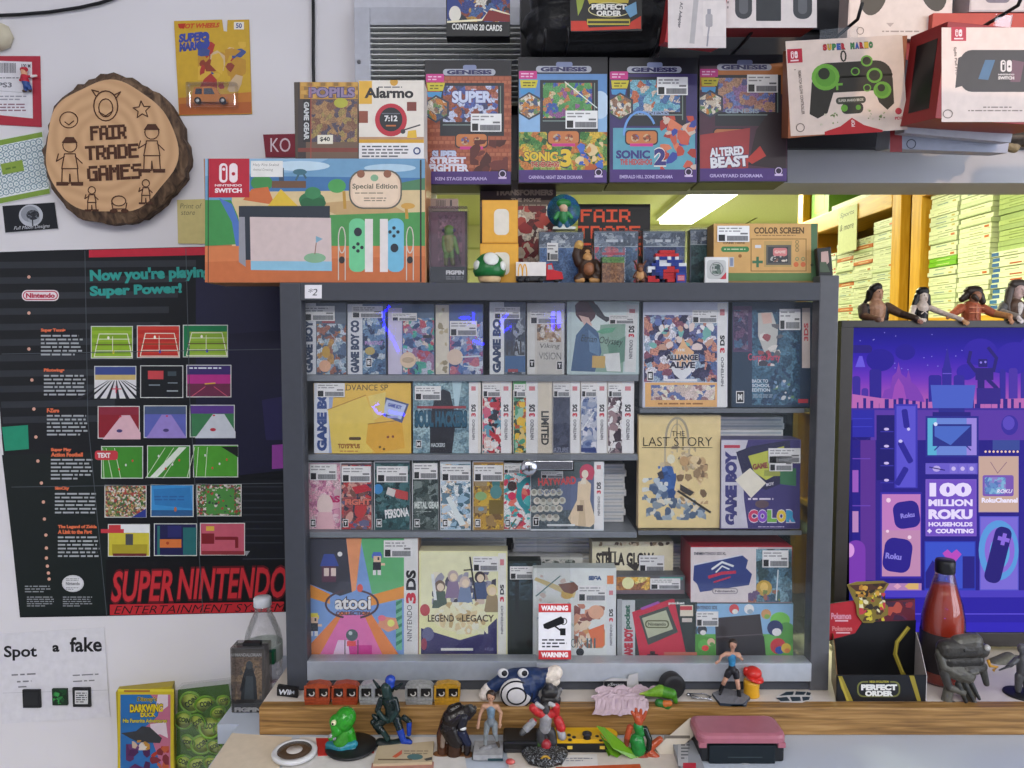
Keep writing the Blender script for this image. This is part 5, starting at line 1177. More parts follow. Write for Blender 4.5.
def row_three():
 g = 'handheld games in cases on the third cabinet shelf'
 def psp(x0, x1, c, cols, lab, seed, extra, y0=460, st=None, r='E', Y=YG):
  y0 += 2
  A = R(x0, y0, x1, 531, c) + R(x0 + 1, y0 + 3, x1 - .6, 529, AM(cols, 90, seed=seed)) + BL(x0 + 2, y0 + 22, x1 - 1, 526, cols, 12, 4, 8, seed) + list(extra) + esrb(x0 + 2.5, 519, r, 1.0) + R(x0, y0, x1, y0 + 1.2, '#b4b6ba') + R(x0, y0, x0 + .8, 531, '#b4b6ba')
  carton('game_case', lab, 'game case', (x0, y0, x1, 531), Y, .014, '#aeb0b4', A, floor=Z3L, stickers=[st or (x0 + 1.5, y0 + 4, x1 - 1, y0 + 20)], group=g, bev=.0012)
 psp(308, 346, '#b08a9c', ('#c0889c', '#d4b0b8', '#a86a88', '#c89aa8', '#b8a0a4'), 'pink game case, leftmost on the third cabinet shelf', 1, T('FAS', 331, 499, 18, 7, '#a8285c', bold=.05) + E(325, 505, 8, 11, '#d8b8b4', 16) + G('#c8a0a8', 318, 512, 332, 512, 335, 530, 316, 530), st=(310, 464, 337, 480), Y=YG + .006)
 psp(340.5, 372, '#4a3c44', ('#8a4a4c', '#3c3844', '#b88a80', '#5a5a78', '#a83a3c', '#6a4a44'), 'dark red patterned game case, second on the third cabinet shelf', 2, G('#a8303a', 352, 487, 366, 484, 372, 490, 356, 494) + T('FIGHT', 358, 502, 26, 6, '#c06a5c', bold=.05, oc='#3a2428'), r='T')
 psp(374, 410, '#2c4448', ('#2c4a4c', '#3c6064', '#1f3438', '#4a6a6c', '#2c4a4c'), 'dark teal game case with white brush lettering on the third shelf', 3, G('#a84444', 392, 488, 408, 492, 408, 500, 396, 498) + E(378, 489, 5, 5, '#3a7ab0') + G('#b8b4b0', 388, 487, 396, 490, 394, 497, 386, 494) + T('PERSONA', 397, 513, 24, 9, '#d8dcdc', bold=.04, rot=-6), y0=459, r='M', st=(377, 466, 408, 482))
 psp(412, 438.5, '#3a4444', ('#4a5654', '#2c3838', '#6a7674', '#3c4a48'), 'grey-green military game case on the third cabinet shelf', 4, T('METAL GEAR', 427, 505, 25, 7, '#b8c0bc', bold=.05) + ROWS(416, 510.5, 434, 512.5, 1, '#8a928e', 3), y0=457, r='M')
 psp(440, 471, '#a8b4bc', ('#a8b8c4', '#5a7484', '#c8d0d4', '#44606e', '#c0a88c', '#88a4b8'), 'pale blue game case with diagonal beams on the third shelf', 5, G('#c4d0dc', 446, 498, 450, 496, 466, 524, 460, 526), y0=459, r='E')
 psp(472.5, 504, '#8a6a3c', ('#b8983c', '#6a5234', '#a8843a', '#8a7048'), 'yellow and brown game case with framed pictures on the third shelf', 6, R(475, 480, 487, 486, '#8a7a5c') + E(481, 496, 6, 4.5, '#7a9a6a', 12) + R(475, 506, 487, 513, '#8a7a5c') + E(481, 509, 3, 2, '#6a8aa0') + E(496, 483, 4, 6, '#3a6a6c') + E(496, 506, 4, 3, '#a86a3a') + R(489, 500, 503, 514, '#6a5a2c') + E(496, 492, 6, 7, '#4a7a7c', 12), y0=459)
 psp(502.5, 531, '#bfc4c4', ('#c8cccc', '#3a8a90', '#b83a50', '#d8d4d0', '#c86a5c', '#4aa0a0'), 'white case with a teal curve and red dots on the third shelf', 7, E(512, 486, 4.5, 5, '#3a2c2c') + E(512, 496, 4, 4, '#b82c50') + RING(531, 494, 12, 5, '#2f8088', 16, 15, 110, 260) + L(1.4, '#7a3a44', 503, 529, 510, 519) + L(1.4, '#4a5a44', 509, 529, 516, 519) + L(1.4, '#7a3a44', 515, 529, 522, 521), y0=461, st=(504, 465, 520, 473), Y=YG + .004)
 A = R(530.5, 459, 604, 531, '#c2c8cc') + R(531, 461, 594, 529, '#4e5a5e') + R(531, 485, 594, 529, AM(('#55626a', '#4a565c', '#606c74', '#46525a'), 60, seed=12)) + R(560, 478, 594, 510, '#5a6480')
 rn = random.Random(4)
 for k in range(19): A += E(534 + (k % 5) * 6.3 + (k // 5 % 2) * 3, 492 + (k // 5) * 8 + rn.random() * 2, 3.6, 3.6, ('#b8b8ac', '#a8aca4', '#c4c0b4')[k % 3], 14) + E(534 + (k % 5) * 6.3 + (k // 5 % 2) * 3, 492 + (k // 5) * 8, 2, 2.2, ('#8a8a80', '#9a948a')[k % 2], 10)
 A += T('HAYWARD', 557, 481, 38, 8, '#c04c4c', bold=.04, rot=-3) + T('Sweet', 552, 490, 24, 6, '#5a6a8a', bold=-.01, shear=.3, rot=-12)
 A += E(587, 472, 7.5, 8, '#b04a60', 18) + G('#b04a60', 580, 470, 595, 472, 592, 480, 580, 478) + E(585, 474, 3.4, 4.2, '#dcc4b4', 12) + G('#cbb89c', 578, 482, 586, 479, 591, 484, 590, 500, 596, 522, 590, 527, 572, 525, 568, 518, 577, 500) + G('#dcc4b4', 582, 478, 586, 478, 586, 484, 580, 484) + G('#b8a488', 580, 500, 584, 500, 586, 526, 578, 526) + R(577, 505, 583, 511, '#5a4a44')
 A += esrb(533, 517, 'T', 1.1) + R(547, 524, 575, 526, '#c8ccd0') + R(555, 460, 574, 471, '#1c2020') + ds3(594.5, 461, 603, 529, '#cdd0d2')
 carton('game_carton', 'wide grey boxed game with a red haired girl on the third shelf', 'game box', (530.5, 461.5, 604, 531), YG - .002, .03, '#c2c8cc', A, floor=Z3L, stickers=[(541, 471, 563, 478)])
def row_four():
 A = R(305, 536, 419, 658, '#a9776a') + R(305, 536, 404, 658, '#6f8fc0') + G('#5aa06c', 360, 536, 404, 536, 404, 590, 372, 594) + G('#3a3c46', 305, 537, 346, 537, 352, 592, 340, 596, 305, 582) + G('#d98a62', 346, 536, 362, 536, 356, 590, 352, 592) + G('#d9873c', 305, 582, 330, 594, 330, 604, 305, 596) + G('#d9873c', 368, 596, 404, 586, 404, 598, 370, 606)
 A += G('#d97a44', 340, 612, 350, 612, 318, 657, 305, 657, 305, 650) + G('#d97a44', 362, 612, 370, 612, 401, 658, 384, 658) + G('#c86aa0', 342, 615, 364, 615, 384, 658, 318, 658) + R(336, 645, 372, 658, '#b83a86') + G('#d8b4d4', 338, 640, 348, 640, 350, 658, 332, 658) + E(352, 635, 6, 6, '#4a5a5c', 16) + E(350.5, 633, 2, 2, '#a8b4b4') + L(1, '#3a3c40', 345, 640, 345, 658) + L(1, '#3a3c40', 358, 640, 358, 658) + R(347, 641, 356, 646, '#c84a4a') + R(396, 600, 402, 650, '#6aa88c')
 for k in range(6): A += G('#3a7a5c', 396, 602 + k * 8, 402, 599 + k * 8, 402, 602 + k * 8, 396, 606 + k * 8)
 def sprite(x, y, hair, top, w=8):      # small blocky person
  return R(x - 4, y - 10, x + 4, y - 6, hair) + R(x - 5, y - 8, x + 5, y - 4, hair) + R(x - 3.4, y - 6, x + 4, y, '#d8ae94') + R(x + .6, y - 5, x + 2.4, y - 2, '#2c2c34') + R(x - 4, y, x + 4, y + 8, top) + R(x + 4, y + 1, x + 8, y + 3.4, '#d8ae94') + R(x - 4, y + 8, x - 1, y + 13, '#e0dcd8') + R(x + .6, y + 8, x + 4, y + 13, '#e0dcd8')
 A += sprite(377, 562, '#4a64b0', '#2c2f38') + sprite(314, 623, '#d8c04a', '#2c2f38') + G('#c88a6c', 380, 616, 396, 618, 399, 628, 388, 632, 378, 626) + E(391, 623, 3.6, 3.6, '#e0d070') + E(382, 618, 4, 3, '#d86a7c') + R(322, 560, 336, 582, '#55384a') + R(324, 568, 329, 576, '#c8b8b0') + R(331, 568, 336, 576, '#c8b8b0') + G('#3a4a8a', 320, 566, 324, 554, 334, 554, 339, 566) + E(340, 554, 2.4, 2.4, '#d8dce0')
 A += T('atooi', 353, 603, 36, 13, '#e6e4e0', bold=.03, oc='#3a2c34', ow=.08) + RING(352, 604, 26, 2, '#4a3a44', 20, 14, 110, 250) + RING(352, 604, 26, 2, '#4a3a44', 20, 14, -70, 70) + T('COLLECTION', 353, 613, 34, 4, '#5a3a44', bold=.05) + E(360, 588, 3, 4, '#c8584c')
 A += R(404, 536, 418, 658, '#c6c7c6') + T('DS', 411, 580, 20, 10, '#232428', rot=-90, bold=.05) + T('3', 411, 598, 11, 10, '#b8283a', rot=-90, bold=.05) + T('NINTENDO', 409.5, 623, 36, 5, '#3a3c42', rot=-90, bold=.0)
 carton('game_carton', 'large colourful boxed game with blocky pixel figures, bottom left of the cabinet', 'game box', (305, 538, 418.5, 659), YG, .045, '#a88a78', A, floor=Z4, stickers=[(384, 540, 412, 557)])
 A = R(419, 551, 507, 658, '#d9cf9c') + R(421, 552, 497, 654, '#d9cf9c') + G('#d6cdaa', 421, 552, 497, 552, 497, 610, 421, 616) + G('#33305a', 421, 628, 440, 634, 460, 640, 480, 634, 497, 618, 497, 654, 421, 654) + BL(432, 572, 496, 604, ('#8a8a98', '#4a4a5c', '#b8a898', '#5a5a70', '#d8c8b4', '#3a3a48', '#a89484'), 44, 4, 8, 3)
 for x, y, hc, bc in ((440, 586, '#6a5a50', '#4a5a50'), (453, 576, '#a89a98', '#7a6a84'), (465, 582, '#b8a8a0', '#6a7a98'), (480, 577, '#3c343c', '#3a4a6c'), (492, 590, '#c8b88a', '#8a7a5c')):
  A += G(bc, x - 8, y + 22, x - 5, y + 5, x + 5, y + 5, x + 8, y + 22) + E(x, y, 5.4, 6, hc, 14) + E(x + .5, y + 1, 3.6, 4, '#d8bca4', 12)
 A += L(1.6, '#2a2a30', 470, 557, 476, 600) + L(1.2, '#2a2a30', 464, 570, 478, 569) + G('#c8ccd0', 431, 574, 434, 574, 437, 600, 434, 600) + E(425, 610, 5, 6, '#a84a50') + E(428, 634, 6, 7, '#5a5c7c') + E(424, 644, 3, 6, '#8a4050')
 A += E(460, 617, 27, 15, '#d6c9a6', 30) + BL(434, 602, 488, 634, ('#d9cfae', '#c4b48c', '#b09c70', '#e0d6ba'), 40, 3, 7, 9) + T('LEGEND', 441, 618, 26, 7, '#3a2c1c', bold=.02) + T('LEGACY', 478, 618, 32, 7, '#3a2c1c', bold=.02) + T('OF', 459, 619, 5, 3, '#3a2c1c') + R(441, 648, 473, 650.5, '#c8c8c4') + ds3(498, 553, 506, 654, '#d2cfc6') + T('ATLUS', 489, 649, 9, 3, '#6a6a8a')
 carton('game_carton', 'cream boxed game with a group of heroes above an ornate scroll title, bottom shelf', 'game box', (419, 551, 507.5, 658.5), YG, .035, '#cfc8a8', A, floor=Z4, stickers=[(473, 556, 498, 571)])
 A = R(507, 561, 536, 658, '#1e2926') + R(509, 563, 536, 600, AM(('#26343a', '#1c2626', '#344850', '#2a3a3e'), 60, seed=13)) + R(515, 580, 519, 612, '#141a1a') + R(507, 612, 536, 656, '#1c2420')
 carton('game_carton', 'very dark boxed game half hidden behind the camera warning sticker', 'game box', (507, 561, 541, 658), YG + .012, .03, '#222a28', A, floor=Z4, stickers=[(510, 566, 533, 579)])
 A = R(533, 568, 616, 661, '#c3c9c8') + R(534, 571, 606, 660, '#c6cbc9') + BL(536, 574, 574, 640, ('#a8b4b4', '#8aa0a4', '#b8a8a0', '#d4d6d2'), 30, 2, 5, 7) + G('#b8a878', 534, 580, 560, 592, 574, 598, 576, 592, 560, 586, 536, 577) + E(567, 594, 6, 5, '#b8984a') + G('#6a4434', 558, 584, 574, 582, 580, 588, 572, 594, 564, 592) + BL(574, 604, 605, 648, ('#8a5a48', '#c08a70', '#d8b8a0', '#7a4a44', '#a8705c', '#b88a5c'), 34, 4, 8, 5) + G('#c86a44', 588, 630, 604, 624, 604, 646, 594, 648) + E(596, 612, 8, 7, '#c89a80') + L(1.2, '#4a6a6c', 536, 596, 560, 576)
 A += T('DRAGON', 566, 643, 32, 9, '#4a6064', bold=-.01) + T('III', 591, 643, 9, 10, '#4a6064', bold=.01) + E(580, 652, 4, 4, '#24282c') + T('SEGA', 595, 578, 13, 4.4, '#3a5078', bold=.08) + R(607, 575.5, 613.5, 584, '#c8784a') + ds3(607, 586, 615, 660, '#c4c8ca') + G('#b04a44', 594, 660, 598, 656, 602, 660)
 carton('game_carton', 'pale grey-green boxed game behind the camera warning sticker, bottom shelf', 'game box', (533, 568, 616, 661), YG - .004, .03, '#bcc4c4', A, floor=Z4, stickers=[(578, 585, 606, 601)])
 carton('game_case', 'flat pale case lying behind the boxes above the camera warning sticker', 'game case', (506, 557.5, 583, 567), YG + .065, .05, '#c4c4c0', R(541, 559.5, 575, 567, AM(('#c4c4c0', '#5a605c', '#98a09a'), 90, seed=3)))
 A = R(592, 542, 674, 576, '#d3c6aa') + T('STELLA GLOW', 625, 559, 58, 13, '#332e2c', bold=.05) + L(2, '#332e2c', 609, 548, 609, 570) + L(1.2, '#332e2c', 602, 552, 616, 552) + BL(594, 542, 674, 546, ('#5a4a3c', '#c8b89a', '#8a7458'), 22, 2, 4, 3) + G('#332e2c', 626, 564, 640, 564, 636, 572)
 carton('game_carton', 'cream boxed game with ornate dark lettering at the back of the bottom shelf', 'game box', (592, 541.5, 673, 612), YG + .05, .06, '#cabfa6', A, stickers=[(639, 555, 664, 573)], floor=Z4)
 A = R(615, 576, 686, 600, '#5a5a60') + R(616, 577, 650, 590, AM(('#c8a04a', '#d8c078', '#a8743a', '#8a5a3c'), 50, seed=6)) + E(628, 583, 6, 6, '#e8d89a') + R(616, 590, 684, 598, '#6a5a62') + R(660, 577, 683, 580, '#4a8a80')
 carton('game_carton', 'box with an orange glow stacked on the red handheld carton, bottom shelf', 'game box', (615, 575.5, 685, 598.5), YG + .02, .05, '#55585e', A, floor=P(655, 598.2, YG).z, stickers=[(650, 578, 680, 589)])
 zt = P(655, 598.6, YG + .02).z
 A = R(617, 598, 698, 661, '#2c3634') + R(617, 598, 622, 661, '#8a8e90') + R(622, 600, 635, 661, '#a9aeb0') + T('pocket', 628, 617, 24, 7, '#2a5a48', rot=-90, bold=.06) + T('GAME BOY', 628.5, 644, 32, 9, '#a82c3c', rot=-90, bold=.08) + G('#b02c40', 632, 612, 674, 598, 687, 660, 640, 660) + G('#3c4440', 639, 616, 668, 606, 678, 632, 648, 645) + G('#a3a88e', 642, 618, 666, 610, 673, 629, 648, 638) + RR(645, 620, 669, 628, 3.4, '#55583c') + RR(646.4, 621.3, 667.6, 626.7, 2.6, '#a3a88e') + T('Nintendo', 657, 624, 18, 3.4, '#3a3e2c', bold=.03)
 A += R(650, 651, 655, 660, '#2c2428') + R(647, 654, 658, 657.5, '#2c2428') + G('#8a4a9a', 640, 608, 658, 601, 660, 603, 642, 610) + R(680, 605, 693, 616, '#c6bfae') + R(682, 618, 692, 622, '#b8b0a8')
 A += R(664, 652, 697, 660, '#b06a5a') + R(680, 606, 692, 610, '#b03a44')
 def lid(o, f, X, e):
  f.lay(MB(), T('pocket', 676, 602.5, 16, 3.2, '#c8ccc8', bold=.04), base=.0045).build('lettering_print', o)
 carton('console_carton', 'black carton with a large red handheld console, centre of the bottom shelf', 'console box', (617, 598.8, 697, 661), YG, .06, '#262c2c', A, floor=Z4, extra=lid)
 A = R(690, 547, 792, 603, '#aaa2a4') + G('#c0b8b8', 690, 547, 758, 547, 764, 602, 690, 602) + R(756, 549, 792, 602, AM(('#4a6a7c', '#3a5464', '#6a8a98', '#34484c', '#52707c'), 45, seed=15)) + G('#2c3a70', 694, 565, 742, 555, 748, 560, 746, 568, 752, 574, 749, 585, 700, 592, 697, 584, 693, 580) + L(1, '#b8bcc8', 694, 565, 742, 555) + T('new', 698, 553.5, 8, 3, '#44444c') + T('NINTENDO 3DS XL', 713, 553.5, 26, 3, '#44444c', bold=.03)
 A += L(2, '#c8ccd8', 712, 569, 722, 562, 733, 566) + L(1.4, '#c8ccd8', 716, 572, 722, 566, 729, 569) + L(3, '#a83048', 709, 577, 722, 573, 735, 572) + L(1.6, '#a83048', 714, 582, 730, 577) + RR(712, 588, 738, 594, 3, '#8a8488') + RR(713, 589, 737, 593, 2.4, '#c0b8b8') + T('Nintendo', 725, 591, 20, 2.6, '#6a646a') + E(764, 588, 8, 8, '#a88a3c', 14) + E(764, 587, 4, 5, '#c8a85a') + BL(748, 590, 780, 602, ('#5a4a6a', '#6a7a3c', '#3a5a5c', '#8a5a4a'), 16, 3, 6, 4) + L(1.2, '#b8c4c8', 778, 570, 776, 600)
 def top(o, f, X, e):
  MB().box((e[0] + .0004, .001, e[3] - .001), (e[1] - .0004, .079, e[3] + .0008), M('#a32436', .4), X).build('red_top', o)
 zd = P(740, 603, YG).z
 carton('console_carton', 'grey and red console carton stacked on the blue-green console carton', 'console box', (690.5, 547, 792, 603), YG, .08, '#98343e', A, stickers=[(762, 550, 788, 567)], floor=zd, extra=top)
 A = R(695, 603.5, 793, 661, '#7aa0c0') + R(695, 634, 793, 661, '#5a9a4a') + E(780, 620, 10, 8, '#6ab04a') + E(786, 634, 10, 12, '#4a8a3c') + G('#332e30', 715, 618, 760, 614, 766, 660, 716, 660) + G('#4a8a3c', 695, 634, 714, 638, 716, 660, 695, 660) + G('#262326', 717, 638, 764, 636, 766, 660, 718, 660) + L(.8, '#5a5456', 716, 637, 763, 634)
 for x, y, a, b2, s in ((734, 609, '#b8484a', '#d8d0c8', 5), (749, 609, '#d8d8d8', '#8a9aa8', 5), (766, 614, '#b88a5a', '#7aa04a', 5), (775, 628, '#26305a', '#e0e0e0', 8), (778, 646, '#b03038', '#2c4a9a', 8), (786, 648, '#c8a83a', '#c87a3a', 5), (702, 630, '#3a4048', '#d8d8d8', 5), (704, 645, '#5aa04a', '#c83a3a', 6), (711, 642, '#c8a890', '#5a8a4a', 4)):
  A += E(x, y, s, s, a, 14) + E(x + s * .2, y + s * .5, s * .6, s * .5, b2, 10)
 A += T('NINTENDO 3DS', 706, 607.5, 22, 3.6, '#4a4a5a', bold=.04)
 carton('console_carton', 'blue and green console carton under the grey one, bottom right of the cabinet', 'console box', (695, 603.6, 793, 661), YG, .08, '#5a7a86', A, floor=Z4, stickers=[(696, 611, 718, 626)])
 # right column, middle
 A = R(635, 415, 720, 529, '#d6b988') + RING(677, 438, 11, 2.2, '#9a917c', 22, 20, 180, 360) + RING(677, 438, 6.5, 1, '#a89c84', 18, 14, 180, 360) + L(1, '#9a917c', 677, 418, 677, 452) + R(664, 438, 666, 464, '#a89c84') + R(688, 438, 690, 464, '#a89c84')
 A += BL(660, 446, 696, 470, ('#b8a88c', '#8a7f6c', '#c8b898', '#a8977a'), 26, 2, 5, 11) + T('THE', 678, 433.5, 13, 5, '#2a2620', bold=-.005) + T('LAST STORY', 677.5, 441.5, 69, 9, '#2a2620', bold=-.008) + L(.6, '#2a2620', 642, 447.5, 712, 447.5)
 A += G('#3a5c94', 664, 470, 672, 466, 676, 480, 673, 496, 660, 494, 654, 482) + BL(658, 466, 676, 498, ('#34548a', '#4a6aa0', '#2c4674'), 16, 3, 6, 3) + BL(642, 478, 668, 500, ('#6a7a8c', '#a8b4bc', '#4a5c78', '#c0c4c0'), 24, 2.5, 6, 4) + BL(646, 498, 706, 520, ('#8a98a4', '#b8bcb4', '#5c6c80', '#c8c0ac', '#4a5a70', '#7c8890'), 60, 2.5, 6, 5) + BL(676, 456, 708, 504, ('#c8b08a', '#a88c68', '#8a7458', '#d0b890', '#b89c74', '#705c48'), 46, 2, 6, 6) + E(671, 459, 4, 4.6, '#d8c8b0') + E(684, 461, 4.4, 5, '#b09068') + L(2.2, '#3a3834', 678, 491, 710, 512) + G('#3c3a3a', 680, 484, 694, 492, 690, 496, 680, 490) + G('#3a3a44', 657, 473, 662, 470, 664, 478, 660, 480)
 carton('game_book', 'tan boxed game with a serif title and two drawn figures, on the lower glass shelf', 'game box', (638.5, 415, 720, 529), YG + .006, .02, '#cdb48a', A, floor=Z2R)
 A = R(721, 440, 800, 529, '#3d3869') + R(721, 440, 742, 529, '#b3b1bc') + T('GAME BOY', 731, 488, 74, 12, '#3a3a6e', rot=-90, bold=.08) + R(724, 445, 740, 448, '#a83a4c') + G('#b3b1bc', 742, 440, 748, 440, 742, 460, 744, 500, 748, 529, 742, 529) + G('#2c2d48', 736, 452, 752, 446, 790, 440, 790, 446, 794, 478, 766, 490, 744, 480) + R(721, 528, 800, 529, '#5a5480') + G('#a8ad4c', 748, 456, 784, 446, 785, 470, 766, 480, 754, 472) + T('GAME', 760, 466, 15, 6, '#7a3a3c', bold=.06, rot=-8) + R(764, 470, 784, 476, '#8a9048')
 A += TURN(T('BOY', 770, 484, 8, 3, '#c8c4d8'), 770, 484, -10) + G('#3a6a4c', 780, 470, 796, 468, 796, 486, 780, 484) + ROWS(748, 497, 774, 501, 1, '#c8c0d8', 4) + E(762, 504, 7, 4, '#5a4a50')
 for i, (ch, c) in enumerate(zip('COLOR', ('#b83a5c', '#7a4ab0', '#6aa04a', '#c8b03a', '#3a8ab0'))): A += T(ch, 753 + i * 9.4, 516, 9.4, 12, c, bold=.08, oc='#c8c0d8', ow=.13)
 A += ROWS(758, 526, 796, 527.6, 1, '#b8b0c8', 5)
 A += G('#d6c7b8', 750, 468, 766, 483, 751, 498, 735, 480)
 carton('console_carton', 'purple handheld console carton with a pale square sticker, on the lower glass shelf', 'console box', (721, 439.5, 800, 529), YG, .05, '#5a5680', A, floor=Z2R, stickers=[(768, 448, 800, 463), (769, 456, 792, 471)])
def white_stacks():
 """piles of white game cases standing at the back of the cabinet"""
 Y = 1.385; pr = None; n = 0
 wid = .19
 cols = ('#d6d8d9', '#cfd0d0', '#dcdcda')
 protos = []
 for c in cols:
  b = MB().box((-wid / 2, 0, 0), (wid / 2, .09, .0118), M(c, .35), bev=.0012)
  b.box((-wid / 2 + .004, -.0003, .0045), (wid / 2 - .004, .0005, .0075), M('#a9b0b8', .4))
  o = b.build('white_case', None, (0, 0, 0)); protos.append(o)
 used = [False] * 3
 rn = random.Random(2)
 def stack(px, z0, cnt, lab, grp, roll=0):
  nonlocal n
  Y = 1.393 if z0 == Z4 else 1.352
  X = P(px, 480, Y).x
  for k in range(cnt):
   i = rn.randrange(3); loc = (X + rn.uniform(-.003, .003), Y + rn.uniform(0, .004), z0 + .0004 + k * .0121)
   lb = lab.replace('white case', 'white case, %s from the top' % ORD(cnt - k))
   if not used[i]:
    o = protos[i]; o.location = loc; used[i] = True; tag(o, lb, 'game case', grp)
   else: dup(protos[i], loc, (0, 0, rn.uniform(-.012, .012)), lb, grp)
   n += 1
 stack(574, Z3L, 9, 'white case piled behind the third cabinet shelf', 'white cases piled behind the third shelf')
 stack(574, Z1L, 9, 'white case piled at the end of the top left cabinet shelf', 'white cases piled on the top left shelf')
 stack(574, Z2L, 9, 'white case piled at the end of the second cabinet shelf', 'white cases piled on the second shelf')
 stack(732, Z2R, 16, 'white case in the pile behind the tan boxed game', 'white cases piled on the lower glass shelf')
 stack(745, Z2R, 13, 'white case in the pile above the purple handheld carton', 'white cases piled behind the purple carton') if False else None
 stack(455, Z4, 16, 'white case in the pile behind the cream boxed game', 'white cases piled behind the cream boxed game')
 stack(562, Z4, 16, 'white case in the pile behind the camera warning sticker', 'white cases piled in the middle of the bottom shelf')
 stack(672, Z4, 15, 'white case in the pile behind the red handheld carton', 'white cases piled behind the red handheld carton')
 for i, u in enumerate(used):
  if not u: bpy.data.objects.remove(protos[i])
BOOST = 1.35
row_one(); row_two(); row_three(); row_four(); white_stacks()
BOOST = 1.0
# ---------------------------------------------------------------- bookcase of disc cases in the back room
XB = 1.675
def bookcase():
 pine = wood('yellow_pine', '#c98f24', '#dba02e', '#e6b244', 'Z', 6, 10, .45)
 pinex = wood('yellow_pine_rail', '#c98f24', '#dba02e', '#e6b244', 'Y', 6, 10, .45)
 b = empty('bookcase', (XB + .15, 3.4, 0), 'yellow wooden bookcase along the right wall of the back room, packed with disc cases', 'bookcase')
 def up(y, w=.075): MB().box((XB - .012, y, 0), (XB + .03, y + w, 2.5), pine, bev=.003).build('upright', b); MB().box((XB + .03, y + .02, 0), (XB + .28, y + .045, 2.5), M('#b9832a', .5)).build('side_panel', b)
 for y in (1.75, 3.04, 3.20, 4.28): up(y)
 for y0, y1 in ((1.83, 3.04), (3.28, 4.28)):
  for z in (.55, 1.075, 1.555):
   MB().box((XB - .005, y0, z), (XB + .28, y1, z + .028), pinex, bev=.002).build('shelf', b)
  MB().box((XB - .012, y0, 2.075), (XB + .02, y1, 2.165), pinex, bev=.003).build('top_rail', b)
  MB().box((XB + .02, y0, 2.10), (XB + .28, y1, 2.125), pinex).build('shelf', b)
 MB().box((XB + .28, 1.75, 0), (XB + .295, 4.35, 2.5), M('#5a4520', .7)).build('back_panel', b)
 # one case of each look; spine faces the room
 TH = .0182
 def case(body, bits, nm='disc_case'):
  m = MB().box((0, -.093, 0), (.135, .093, TH - .0012), M(body, .4), bev=.0012)
  for y0, y1, z0, z1, c in bits: m.box((-.0006, y0, z0), (.001, y1, z1), M(c, .4))
  return m.build(nm, None, (0, 0, 0))
 W = '#e9edd2'
 pw = [case(W, [(-.07, -.02, .006, .0095, '#9aa08a'), (.0, .03, .006, .0095, '#b4b89c')]), case(W, [(-.05, .03, .006, .009, '#a8a27a'), (.06, .075, .005, .012, '#d8dcc4')]),
          case(W, [(-.08, -.055, .004, .012, '#c86a3a'), (-.04, .03, .006, .009, '#a4a890')]), case('#dfe6cc', [(-.02, .05, .006, .0095, '#8fa0a8'), (-.07, -.05, .005, .011, '#c9b46a')]),
          case(W, [(-.075, .07, .0062, .0072, '#b9bf9c')]), case('#d9e2c0', [(-.085, .085, .002, .004, '#aab78c')])]
 pb = [case(W, [(.055, .092, .002, .014, '#3a66a8'), (-.04, .03, .006, .0095, '#9aa08a')]), case(W, [(.055, .092, .002, .014, '#3a66a8'), (-.06, .0, .005, .010, '#b85a3a'), (-.085, -.07, .004, .012, '#c83a34')]), case('#dfe8e2', [(.055, .092, .002, .014, '#3f74b0'), (-.02, .03, .006, .0095, '#6a8aa8')])]
 pg = [case('#b9c98c', [(-.06, .04, .006, .009, '#8a9a5c')]), case('#a9ba84', [])]
 pr = [case('#d87a4a', [(-.06, .04, .006, .0095, '#f0d8b0')])]; gr = [case('#7fc03a', [(-.05, .04, .006, .009, '#d8e8a0')])]
 firsts = {}
 rn = random.Random(11)
 cnt = 0
 def put(kinds, x, y, z, lab, grp, lean=0.0):
  nonlocal cnt
  p = rn.choice(kinds); loc = (x + rn.uniform(-.004, .004), y + rn.uniform(-.002, .002), z)
  if p.name not in firsts: firsts[p.name] = 1; p.location = loc; p.rotation_euler = (0, 0, rn.uniform(-.01, .01)); tag(p, lab, 'disc case', grp)
  else: dup(p, loc, (0, 0, rn.uniform(-.01, .01)), lab, grp)
  cnt += 1
 zs = 1.5835
 def column(y, z, n, pile, pick, x=XB + .012, k0=0, top=True):
  for k in range(n):
   kinds, what = pick(k)
   lab = '%s disc case, %s from the %s of the %s' % (what, ORD(n - k if top else k + 1 + k0), 'top' if top else 'bottom', pile)
   put(kinds, x, y, z + .0004 + k * TH, lab, 'disc cases in the ' + pile)
 P_, B_, O_, G_ = (pw, 'pale'), (pb, 'blue-ended'), (pr, 'orange'), (gr, 'bright green')
 column(2.925, zs, 27, 'near bay pile beside the upright', lambda k: G_ if k in (11, 12) else P_, top=False)
 column(2.725, zs, 26, 'second near bay pile', lambda k: P_, top=False)
 column(2.525, zs, 12, 'short pile over the rightmost figure', lambda k: B_)
 column(2.525, zs + 12 * TH, 13, 'greenish pile over the blue-ended one', lambda k: (pg, 'greenish'), XB + .03, top=False)
 column(3.39, zs, 25, 'far bay pile beside the upright', lambda k: P_)
 column(3.585, zs, 22, 'second far bay pile from the upright', lambda k: O_ if k in (15, 19) else P_)
 column(3.78, zs, 22, 'third far bay pile from the upright', lambda k: O_ if k % 7 == 3 else P_)
 column(3.975, zs, 20, 'fourth far bay pile from the upright', lambda k: B_)
 column(4.17, zs, 19, 'fifth far bay pile from the upright', lambda k: P_)
 column(3.95, 1.1035, 14, 'nearest pile on the lower far shelf', lambda k: P_)
 column(4.145, 1.1035, 14, 'second pile on the lower far shelf', lambda k: B_)
 # note hanging from the rail
 d = Face((XB - .016, 3.62, 2.05), (0, -1, 0), (0, 0, 1))
 n = MB().box((XB - .0165, 3.60, 1.93), (XB - .0135, 3.80, 2.15), M('#dfe3b4', .6))
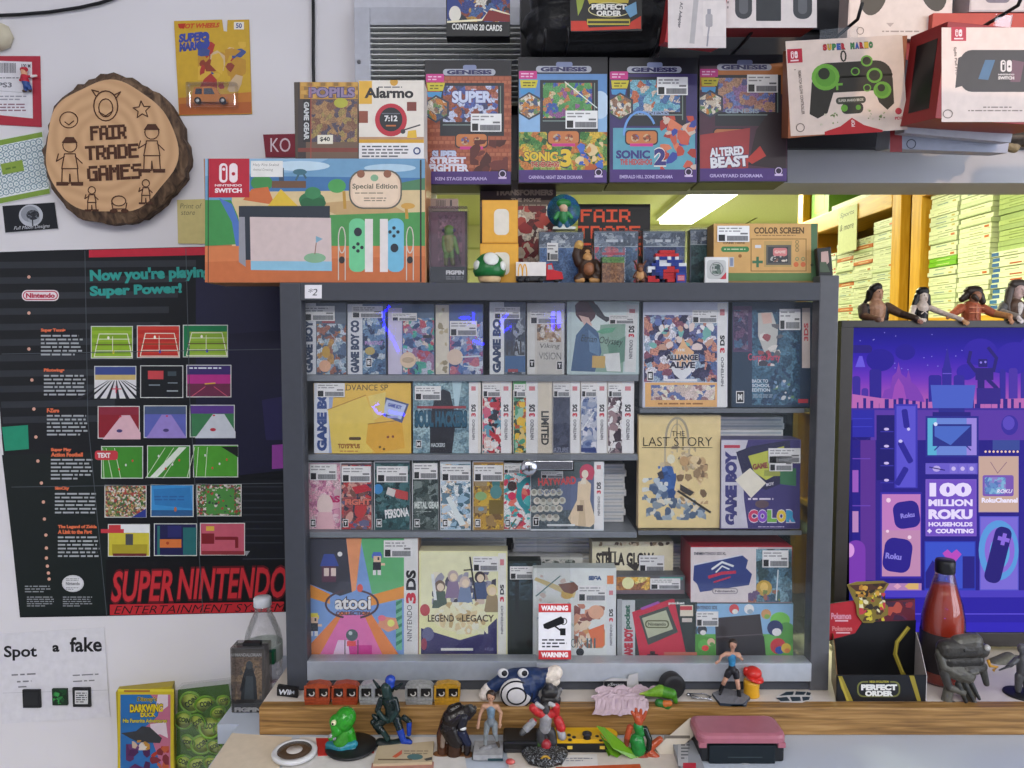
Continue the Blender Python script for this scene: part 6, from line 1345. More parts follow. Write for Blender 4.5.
 o = tag(n.build('hanging_note'), 'pale handwritten note taped to the bookcase rail in the far bay', 'note')
 tx = MB()
 vs_, fs_, bb = text_mesh('PS4', 0, .2)
 for k, s in enumerate(('Sports', '& more')):
  v_, f_, b_ = text_mesh(s, 0, .2)
  tx.add([Vector((XB - .0172, 3.78 - (x - b_[0]) / (b_[2] - b_[0]) * .15, 2.10 - k * .06 + (y - b_[1]) / (b_[3] - b_[1]) * .03)) for x, y in v_], f_, M('#5c6040'))
 tx.build('lettering_print', o)
 # green and yellow box on the rail
 q = MB().box((XB + .025, 4.02, 2.127), (XB + .24, 4.25, 2.46), M('#7fb04a', .5), bev=.002)
 o = tag(q.build('green_carton'), 'green carton with a yellow emblem on top of the far bookcase bay', 'carton')
 MB().box((XB + .0242, 4.08, 2.2), (XB + .026, 4.2, 2.34), M('#d8d040', .5)).build('emblem_print', o)
 q = MB().box((XB + .025, 3.3, 2.127), (XB + .2, 3.98, 2.2), M('#e3e6cf', .5), bev=.002)
 tag(q.build('white_carton'), 'long white carton lying on top of the far bookcase bay', 'carton')
bookcase()
# ---------------------------------------------------------------- things standing on the cabinet
def on_cabinet():
 A0 = R(428, 196, 467, 283, '#6a4a5c')
 def clearbox(name, label, rect, Y, depth, floor, back, card, base_art, fig):
  x0, y0, x1, y1 = rect
  o = empty(name, (P((x0 + x1) / 2, y1, Y).x, Y + depth / 2, floor), label, 'figure box')
  f = Face((0, Y, 1.5)); a, b = f.w(x0, y1).x, f.w(x1, y1).x; zt = f.w(x0, y0).z; z0 = floor + .0005
  f2 = Face((0, Y + depth * .8, 1.5))
  pad = .002
  MB().box((a + pad, Y + depth * .8, z0 + pad), (b - pad, Y + depth * .8 + .002, zt - pad), M(back)).build('backing_card', o)
  f2.lay(MB(), card).build('card_print', o)
  zb = f.w(x0, base_art[0]).z
  bb = MB().box((a + pad, Y + .003, z0 + .001), (b - pad, Y + depth * .75, zb), M('#22242a')); f3 = Face((0, Y + .003, 1.5)); f3.lay(bb, base_art[1]); bb.build('base_block', o)
  sculpt('toy_figure', Y + depth * .45, fig, .5, o)
  MB().box((a, Y, z0), (b, Y + depth, zt), clear('blister', refl=.07, haze=.03), bev=.001).build('clear_box', o)
  return o
 G1, G2, Pp = '#5a7a34', '#7c7a3c', '#4a3a5a'
 fig = [(449, 230, 0, 5.2, 449, 232, 0, 5, G1), (444, 230.5, -1, 2.2, 454, 230.5, -1, 2.2, Pp), (449, 239, 0, 5.4, 449, 249, 0, 4.6, G2), (444.5, 238, 0, 2.8, 444, 246, -1, 2.2, G1), (453.5, 238, 0, 2.8, 456, 246, -1, 2.2, G1), (456, 246, -1, 2.2, 458, 253, -2, 1.8, G1), (444, 246, -1, 2.2, 445, 252, -2, 1.8, G1),
           (447, 250, 0, 3, 446, 257, 0, 2.6, G1), (451, 250, 0, 3, 452, 257, 0, 2.6, G1), (446, 257, 0, 2.4, 446, 264, 0, 2.2, '#5c5a30'), (452, 257, 0, 2.4, 453, 264, 0, 2.2, '#5c5a30'), (457, 248, -2, .8, 461, 264, -2, .7, '#3a2c24')]
 clearbox('figure_box', 'clear display box with a small green toy figure, left of the yellow cubes', (429, 206, 467.5, 283), 1.265, .05, ZT, '#4a3c3a', R(431, 212, 465, 268, '#77505f') + R(438, 215, 462, 266, AM(('#77505f', '#8a6070', '#6a4858'), 30)), (266.5, T('FIGPIN', 455, 272.5, 18, 4.4, '#d4d4d8', bold=.06) + ROWS(446, 276, 465, 280, 2, '#8a8c90', 3)), fig)
 f = Face((0, 1.33, 1.5))
 carton('game_case', 'dark case standing behind the clear figure box, only its printed top showing', 'game case', (426, 198.5, 458, 282), 1.335, .015, '#8a7a72', R(426, 198.5, 458, 212, '#9a8478') + BARS(436, 200, 446, 206, '#4a4240', 3) + R(450, 200, 452, 206, '#4a4240'), floor=ZT)
 for i, (q, lab) in enumerate((((480, 243.4, 518.5, 283), 'lower of the two stacked yellow cube cartons behind the green toadstool'), ((482, 200, 518, 243), 'upper of the two stacked yellow cube cartons with a white front panel'))):
  x0, y0, x1, y1 = q
  A = R(x0, y0, x1, y1, '#d3962c') + R(x0 + 1.2, y0 + 1.2, x1 - 1.2, y1 - 1.2, '#dba238') + RR(x0 + 12, y0 + 9, x1 - 9, y1 - 8, 5, '#d9d2c4')
  carton('cube_carton', lab, 'box', q, 1.275 if i == 0 else 1.278, .06, '#b47c26', A, floor=ZT if i == 0 else P(500, 243.3, 1.275).z, group='stacked yellow cube cartons')
 t = empty('toadstool_ornament', P(489, 283, 1.262), 'small green toadstool ornament with white spots in front of the yellow cubes', 'ornament')
 c = P(489.5, 283, 1.262); u = 1.262 / F; c.z = ZT + .0004
 MB().lathe([(8 * u, 0), (10.5 * u, 1 * u), (11.5 * u, 5 * u), (10.5 * u, 9 * u), (8.5 * u, 12 * u)], c, M('#d3b486', .4)).build('stem', t)
 cap = [(9 * u, 5.5 * u), (14.5 * u, 6.5 * u), (16.3 * u, 11 * u), (15.6 * u, 17 * u), (12.5 * u, 23.5 * u), (7.5 * u, 28 * u), (0, 30 * u)]
 cp = MB().lathe(cap, c, M('#1f6a34', .3)).build('cap', t)
 cc = c + Vector((0, 0, 15 * u))
 for dx, dz, r, ry in ((2.2, 9, 8, .0), (-13.5, 2, 5, 0), (14.5, 1, 5, 0)):
  n = Vector((dx / 16.5, -math.sqrt(max(.02, 1 - (dx / 16.5) ** 2 - (dz / 17) ** 2)), dz / 17)).normalized()
  MB().lathe([(r * .9 * u, -1.4 * u), (r * .96 * u, .4 * u), (r * .7 * u, 1.5 * u), (r * .3 * u, 2 * u), (0, 2.1 * u)], cc + Vector((n.x * 15.2 * u, n.y * 15.0 * u, n.z * 14 * u)), M('#d6d8d2', .35), 18, n).build('spot', cp)
 # film book
 A = R(480, 180, 556, 283, '#3a2c28') + R(480, 200, 556, 207, '#5c4a3c') + T('TRANSFORMERS', 524, 192.5, 58, 6, '#8a7868', bold=.06) + T('THE MOVIE', 526, 200, 30, 3.6, '#a08c78', bold=.05) + R(482, 207, 554, 270, AM(('#8a2c28', '#c8b09a', '#6a2420', '#d8cbb8', '#4a2a28', '#a8483c', '#c8bca8'), 38, seed=7)) + BL(518, 206, 552, 262, ('#9a2c2c', '#d8ccb4', '#6a1e20', '#b84a3c', '#c8b49a'), 26, 4, 10, 3) + ROWS(522, 204, 548, 206.5, 1, '#a08c78', 4)
 carton('film_case', 'dark film case with red and cream artwork behind the yellow cubes', 'film case', (480, 180, 556, 283), 1.415, .02, '#2c2422', A, floor=ZT)
 # sign at the back
 k = '#e4532c'
 A = R(578, 204, 650, 285, '#1c1a1a') + PX('FAIR', 581, 209.5, 630, 222, k, .2) + PX('TRADE', 578, 226, 640, 238.5, k, .2) + PX('GAMES', 580, 243, 642, 256, k, .2)
 carton('letter_sign', 'black sign with orange-red blocky letters behind the clear game cases', 'sign', (578, 204, 650, 283), 1.44, .006, '#1a1818', A, floor=ZT)
 def acr(q, lab, seed, inner, Y, st=()):
  x0, y0, x1, y1 = q
  A = R(*q, '#5e6a78') + R(x0 + 2, y0 + 4, x1 - 2, y0 + 17, AM(('#7c8898', '#5a6678', '#98a2ac', '#4c5868'), 90, seed=seed)) + ROWS(x0 + 14, y0 + 9, x1 - 10, y0 + 15, 1, '#b8c0c8', seed) + R(x0 + 3, y0 + 18, x1 - 3, y1, AM(inner, 50, seed=seed)) + L(.8, '#a8b4bc', x0 + 1, y0 + 17.5, x1 - 1, y0 + 17.5)
  return carton('cased_game', lab, 'game', (x0 + 2, y0 + 2, x1 - 2, y1), Y, .026, '#5a6674', A, floor=ZT, sleeve=True, group='clear cased games on top of the cabinet', stickers=st)
 acr((537, 230, 585, 283), 'clear cased game with a tilted price tag behind the red truck', 1, ('#4a6a98', '#5a7aa8', '#3a5a88'), 1.33, [(547, 243, 558, 261)])
 acr((592, 229, 640, 283), 'clear cased game behind the grassy brown block', 2, ('#5a7490', '#6a8098', '#c05a68', '#4a6484'), 1.33)
 acr((641, 229, 687, 283), 'clear cased game behind the blue and red brick figure', 3, ('#3a4a70', '#4a5a84', '#2c3a60', '#6a7490'), 1.33)
 acr((688, 227, 722, 283), 'clear cased game half hidden behind the gold handheld carton', 4, ('#2c4a50', '#3a5a5c', '#22383e'), 1.34)
 # round disc figure stands on the cased game
 zc = P(560, 231.4, 1.33).z + .0045
 d = empty('disc_figure', (P(563, 229, 1.345).x, 1.345, zc), 'small green figure on a round blue disc stand above the clear cased games', 'figure')
 c = P(563.5, 211, 1.352); u = 1.35 / F
 MB().lathe([(0, 0), (15.8 * u, 0), (16.4 * u, .6 * u), (16.4 * u, 2.4 * u), (0, 2.6 * u)], c + Vector((0, .004, 0)), AM(('#1d4a78', '#22567f', '#1a4a5c', '#245f62'), 60), 32, (0, -1, 0)).build('disc', d)
 b = MB(); bc = P(564, 228, 1.345); b.box((bc.x - 11 * u, 1.334, zc + .0004), (bc.x + 11 * u, 1.36, zc + 2.6 * u), M('#c9cfc8')); b.box((bc.x - 5 * u, 1.334, zc + 2.6 * u), (bc.x + 5 * u, 1.35, zc + 5 * u), M('#d8dcd6')); b.build('base', d)
 sculpt('toy_figure', 1.34, [(563, 208, -4, 4.2, 563.5, 210, -4, 3.8, '#c8a48a'), (560, 204, -4, 3.8, 567, 204, -4, 3.8, '#2f7a3c'), (563, 202, -4, 3, 563, 203, -4, 3, '#2f7a3c'), (563, 215, -3, 4.4, 563, 220, -3, 4.6, '#2c7a44'), (558, 214, -3, 2.2, 555, 219, -4, 2, '#3a8a4c'), (568, 214, -3, 2.2, 571, 218, -4, 2, '#3a8a4c'), (561, 221, -3, 2.6, 559.5, 226, -3, 2.4, '#2a5a7a'), (565, 221, -3, 2.6, 567, 226, -3, 2.4, '#2a5a7a')], .45, d)
 # toy truck
 t = empty('toy_truck', P(540, 282, 1.27), 'toy truck with a white trailer and red cab in front of the clear cases', 'toy truck'); t.location.z = ZT; WM[t.name] = Matrix.Translation(t.location)
 f = Face((0, 1.262, 1.5)); u = 1.262 / F
 a, b = f.w(516, 270), f.w(546, 270)
 zt1, zb1 = f.w(516, 262).z, f.w(516, 276).z
 tr = MB().box((a.x, 1.262, zb1), (b.x, 1.285, zt1), M('#d8d2cc', .4), bev=.0006).build('trailer', t)
 f.lay(MB(), RING(520.3, 275.5, 2.1, 1.1, '#d8a02c', 14, 11, 180, 360) + RING(524.7, 275.5, 2.1, 1.1, '#d8a02c', 14, 11, 180, 360)).build('logo_print', tr)
 MB().box((a.x, 1.264, ZT + 2.6 * u), (f.w(562, 280).x, 1.283, zb1), M('#2a2a2c')).build('chassis', t)
 cab = [(546.5, 277), (546.5, 264), (552, 263), (554, 270), (562, 272), (563.5, 279), (546.5, 280)]
 MB().prism([f.w(*p) for p in cab], (0, .022, 0), M('#b8282c', .3)).build('cab', t)
 MB().prism([f.w(x, y, .0004) for x, y in ((548, 269.5), (548, 265), (551.5, 265), (553, 269.5))], (0, .0008, 0), M('#8a9aa4', .15)).build('cab_window', t)
 for x in (520, 527, 541, 556.5):
  c = f.w(x, 280); c.z = ZT + 2.9 * u + .0002
  MB().lathe([(0, 0), (1.2 * u, 0), (1.3 * u, .0008), (2.8 * u, .001), (2.9 * u, .006), (0, .006)], c + Vector((0, .0065, 0)), M('#1c1c1e'), 14, (0, -1, 0)).build('wheel', t)
 # ape toy
 K, S = '#3c2a20', '#b98a54'
 ape = [(587, 253, 0, 6.4, 587, 256, 0, 6, K), (587, 258, -4, 4.6, 587.5, 260, -4, 4.2, S), (587, 253, -4, 3.2, 587, 254, -4, 3, S), (587, 266, 0, 9.5, 587, 272, 0, 9, K), (588, 268, -6, 5.5, 588, 271, -6, 5.5, '#8a5a3c'), (579, 263, 0, 5, 576, 255, -1, 4.4, K), (576, 255, -1, 4.2, 578, 247, -2, 3.8, K), (578, 247, -2, 4.2, 579, 245, -3, 4.4, '#c8a05a'), (595, 264, 0, 5, 599, 272, -1, 4.6, K), (599, 272, -1, 4.2, 597, 278, -2, 4, K), (582, 276, -1, 5, 578, 279, -3, 4.6, K), (593, 276, -1, 5, 597, 279, -3, 4.6, K), (577, 281, -5, 2.6, 582, 281, -6, 2.4, S), (591, 281, -5, 2.6, 597, 281, -6, 2.4, S)]
 o = tag(sculpt('ape_toy', 1.285, ape, .55), 'brown ape toy raising one arm between the clear cased games', 'toy');
 ey = MB()
 for x in (585, 589.5):
  p = P(x, 253.3, 1.285); ey.ball(p + Vector((0, -.0118, 0)), .0011, M('#15120f', .2), 8, 6)
 ey.build('eye_pair', o)
 # grassy block in a clear case
 g = empty('block_case', P(613, 283, 1.262), 'clear case holding a brown block topped with green, beside the ape toy', 'toy block'); g.location.z = ZT; WM[g.name] = Matrix.Translation(g.location)
 f = Face((0, 1.264, 1.5)); a, b = f.w(602.5, 270).x, f.w(624, 270).x
 MB().box((a, 1.264, ZT + .001), (b, 1.292, f.w(610, 261).z), AM(('#8a5c3a', '#9a6c46', '#7a4f32', '#6a4228', '#a87a50'), 220, rough=.8)).build('brown_block', g)
 MB().box((a - .0004, 1.2636, f.w(610, 261).z - .003), (b + .0004, 1.2924, f.w(610, 257).z), AM(('#4a7a34', '#5a8a3c', '#3c6a2c', '#6a9a48'), 220, rough=.8)).build('green_top', g)
 MB().box((a - .0008, 1.2632, f.w(610, 252.5).z), (b + .0008, 1.2636, f.w(610, 255).z), M('#a83a4c')).build('red_band', g)
 MB().box((a - .0016, 1.2615, ZT + .0004), (b + .0016, 1.294, f.w(610, 246.5).z), clear('blister', refl=.07, haze=.03), bev=.0008).build('clear_case', g)
 # small horned figure
 K = '#5a3422'
 h = [(640, 267, 0, 4, 640, 268.5, 0, 3.8, K), (637, 265, 0, 1.4, 634, 261, 0, .9, K), (643, 265, 0, 1.4, 646, 261, 0, .9, K), (640, 270, -3, 2.4, 640, 270.5, -3, 2.2, '#8a5a3c'), (640, 274, 0, 4, 640, 277, 0, 4.2, '#b98c5c'), (636.5, 273, 0, 1.8, 634, 277, -1, 1.6, K), (643.5, 273, 0, 1.8, 646, 277, -1, 1.6, K), (637.5, 279, -1, 2.2, 637, 281, -2, 2, K), (642.5, 279, -1, 2.2, 643, 281, -2, 2, K)]
 tag(sculpt('horned_toy', 1.268, h, .4), 'tiny brown horned toy between the grassy block and the brick figure', 'toy')
 # brick built figure
 b = empty('brick_figure', P(668, 283, 1.272), 'blue, white and red toy figure built of bricks before a clear case', 'brick toy'); b.location.z = ZT; WM[b.name] = Matrix.Translation(b.location)
 f = Face((0, 1.268, 1.5)); rows = []
 rn = random.Random(3)
 pal = {'b': '#24367e', 'w': '#c9ccd2', 'r': '#b0282c', 'd': '#1c2a5c'}
 grid = ['...rrrr...', '..rrrrrr..', '..wbbwbw..', '..bwwbbbb.', '.bbwwwbbww', 'wwbbbrrbbb', 'wdbbrrrrbb', '.ddbrrrrbd', 'rr.drrrrdd', 'rrr..rr...']
 y = 250.0
 for r, row in enumerate(grid):
  yy = y + r * 3.2
  for ch in 'bwrd':
   pass
  k = 0
  while k < len(row):
   ch = row[k]
   if ch == '.': k += 1; continue
   e = k
   while e < len(row) and row[e] == ch and e - k < 3: e += 1
   p0, p1 = f.w(648 + k * 3.9, yy + 3.2), f.w(648 + e * 3.9, yy)
   m = MB().box((p0.x, 1.268 + rn.uniform(0, .003), max(ZT + .0003, p0.z)), (p1.x - .0003, 1.288, p1.z - .0002), M(pal[ch], .3))
   m.build('brick', b); k = e
 q = MB().box((f.w(676, 281).x, 1.266, ZT + .0003), (f.w(686, 281).x, 1.28, f.w(676, 273).z), M('#2c3f8c', .3)); Face((0, 1.266, 1.5)).lay(q, R(677.5, 275, 684.5, 281, '#b0485c') + L(.5, '#d8c8c8', 678, 277, 684, 277) + L(.5, '#d8c8c8', 678, 279, 684, 279)); q.build('name_tile', b)
 # graded coin slab
 A = RR(707, 260, 726, 279, 3, '#b8bab8') + RING(716.5, 269, 6.5, 1, '#8a8c8c', 20) + R(712, 264, 721, 274, AM(('#6a7a70', '#a8aca8', '#4a5a54'), 160)) + G('#b83a44', 720, 279, 726, 272, 726, 279)
 carton('card_slab', 'small white rimmed clear slab leaning on the gold handheld carton', 'collectable', (705, 257, 728.5, 282), 1.262, .006, '#d6d6d4', A, floor=ZT, roll=0)
 # gold handheld carton
 A = R(713, 223, 817, 281, '#c99f62') + R(713, 273, 817, 281, '#5a7a44') + R(811, 223, 817, 281, '#4a6a48') + T('COLOR SCREEN', 779, 230.5, 50, 6.5, '#5a4426', bold=.04) + ROWS(756, 234.5, 802, 236.5, 1, '#8a6c40', 3) + RR(721, 246.5, 749, 252, 2.6, '#3a7a44') + ROWS(724, 248, 746, 250.6, 1, '#b8c8a0', 4) + E(740, 256, 1.8, 1.8, '#8a5a2c', 10) + R(729, 257, 734, 267, '#b8b8b8') + R(730, 258, 733, 266, '#7a86a0')
 A += L(.9, '#8a6a34', 751, 239, 806, 239, 806, 271, 751, 271, 751, 239) + R(764, 241, 792, 267, '#b3955c') + R(766, 245, 791, 265, '#5c5a52') + R(768, 247, 788, 263, '#3c3e40') + RR(773, 248, 787, 256, 2, '#c87a78') + T('GAME', 780, 252, 11, 3, '#e0c0b4', bold=.05) + BL(770, 256, 787, 262, ('#a8a8a0', '#7a5a4c', '#c8c0b0'), 14, 1, 2.4, 4) + L(2.6, '#3a6a4c', 753, 262, 762, 262) + L(2.6, '#3a6a4c', 757.5, 257.5, 757.5, 266.5)
 for x, y, c in ((797, 242, '#8a7a4c'), (797, 246, '#8a7a4c'), (797, 250, '#8a7a4c'), (797, 259, '#7a8a5c'), (803, 259, '#7a8a5c')): A += RING(x, y, 1.6, .8, c, 10)
 A += E(796, 264.5, 2.6, 2.6, '#c8683c', 12) + E(803, 264.5, 2.6, 2.6, '#c8683c', 12) + E(812, 265, 1.6, 1.6, '#3c4a34', 10) + R(755, 245, 761, 248, '#c9ccd2') + T('CAME HERE', 734, 243, 22, 2, '#5a4426')
 carton('handheld_carton', 'gold carton with a small handheld screen pictured, right end of the cabinet top', 'console box', (713.5, 223.5, 817.5, 281), 1.285, .045, '#8a7040', A, floor=ZT, stickers=[(717, 226, 749, 242)])
 A = RR(819, 249, 831, 273, 3, '#2c3028') + G('#b89a90', 821, 252, 828, 251, 829, 262, 824, 268, 821, 262) + G('#4a5a44', 820, 262, 826, 262, 830, 272, 820, 272)
 carton('picture_tin', 'small dark picture tin leaning on the cabinet top right corner', 'tin', (818, 247.5, 832, 276), 1.268, .012, '#26282a', A, roll=-6, floor=None)
on_cabinet()
# ---------------------------------------------------------------- television
YT = 1.40
def tv():
 f = Face((0, YT, 1.5))
 x0, zt = f.w(836.5, 480).x, f.w(900, 320.5).z
 zb = f.w(900, 646).z; x1 = x0 + .74
 sx0, sz1, sz0 = f.w(848.5, 480).x, f.w(900, 327.5).z, f.w(900, 632).z
 t = empty('television', ((x0 + x1) / 2, YT + .03, ZC), 'black flat television glowing with a purple cityscape on the counter', 'television')
 bz = M('#3b3733', .35)
 b = MB().box((x0, YT - .004, sz1), (x1, YT + .012, zt), bz, bev=.001); b.box((x0, YT - .004, zb), (x1, YT + .012, sz0), bz, bev=.001)
 b.box((x0, YT - .004, sz0), (sx0, YT + .012, sz1), bz); b.box((x1 - .014, YT - .004, sz0), (x1, YT + .012, sz1), bz)
 b.build('bezel', t)
 MB().box((x0 + .004, YT + .012, zb + .004), (x1 - .004, YT + .05, zt - .002), M('#161618', .6)).build('back_shell', t)
 for x in (x0 + .12, x1 - .12):
  MB().box((x - .012, YT - .04, ZC + .0005), (x + .012, YT + .08, ZC + .008), bz, bev=.002).box((x - .008, YT + .015, ZC + .008), (x + .008, YT + .03, zb + .01), bz).build('foot', t)
 sc0 = MB().box((sx0, YT, sz0), (x1 - .014, YT + .004, sz1), M('#0a0a10', .2)).build('screen', t)
 S = []
 XE = 1230
 # sky bands
 bands = ['#1e1780', '#1f188a', '#221994', '#271b9e', '#2d1da6', '#3620ae', '#4224b4', '#502ab8', '#6030bc', '#7036be', '#823ebc', '#9248ba', '#a252b6', '#b05cb2', '#bc66ae']
 for i in range(len(bands) - 1):
  for j in range(5):
   c = '#' + ''.join('%02x' % round(int(bands[i][k:k + 2], 16) * (1 - j / 5) + int(bands[i + 1][k:k + 2], 16) * j / 5) for k in (1, 3, 5))
   y = 327 + (i + j / 5) * 5.8; S += R(845, y, XE, y + 1.3, c)
 S += R(845, 408, XE, 632, '#1c1378')
 rn = random.Random(8)
 for k in range(30): S += E(856 + rn.random() * 200, 330 + rn.random() * 40, .6, .6, '#8a86e0', 6)
 # clouds
 for cx, cy, r in ((980, 352, 17), (1000, 362, 14), (1015, 358, 20), (966, 372, 10), (1040, 350, 22), (880, 360, 14), (905, 352, 10)): S += E(cx, cy, r, r * .8, '#3322a8' if cx > 930 else '#281c96', 22)
 # spires and towers
 S += G('#7d3fb4', 878, 408, 884, 390, 890, 388, 892, 376, 896, 372, 898, 362, 901, 374, 906, 378, 908, 370, 911, 382, 916, 386, 922, 396, 926, 408)
 S += G('#9a4bb8', 890, 408, 894, 386, 898, 378, 903, 386, 908, 408)
 for x0_, x1_, y, c in ((852, 860, 376, '#3a2a9a'), (861, 868, 388, '#4a30a4'), (869, 881, 369, '#2e2492'), (928, 941, 375, '#30269a'), (953, 964, 375, '#33289c'), (999, 1005, 369, '#33289c'), (1008, 1017, 368, '#4a32a8'), (1020, 1030, 372, '#3a2aa0'), (1034, 1050, 360, '#3a2aa0'), (1056, 1080, 380, '#3a2aa0')): S += RR(x0_, y, x1_, 412, 3, c)
 S += R(941.5, 368, 951, 412, '#32289a') + G('#32289a', 942.5, 368, 946, 352, 947, 346, 948, 352, 950.5, 368) + R(942, 373, 951, 374, '#6a56d0') + RR(850, 345, 872, 353, 4, '#2a1e80') + G('#6a5ae0', 859, 356, 862, 356, 865, 367, 855, 367)
 S += G('#b968b4', 852, 394, 880, 398, 925, 402, 960, 400, 1030, 398, 1030, 408, 852, 408)
 # robot-like crane tower
 bc = '#2a2078'
 S += R(975, 368, 993, 380, bc) + R(978, 359, 987, 367, bc) + L(3.4, bc, 975, 371, 968, 362, 970, 352) + L(3.4, bc, 993, 371, 996, 358, 988, 348) + R(977, 380, 984, 392, bc) + L(4, bc, 988, 380, 996, 388) + R(976, 388, 1000, 404, '#33248a') + E(980.5, 362.5, 1.2, 1.2, '#8a7ae8', 8) + E(985, 362, 1.2, 1.2, '#8a7ae8', 8)
 for k in range(26): S += R(855 + k * 7 + rn.random() * 3, 398 + rn.random() * 6, 857 + k * 7 + rn.random() * 5, 412, '#2c2188')
 # street scene
 S += R(845, 408, XE, 420, '#3c2a9c') + R(870, 410, XE, 440, '#5a38a8') + R(852, 440, XE, 590, '#241a86')
 S += R(852, 410, 874, 437, '#2c2aa8') + R(852, 418, 872, 419, '#3a3ac0') + R(852, 426, 872, 427, '#3a3ac0') + L(1, '#2a1e80', 854, 437, 870, 448) + L(1, '#2a1e80', 870, 437, 854, 448) + R(860, 440, 875, 580, '#5a3094') + R(875, 446, 882, 580, '#2c1e88')
 S += R(852, 470, 858, 492, '#9a5ac0') + R(852, 511, 858, 532, '#b886c0') + RR(846, 540, 865, 590, 9, '#7a3ab0') + E(849, 550, 5, 7, '#d89ae0') + R(852, 458, 870, 459, '#6a44b8') + R(852, 505, 870, 506, '#6a44b8')
 S += R(876, 415, 894, 480, '#1c1670')
 for y in (429, 446, 463, 480): S += E(886, y, 2.6, 1.4, '#c8b8f0', 10) + R(880, y + 2, 893, y + 3, '#3a34a8')
 S += R(894, 404, 917, 488, '#3c36b4') + R(896, 406, 915, 487, '#5a52d0') + TURN(RR(902, 409, 908, 428, 2, '#2a2496'), 905, 418, -8) + TURN(RR(902, 440, 908, 464, 2, '#2a2496'), 905, 452, -28) + TURN(RR(898, 466, 904, 486, 2, '#2a2496'), 901, 476, 30) + E(908, 429, 1.6, 1.6, '#c8c0f8') + E(900, 441, 2, 1.6, '#c8c0f8')
 S += R(925, 416, 978, 457, '#2a2a90') + R(927, 418, 976, 455, '#6a86d8') + R(927, 418, 936, 455, '#5ab0d8') + R(966, 418, 976, 455, '#9a86e0') + R(932, 424, 971, 446, '#28308a') + G('#4a6ac8', 934, 426, 970, 426, 950, 445, 934, 436) + L(1.2, '#28308a', 938, 446, 934, 450) + L(1.2, '#28308a', 966, 446, 970, 450) + E(935, 424, 2, 2, '#d8e0ff', 8) + R(938, 406, 964, 413, '#2a2a90') + R(932, 412, 970, 416, '#241e80')
 S += G('#4a60c8', 930, 385, 975, 385, 972, 408, 932, 408)
 S += R(925, 463, 977, 474, '#6a5ccc') + E(936, 468.5, 4, 3, '#b8a8e8', 12) + L(1, '#241a70', 929, 467, 944, 470)
 for x in (953, 962, 971): S += R(x - 4, 464, x + 4, 473, '#7a6cd4') + E(x, 468.5, 2.2, 2.2, '#c8b8f0', 10)
 S += R(925, 479, 976, 536, '#7a5ac8') + R(926, 480, 975, 535, '#7250c4')
 W = '#e8dcff'
 S += T('100', 950, 489.5, 42, 14, W, bold=.06) + T('MILLION', 950, 502.5, 44, 7, W, bold=.05) + T('ROKU', 950, 514, 44, 10, W, bold=.06) + T('HOUSEHOLDS', 950, 524, 44, 4.4, W, bold=.05) + T('COUNTING', 954, 530.8, 38, 4.6, W, bold=.06) + E(929, 530.8, 2.4, 1.2, W, 10) + E(929, 530.8, 1.2, 2.4, W, 10)
 S += R(880, 492, 921, 578, '#3a2aa8') + R(881.5, 494, 920, 576, '#c08ab4') + R(881.5, 494, 920, 530, '#c07cc0') + TURN(RR(893, 501, 919, 528, 8, '#2a1e8c'), 906, 514, -8) + TURN(RR(883, 538, 911, 572, 9, '#2a1e8c'), 897, 555, 8) + TURN(T('Roku', 907, 515, 14, 5, '#8a80e0', bold=.04), 907, 515, -8) + TURN(T('Roku', 893, 556, 16, 6, '#8a80e0', bold=.04), 893, 556, 6) + E(888, 500, 2.4, 2.4, '#f0d0e8', 8) + E(909, 537, 2, 2, '#f0d0e8', 8) + E(887, 531, 1.6, 1.6, '#f0d0e8', 8)
 S += R(880, 583, 921, 590, '#b080b8') + G('#d8a0c0', 893, 586, 897, 583, 901, 586, 897, 589) + G('#d8b070', 904, 586, 908, 583, 918, 583, 918, 589, 908, 589)
 S += R(924, 541, 975, 590, '#2c3ab8') + R(925, 542, 974, 588, '#3a52cc') + G('#b84ac0', 942, 553, 947, 549, 951, 553, 956, 549, 961, 554, 951, 566) + G('#241e84', 925, 572, 932, 560, 938, 566, 938, 588, 925, 588) + R(962, 556, 974, 588, '#241e84') + R(948, 562, 955, 584, '#6a5ad0')
 S += R(978, 456, 1018, 512, '#c0a0a8') + R(979, 457, 1017, 511, '#c8a89c') + RR(982, 475, 1013, 496, 2, '#7a58b4') + RR(984, 477, 1005, 494, 2, AM(('#5a8ac8', '#7ab0d8', '#8a7ac8', '#4a6ab8'), 120, em=.9)) + L(.7, '#8a6a80', 990, 462, 997, 473) + L(.7, '#8a6a80', 1006, 462, 997, 473) + T('ROKU', 1004, 491, 16, 4, '#f0e8ff', bold=.02, shear=.3) + T('RokuChannel', 999, 500, 36, 5, '#f0e8ff', bold=.05)
 for k in range(10): S += E(985 + k * 4, 451.5, 1.2, 1.2, '#f0c8b8', 8)
 S += R(992, 440, 1024, 450, '#3a4a9a') + E(1009, 425, 8.5, 10, '#3a2ca0', 20) + E(1008, 423, 6, 7, '#5a48c0', 14)
 S += R(979, 516, 1018, 590, '#5a58d0') + R(980, 517, 1017, 589, '#7a6ad8') + E(998, 550, 20, 30, '#5a9ae0', 26) + E(999, 550, 15, 23, '#8a6ad8', 24) + E(999, 552, 10, 16, '#5aa8e0', 20) + TURN(RR(989, 526, 1006, 583, 7, '#241a78'), 997, 554, 14) + TURN(R(997, 537, 1009, 541, '#8a6ae0') + R(1001, 533, 1005, 545, '#8a6ae0'), 1003, 539, 14)
 S += R(1019, 440, XE, 590, '#2a1e90')
 for k in range(8): S += R(1026 + k * 24, 420 + (k * 37) % 60, 1044 + k * 24, 590, ('#3a2aa8', '#4a34b4', '#5a40c0')[k % 3]) + R(1030 + k * 24, 480 + (k * 23) % 40, 1040 + k * 24, 520 + (k * 23) % 40, '#a87ac8')
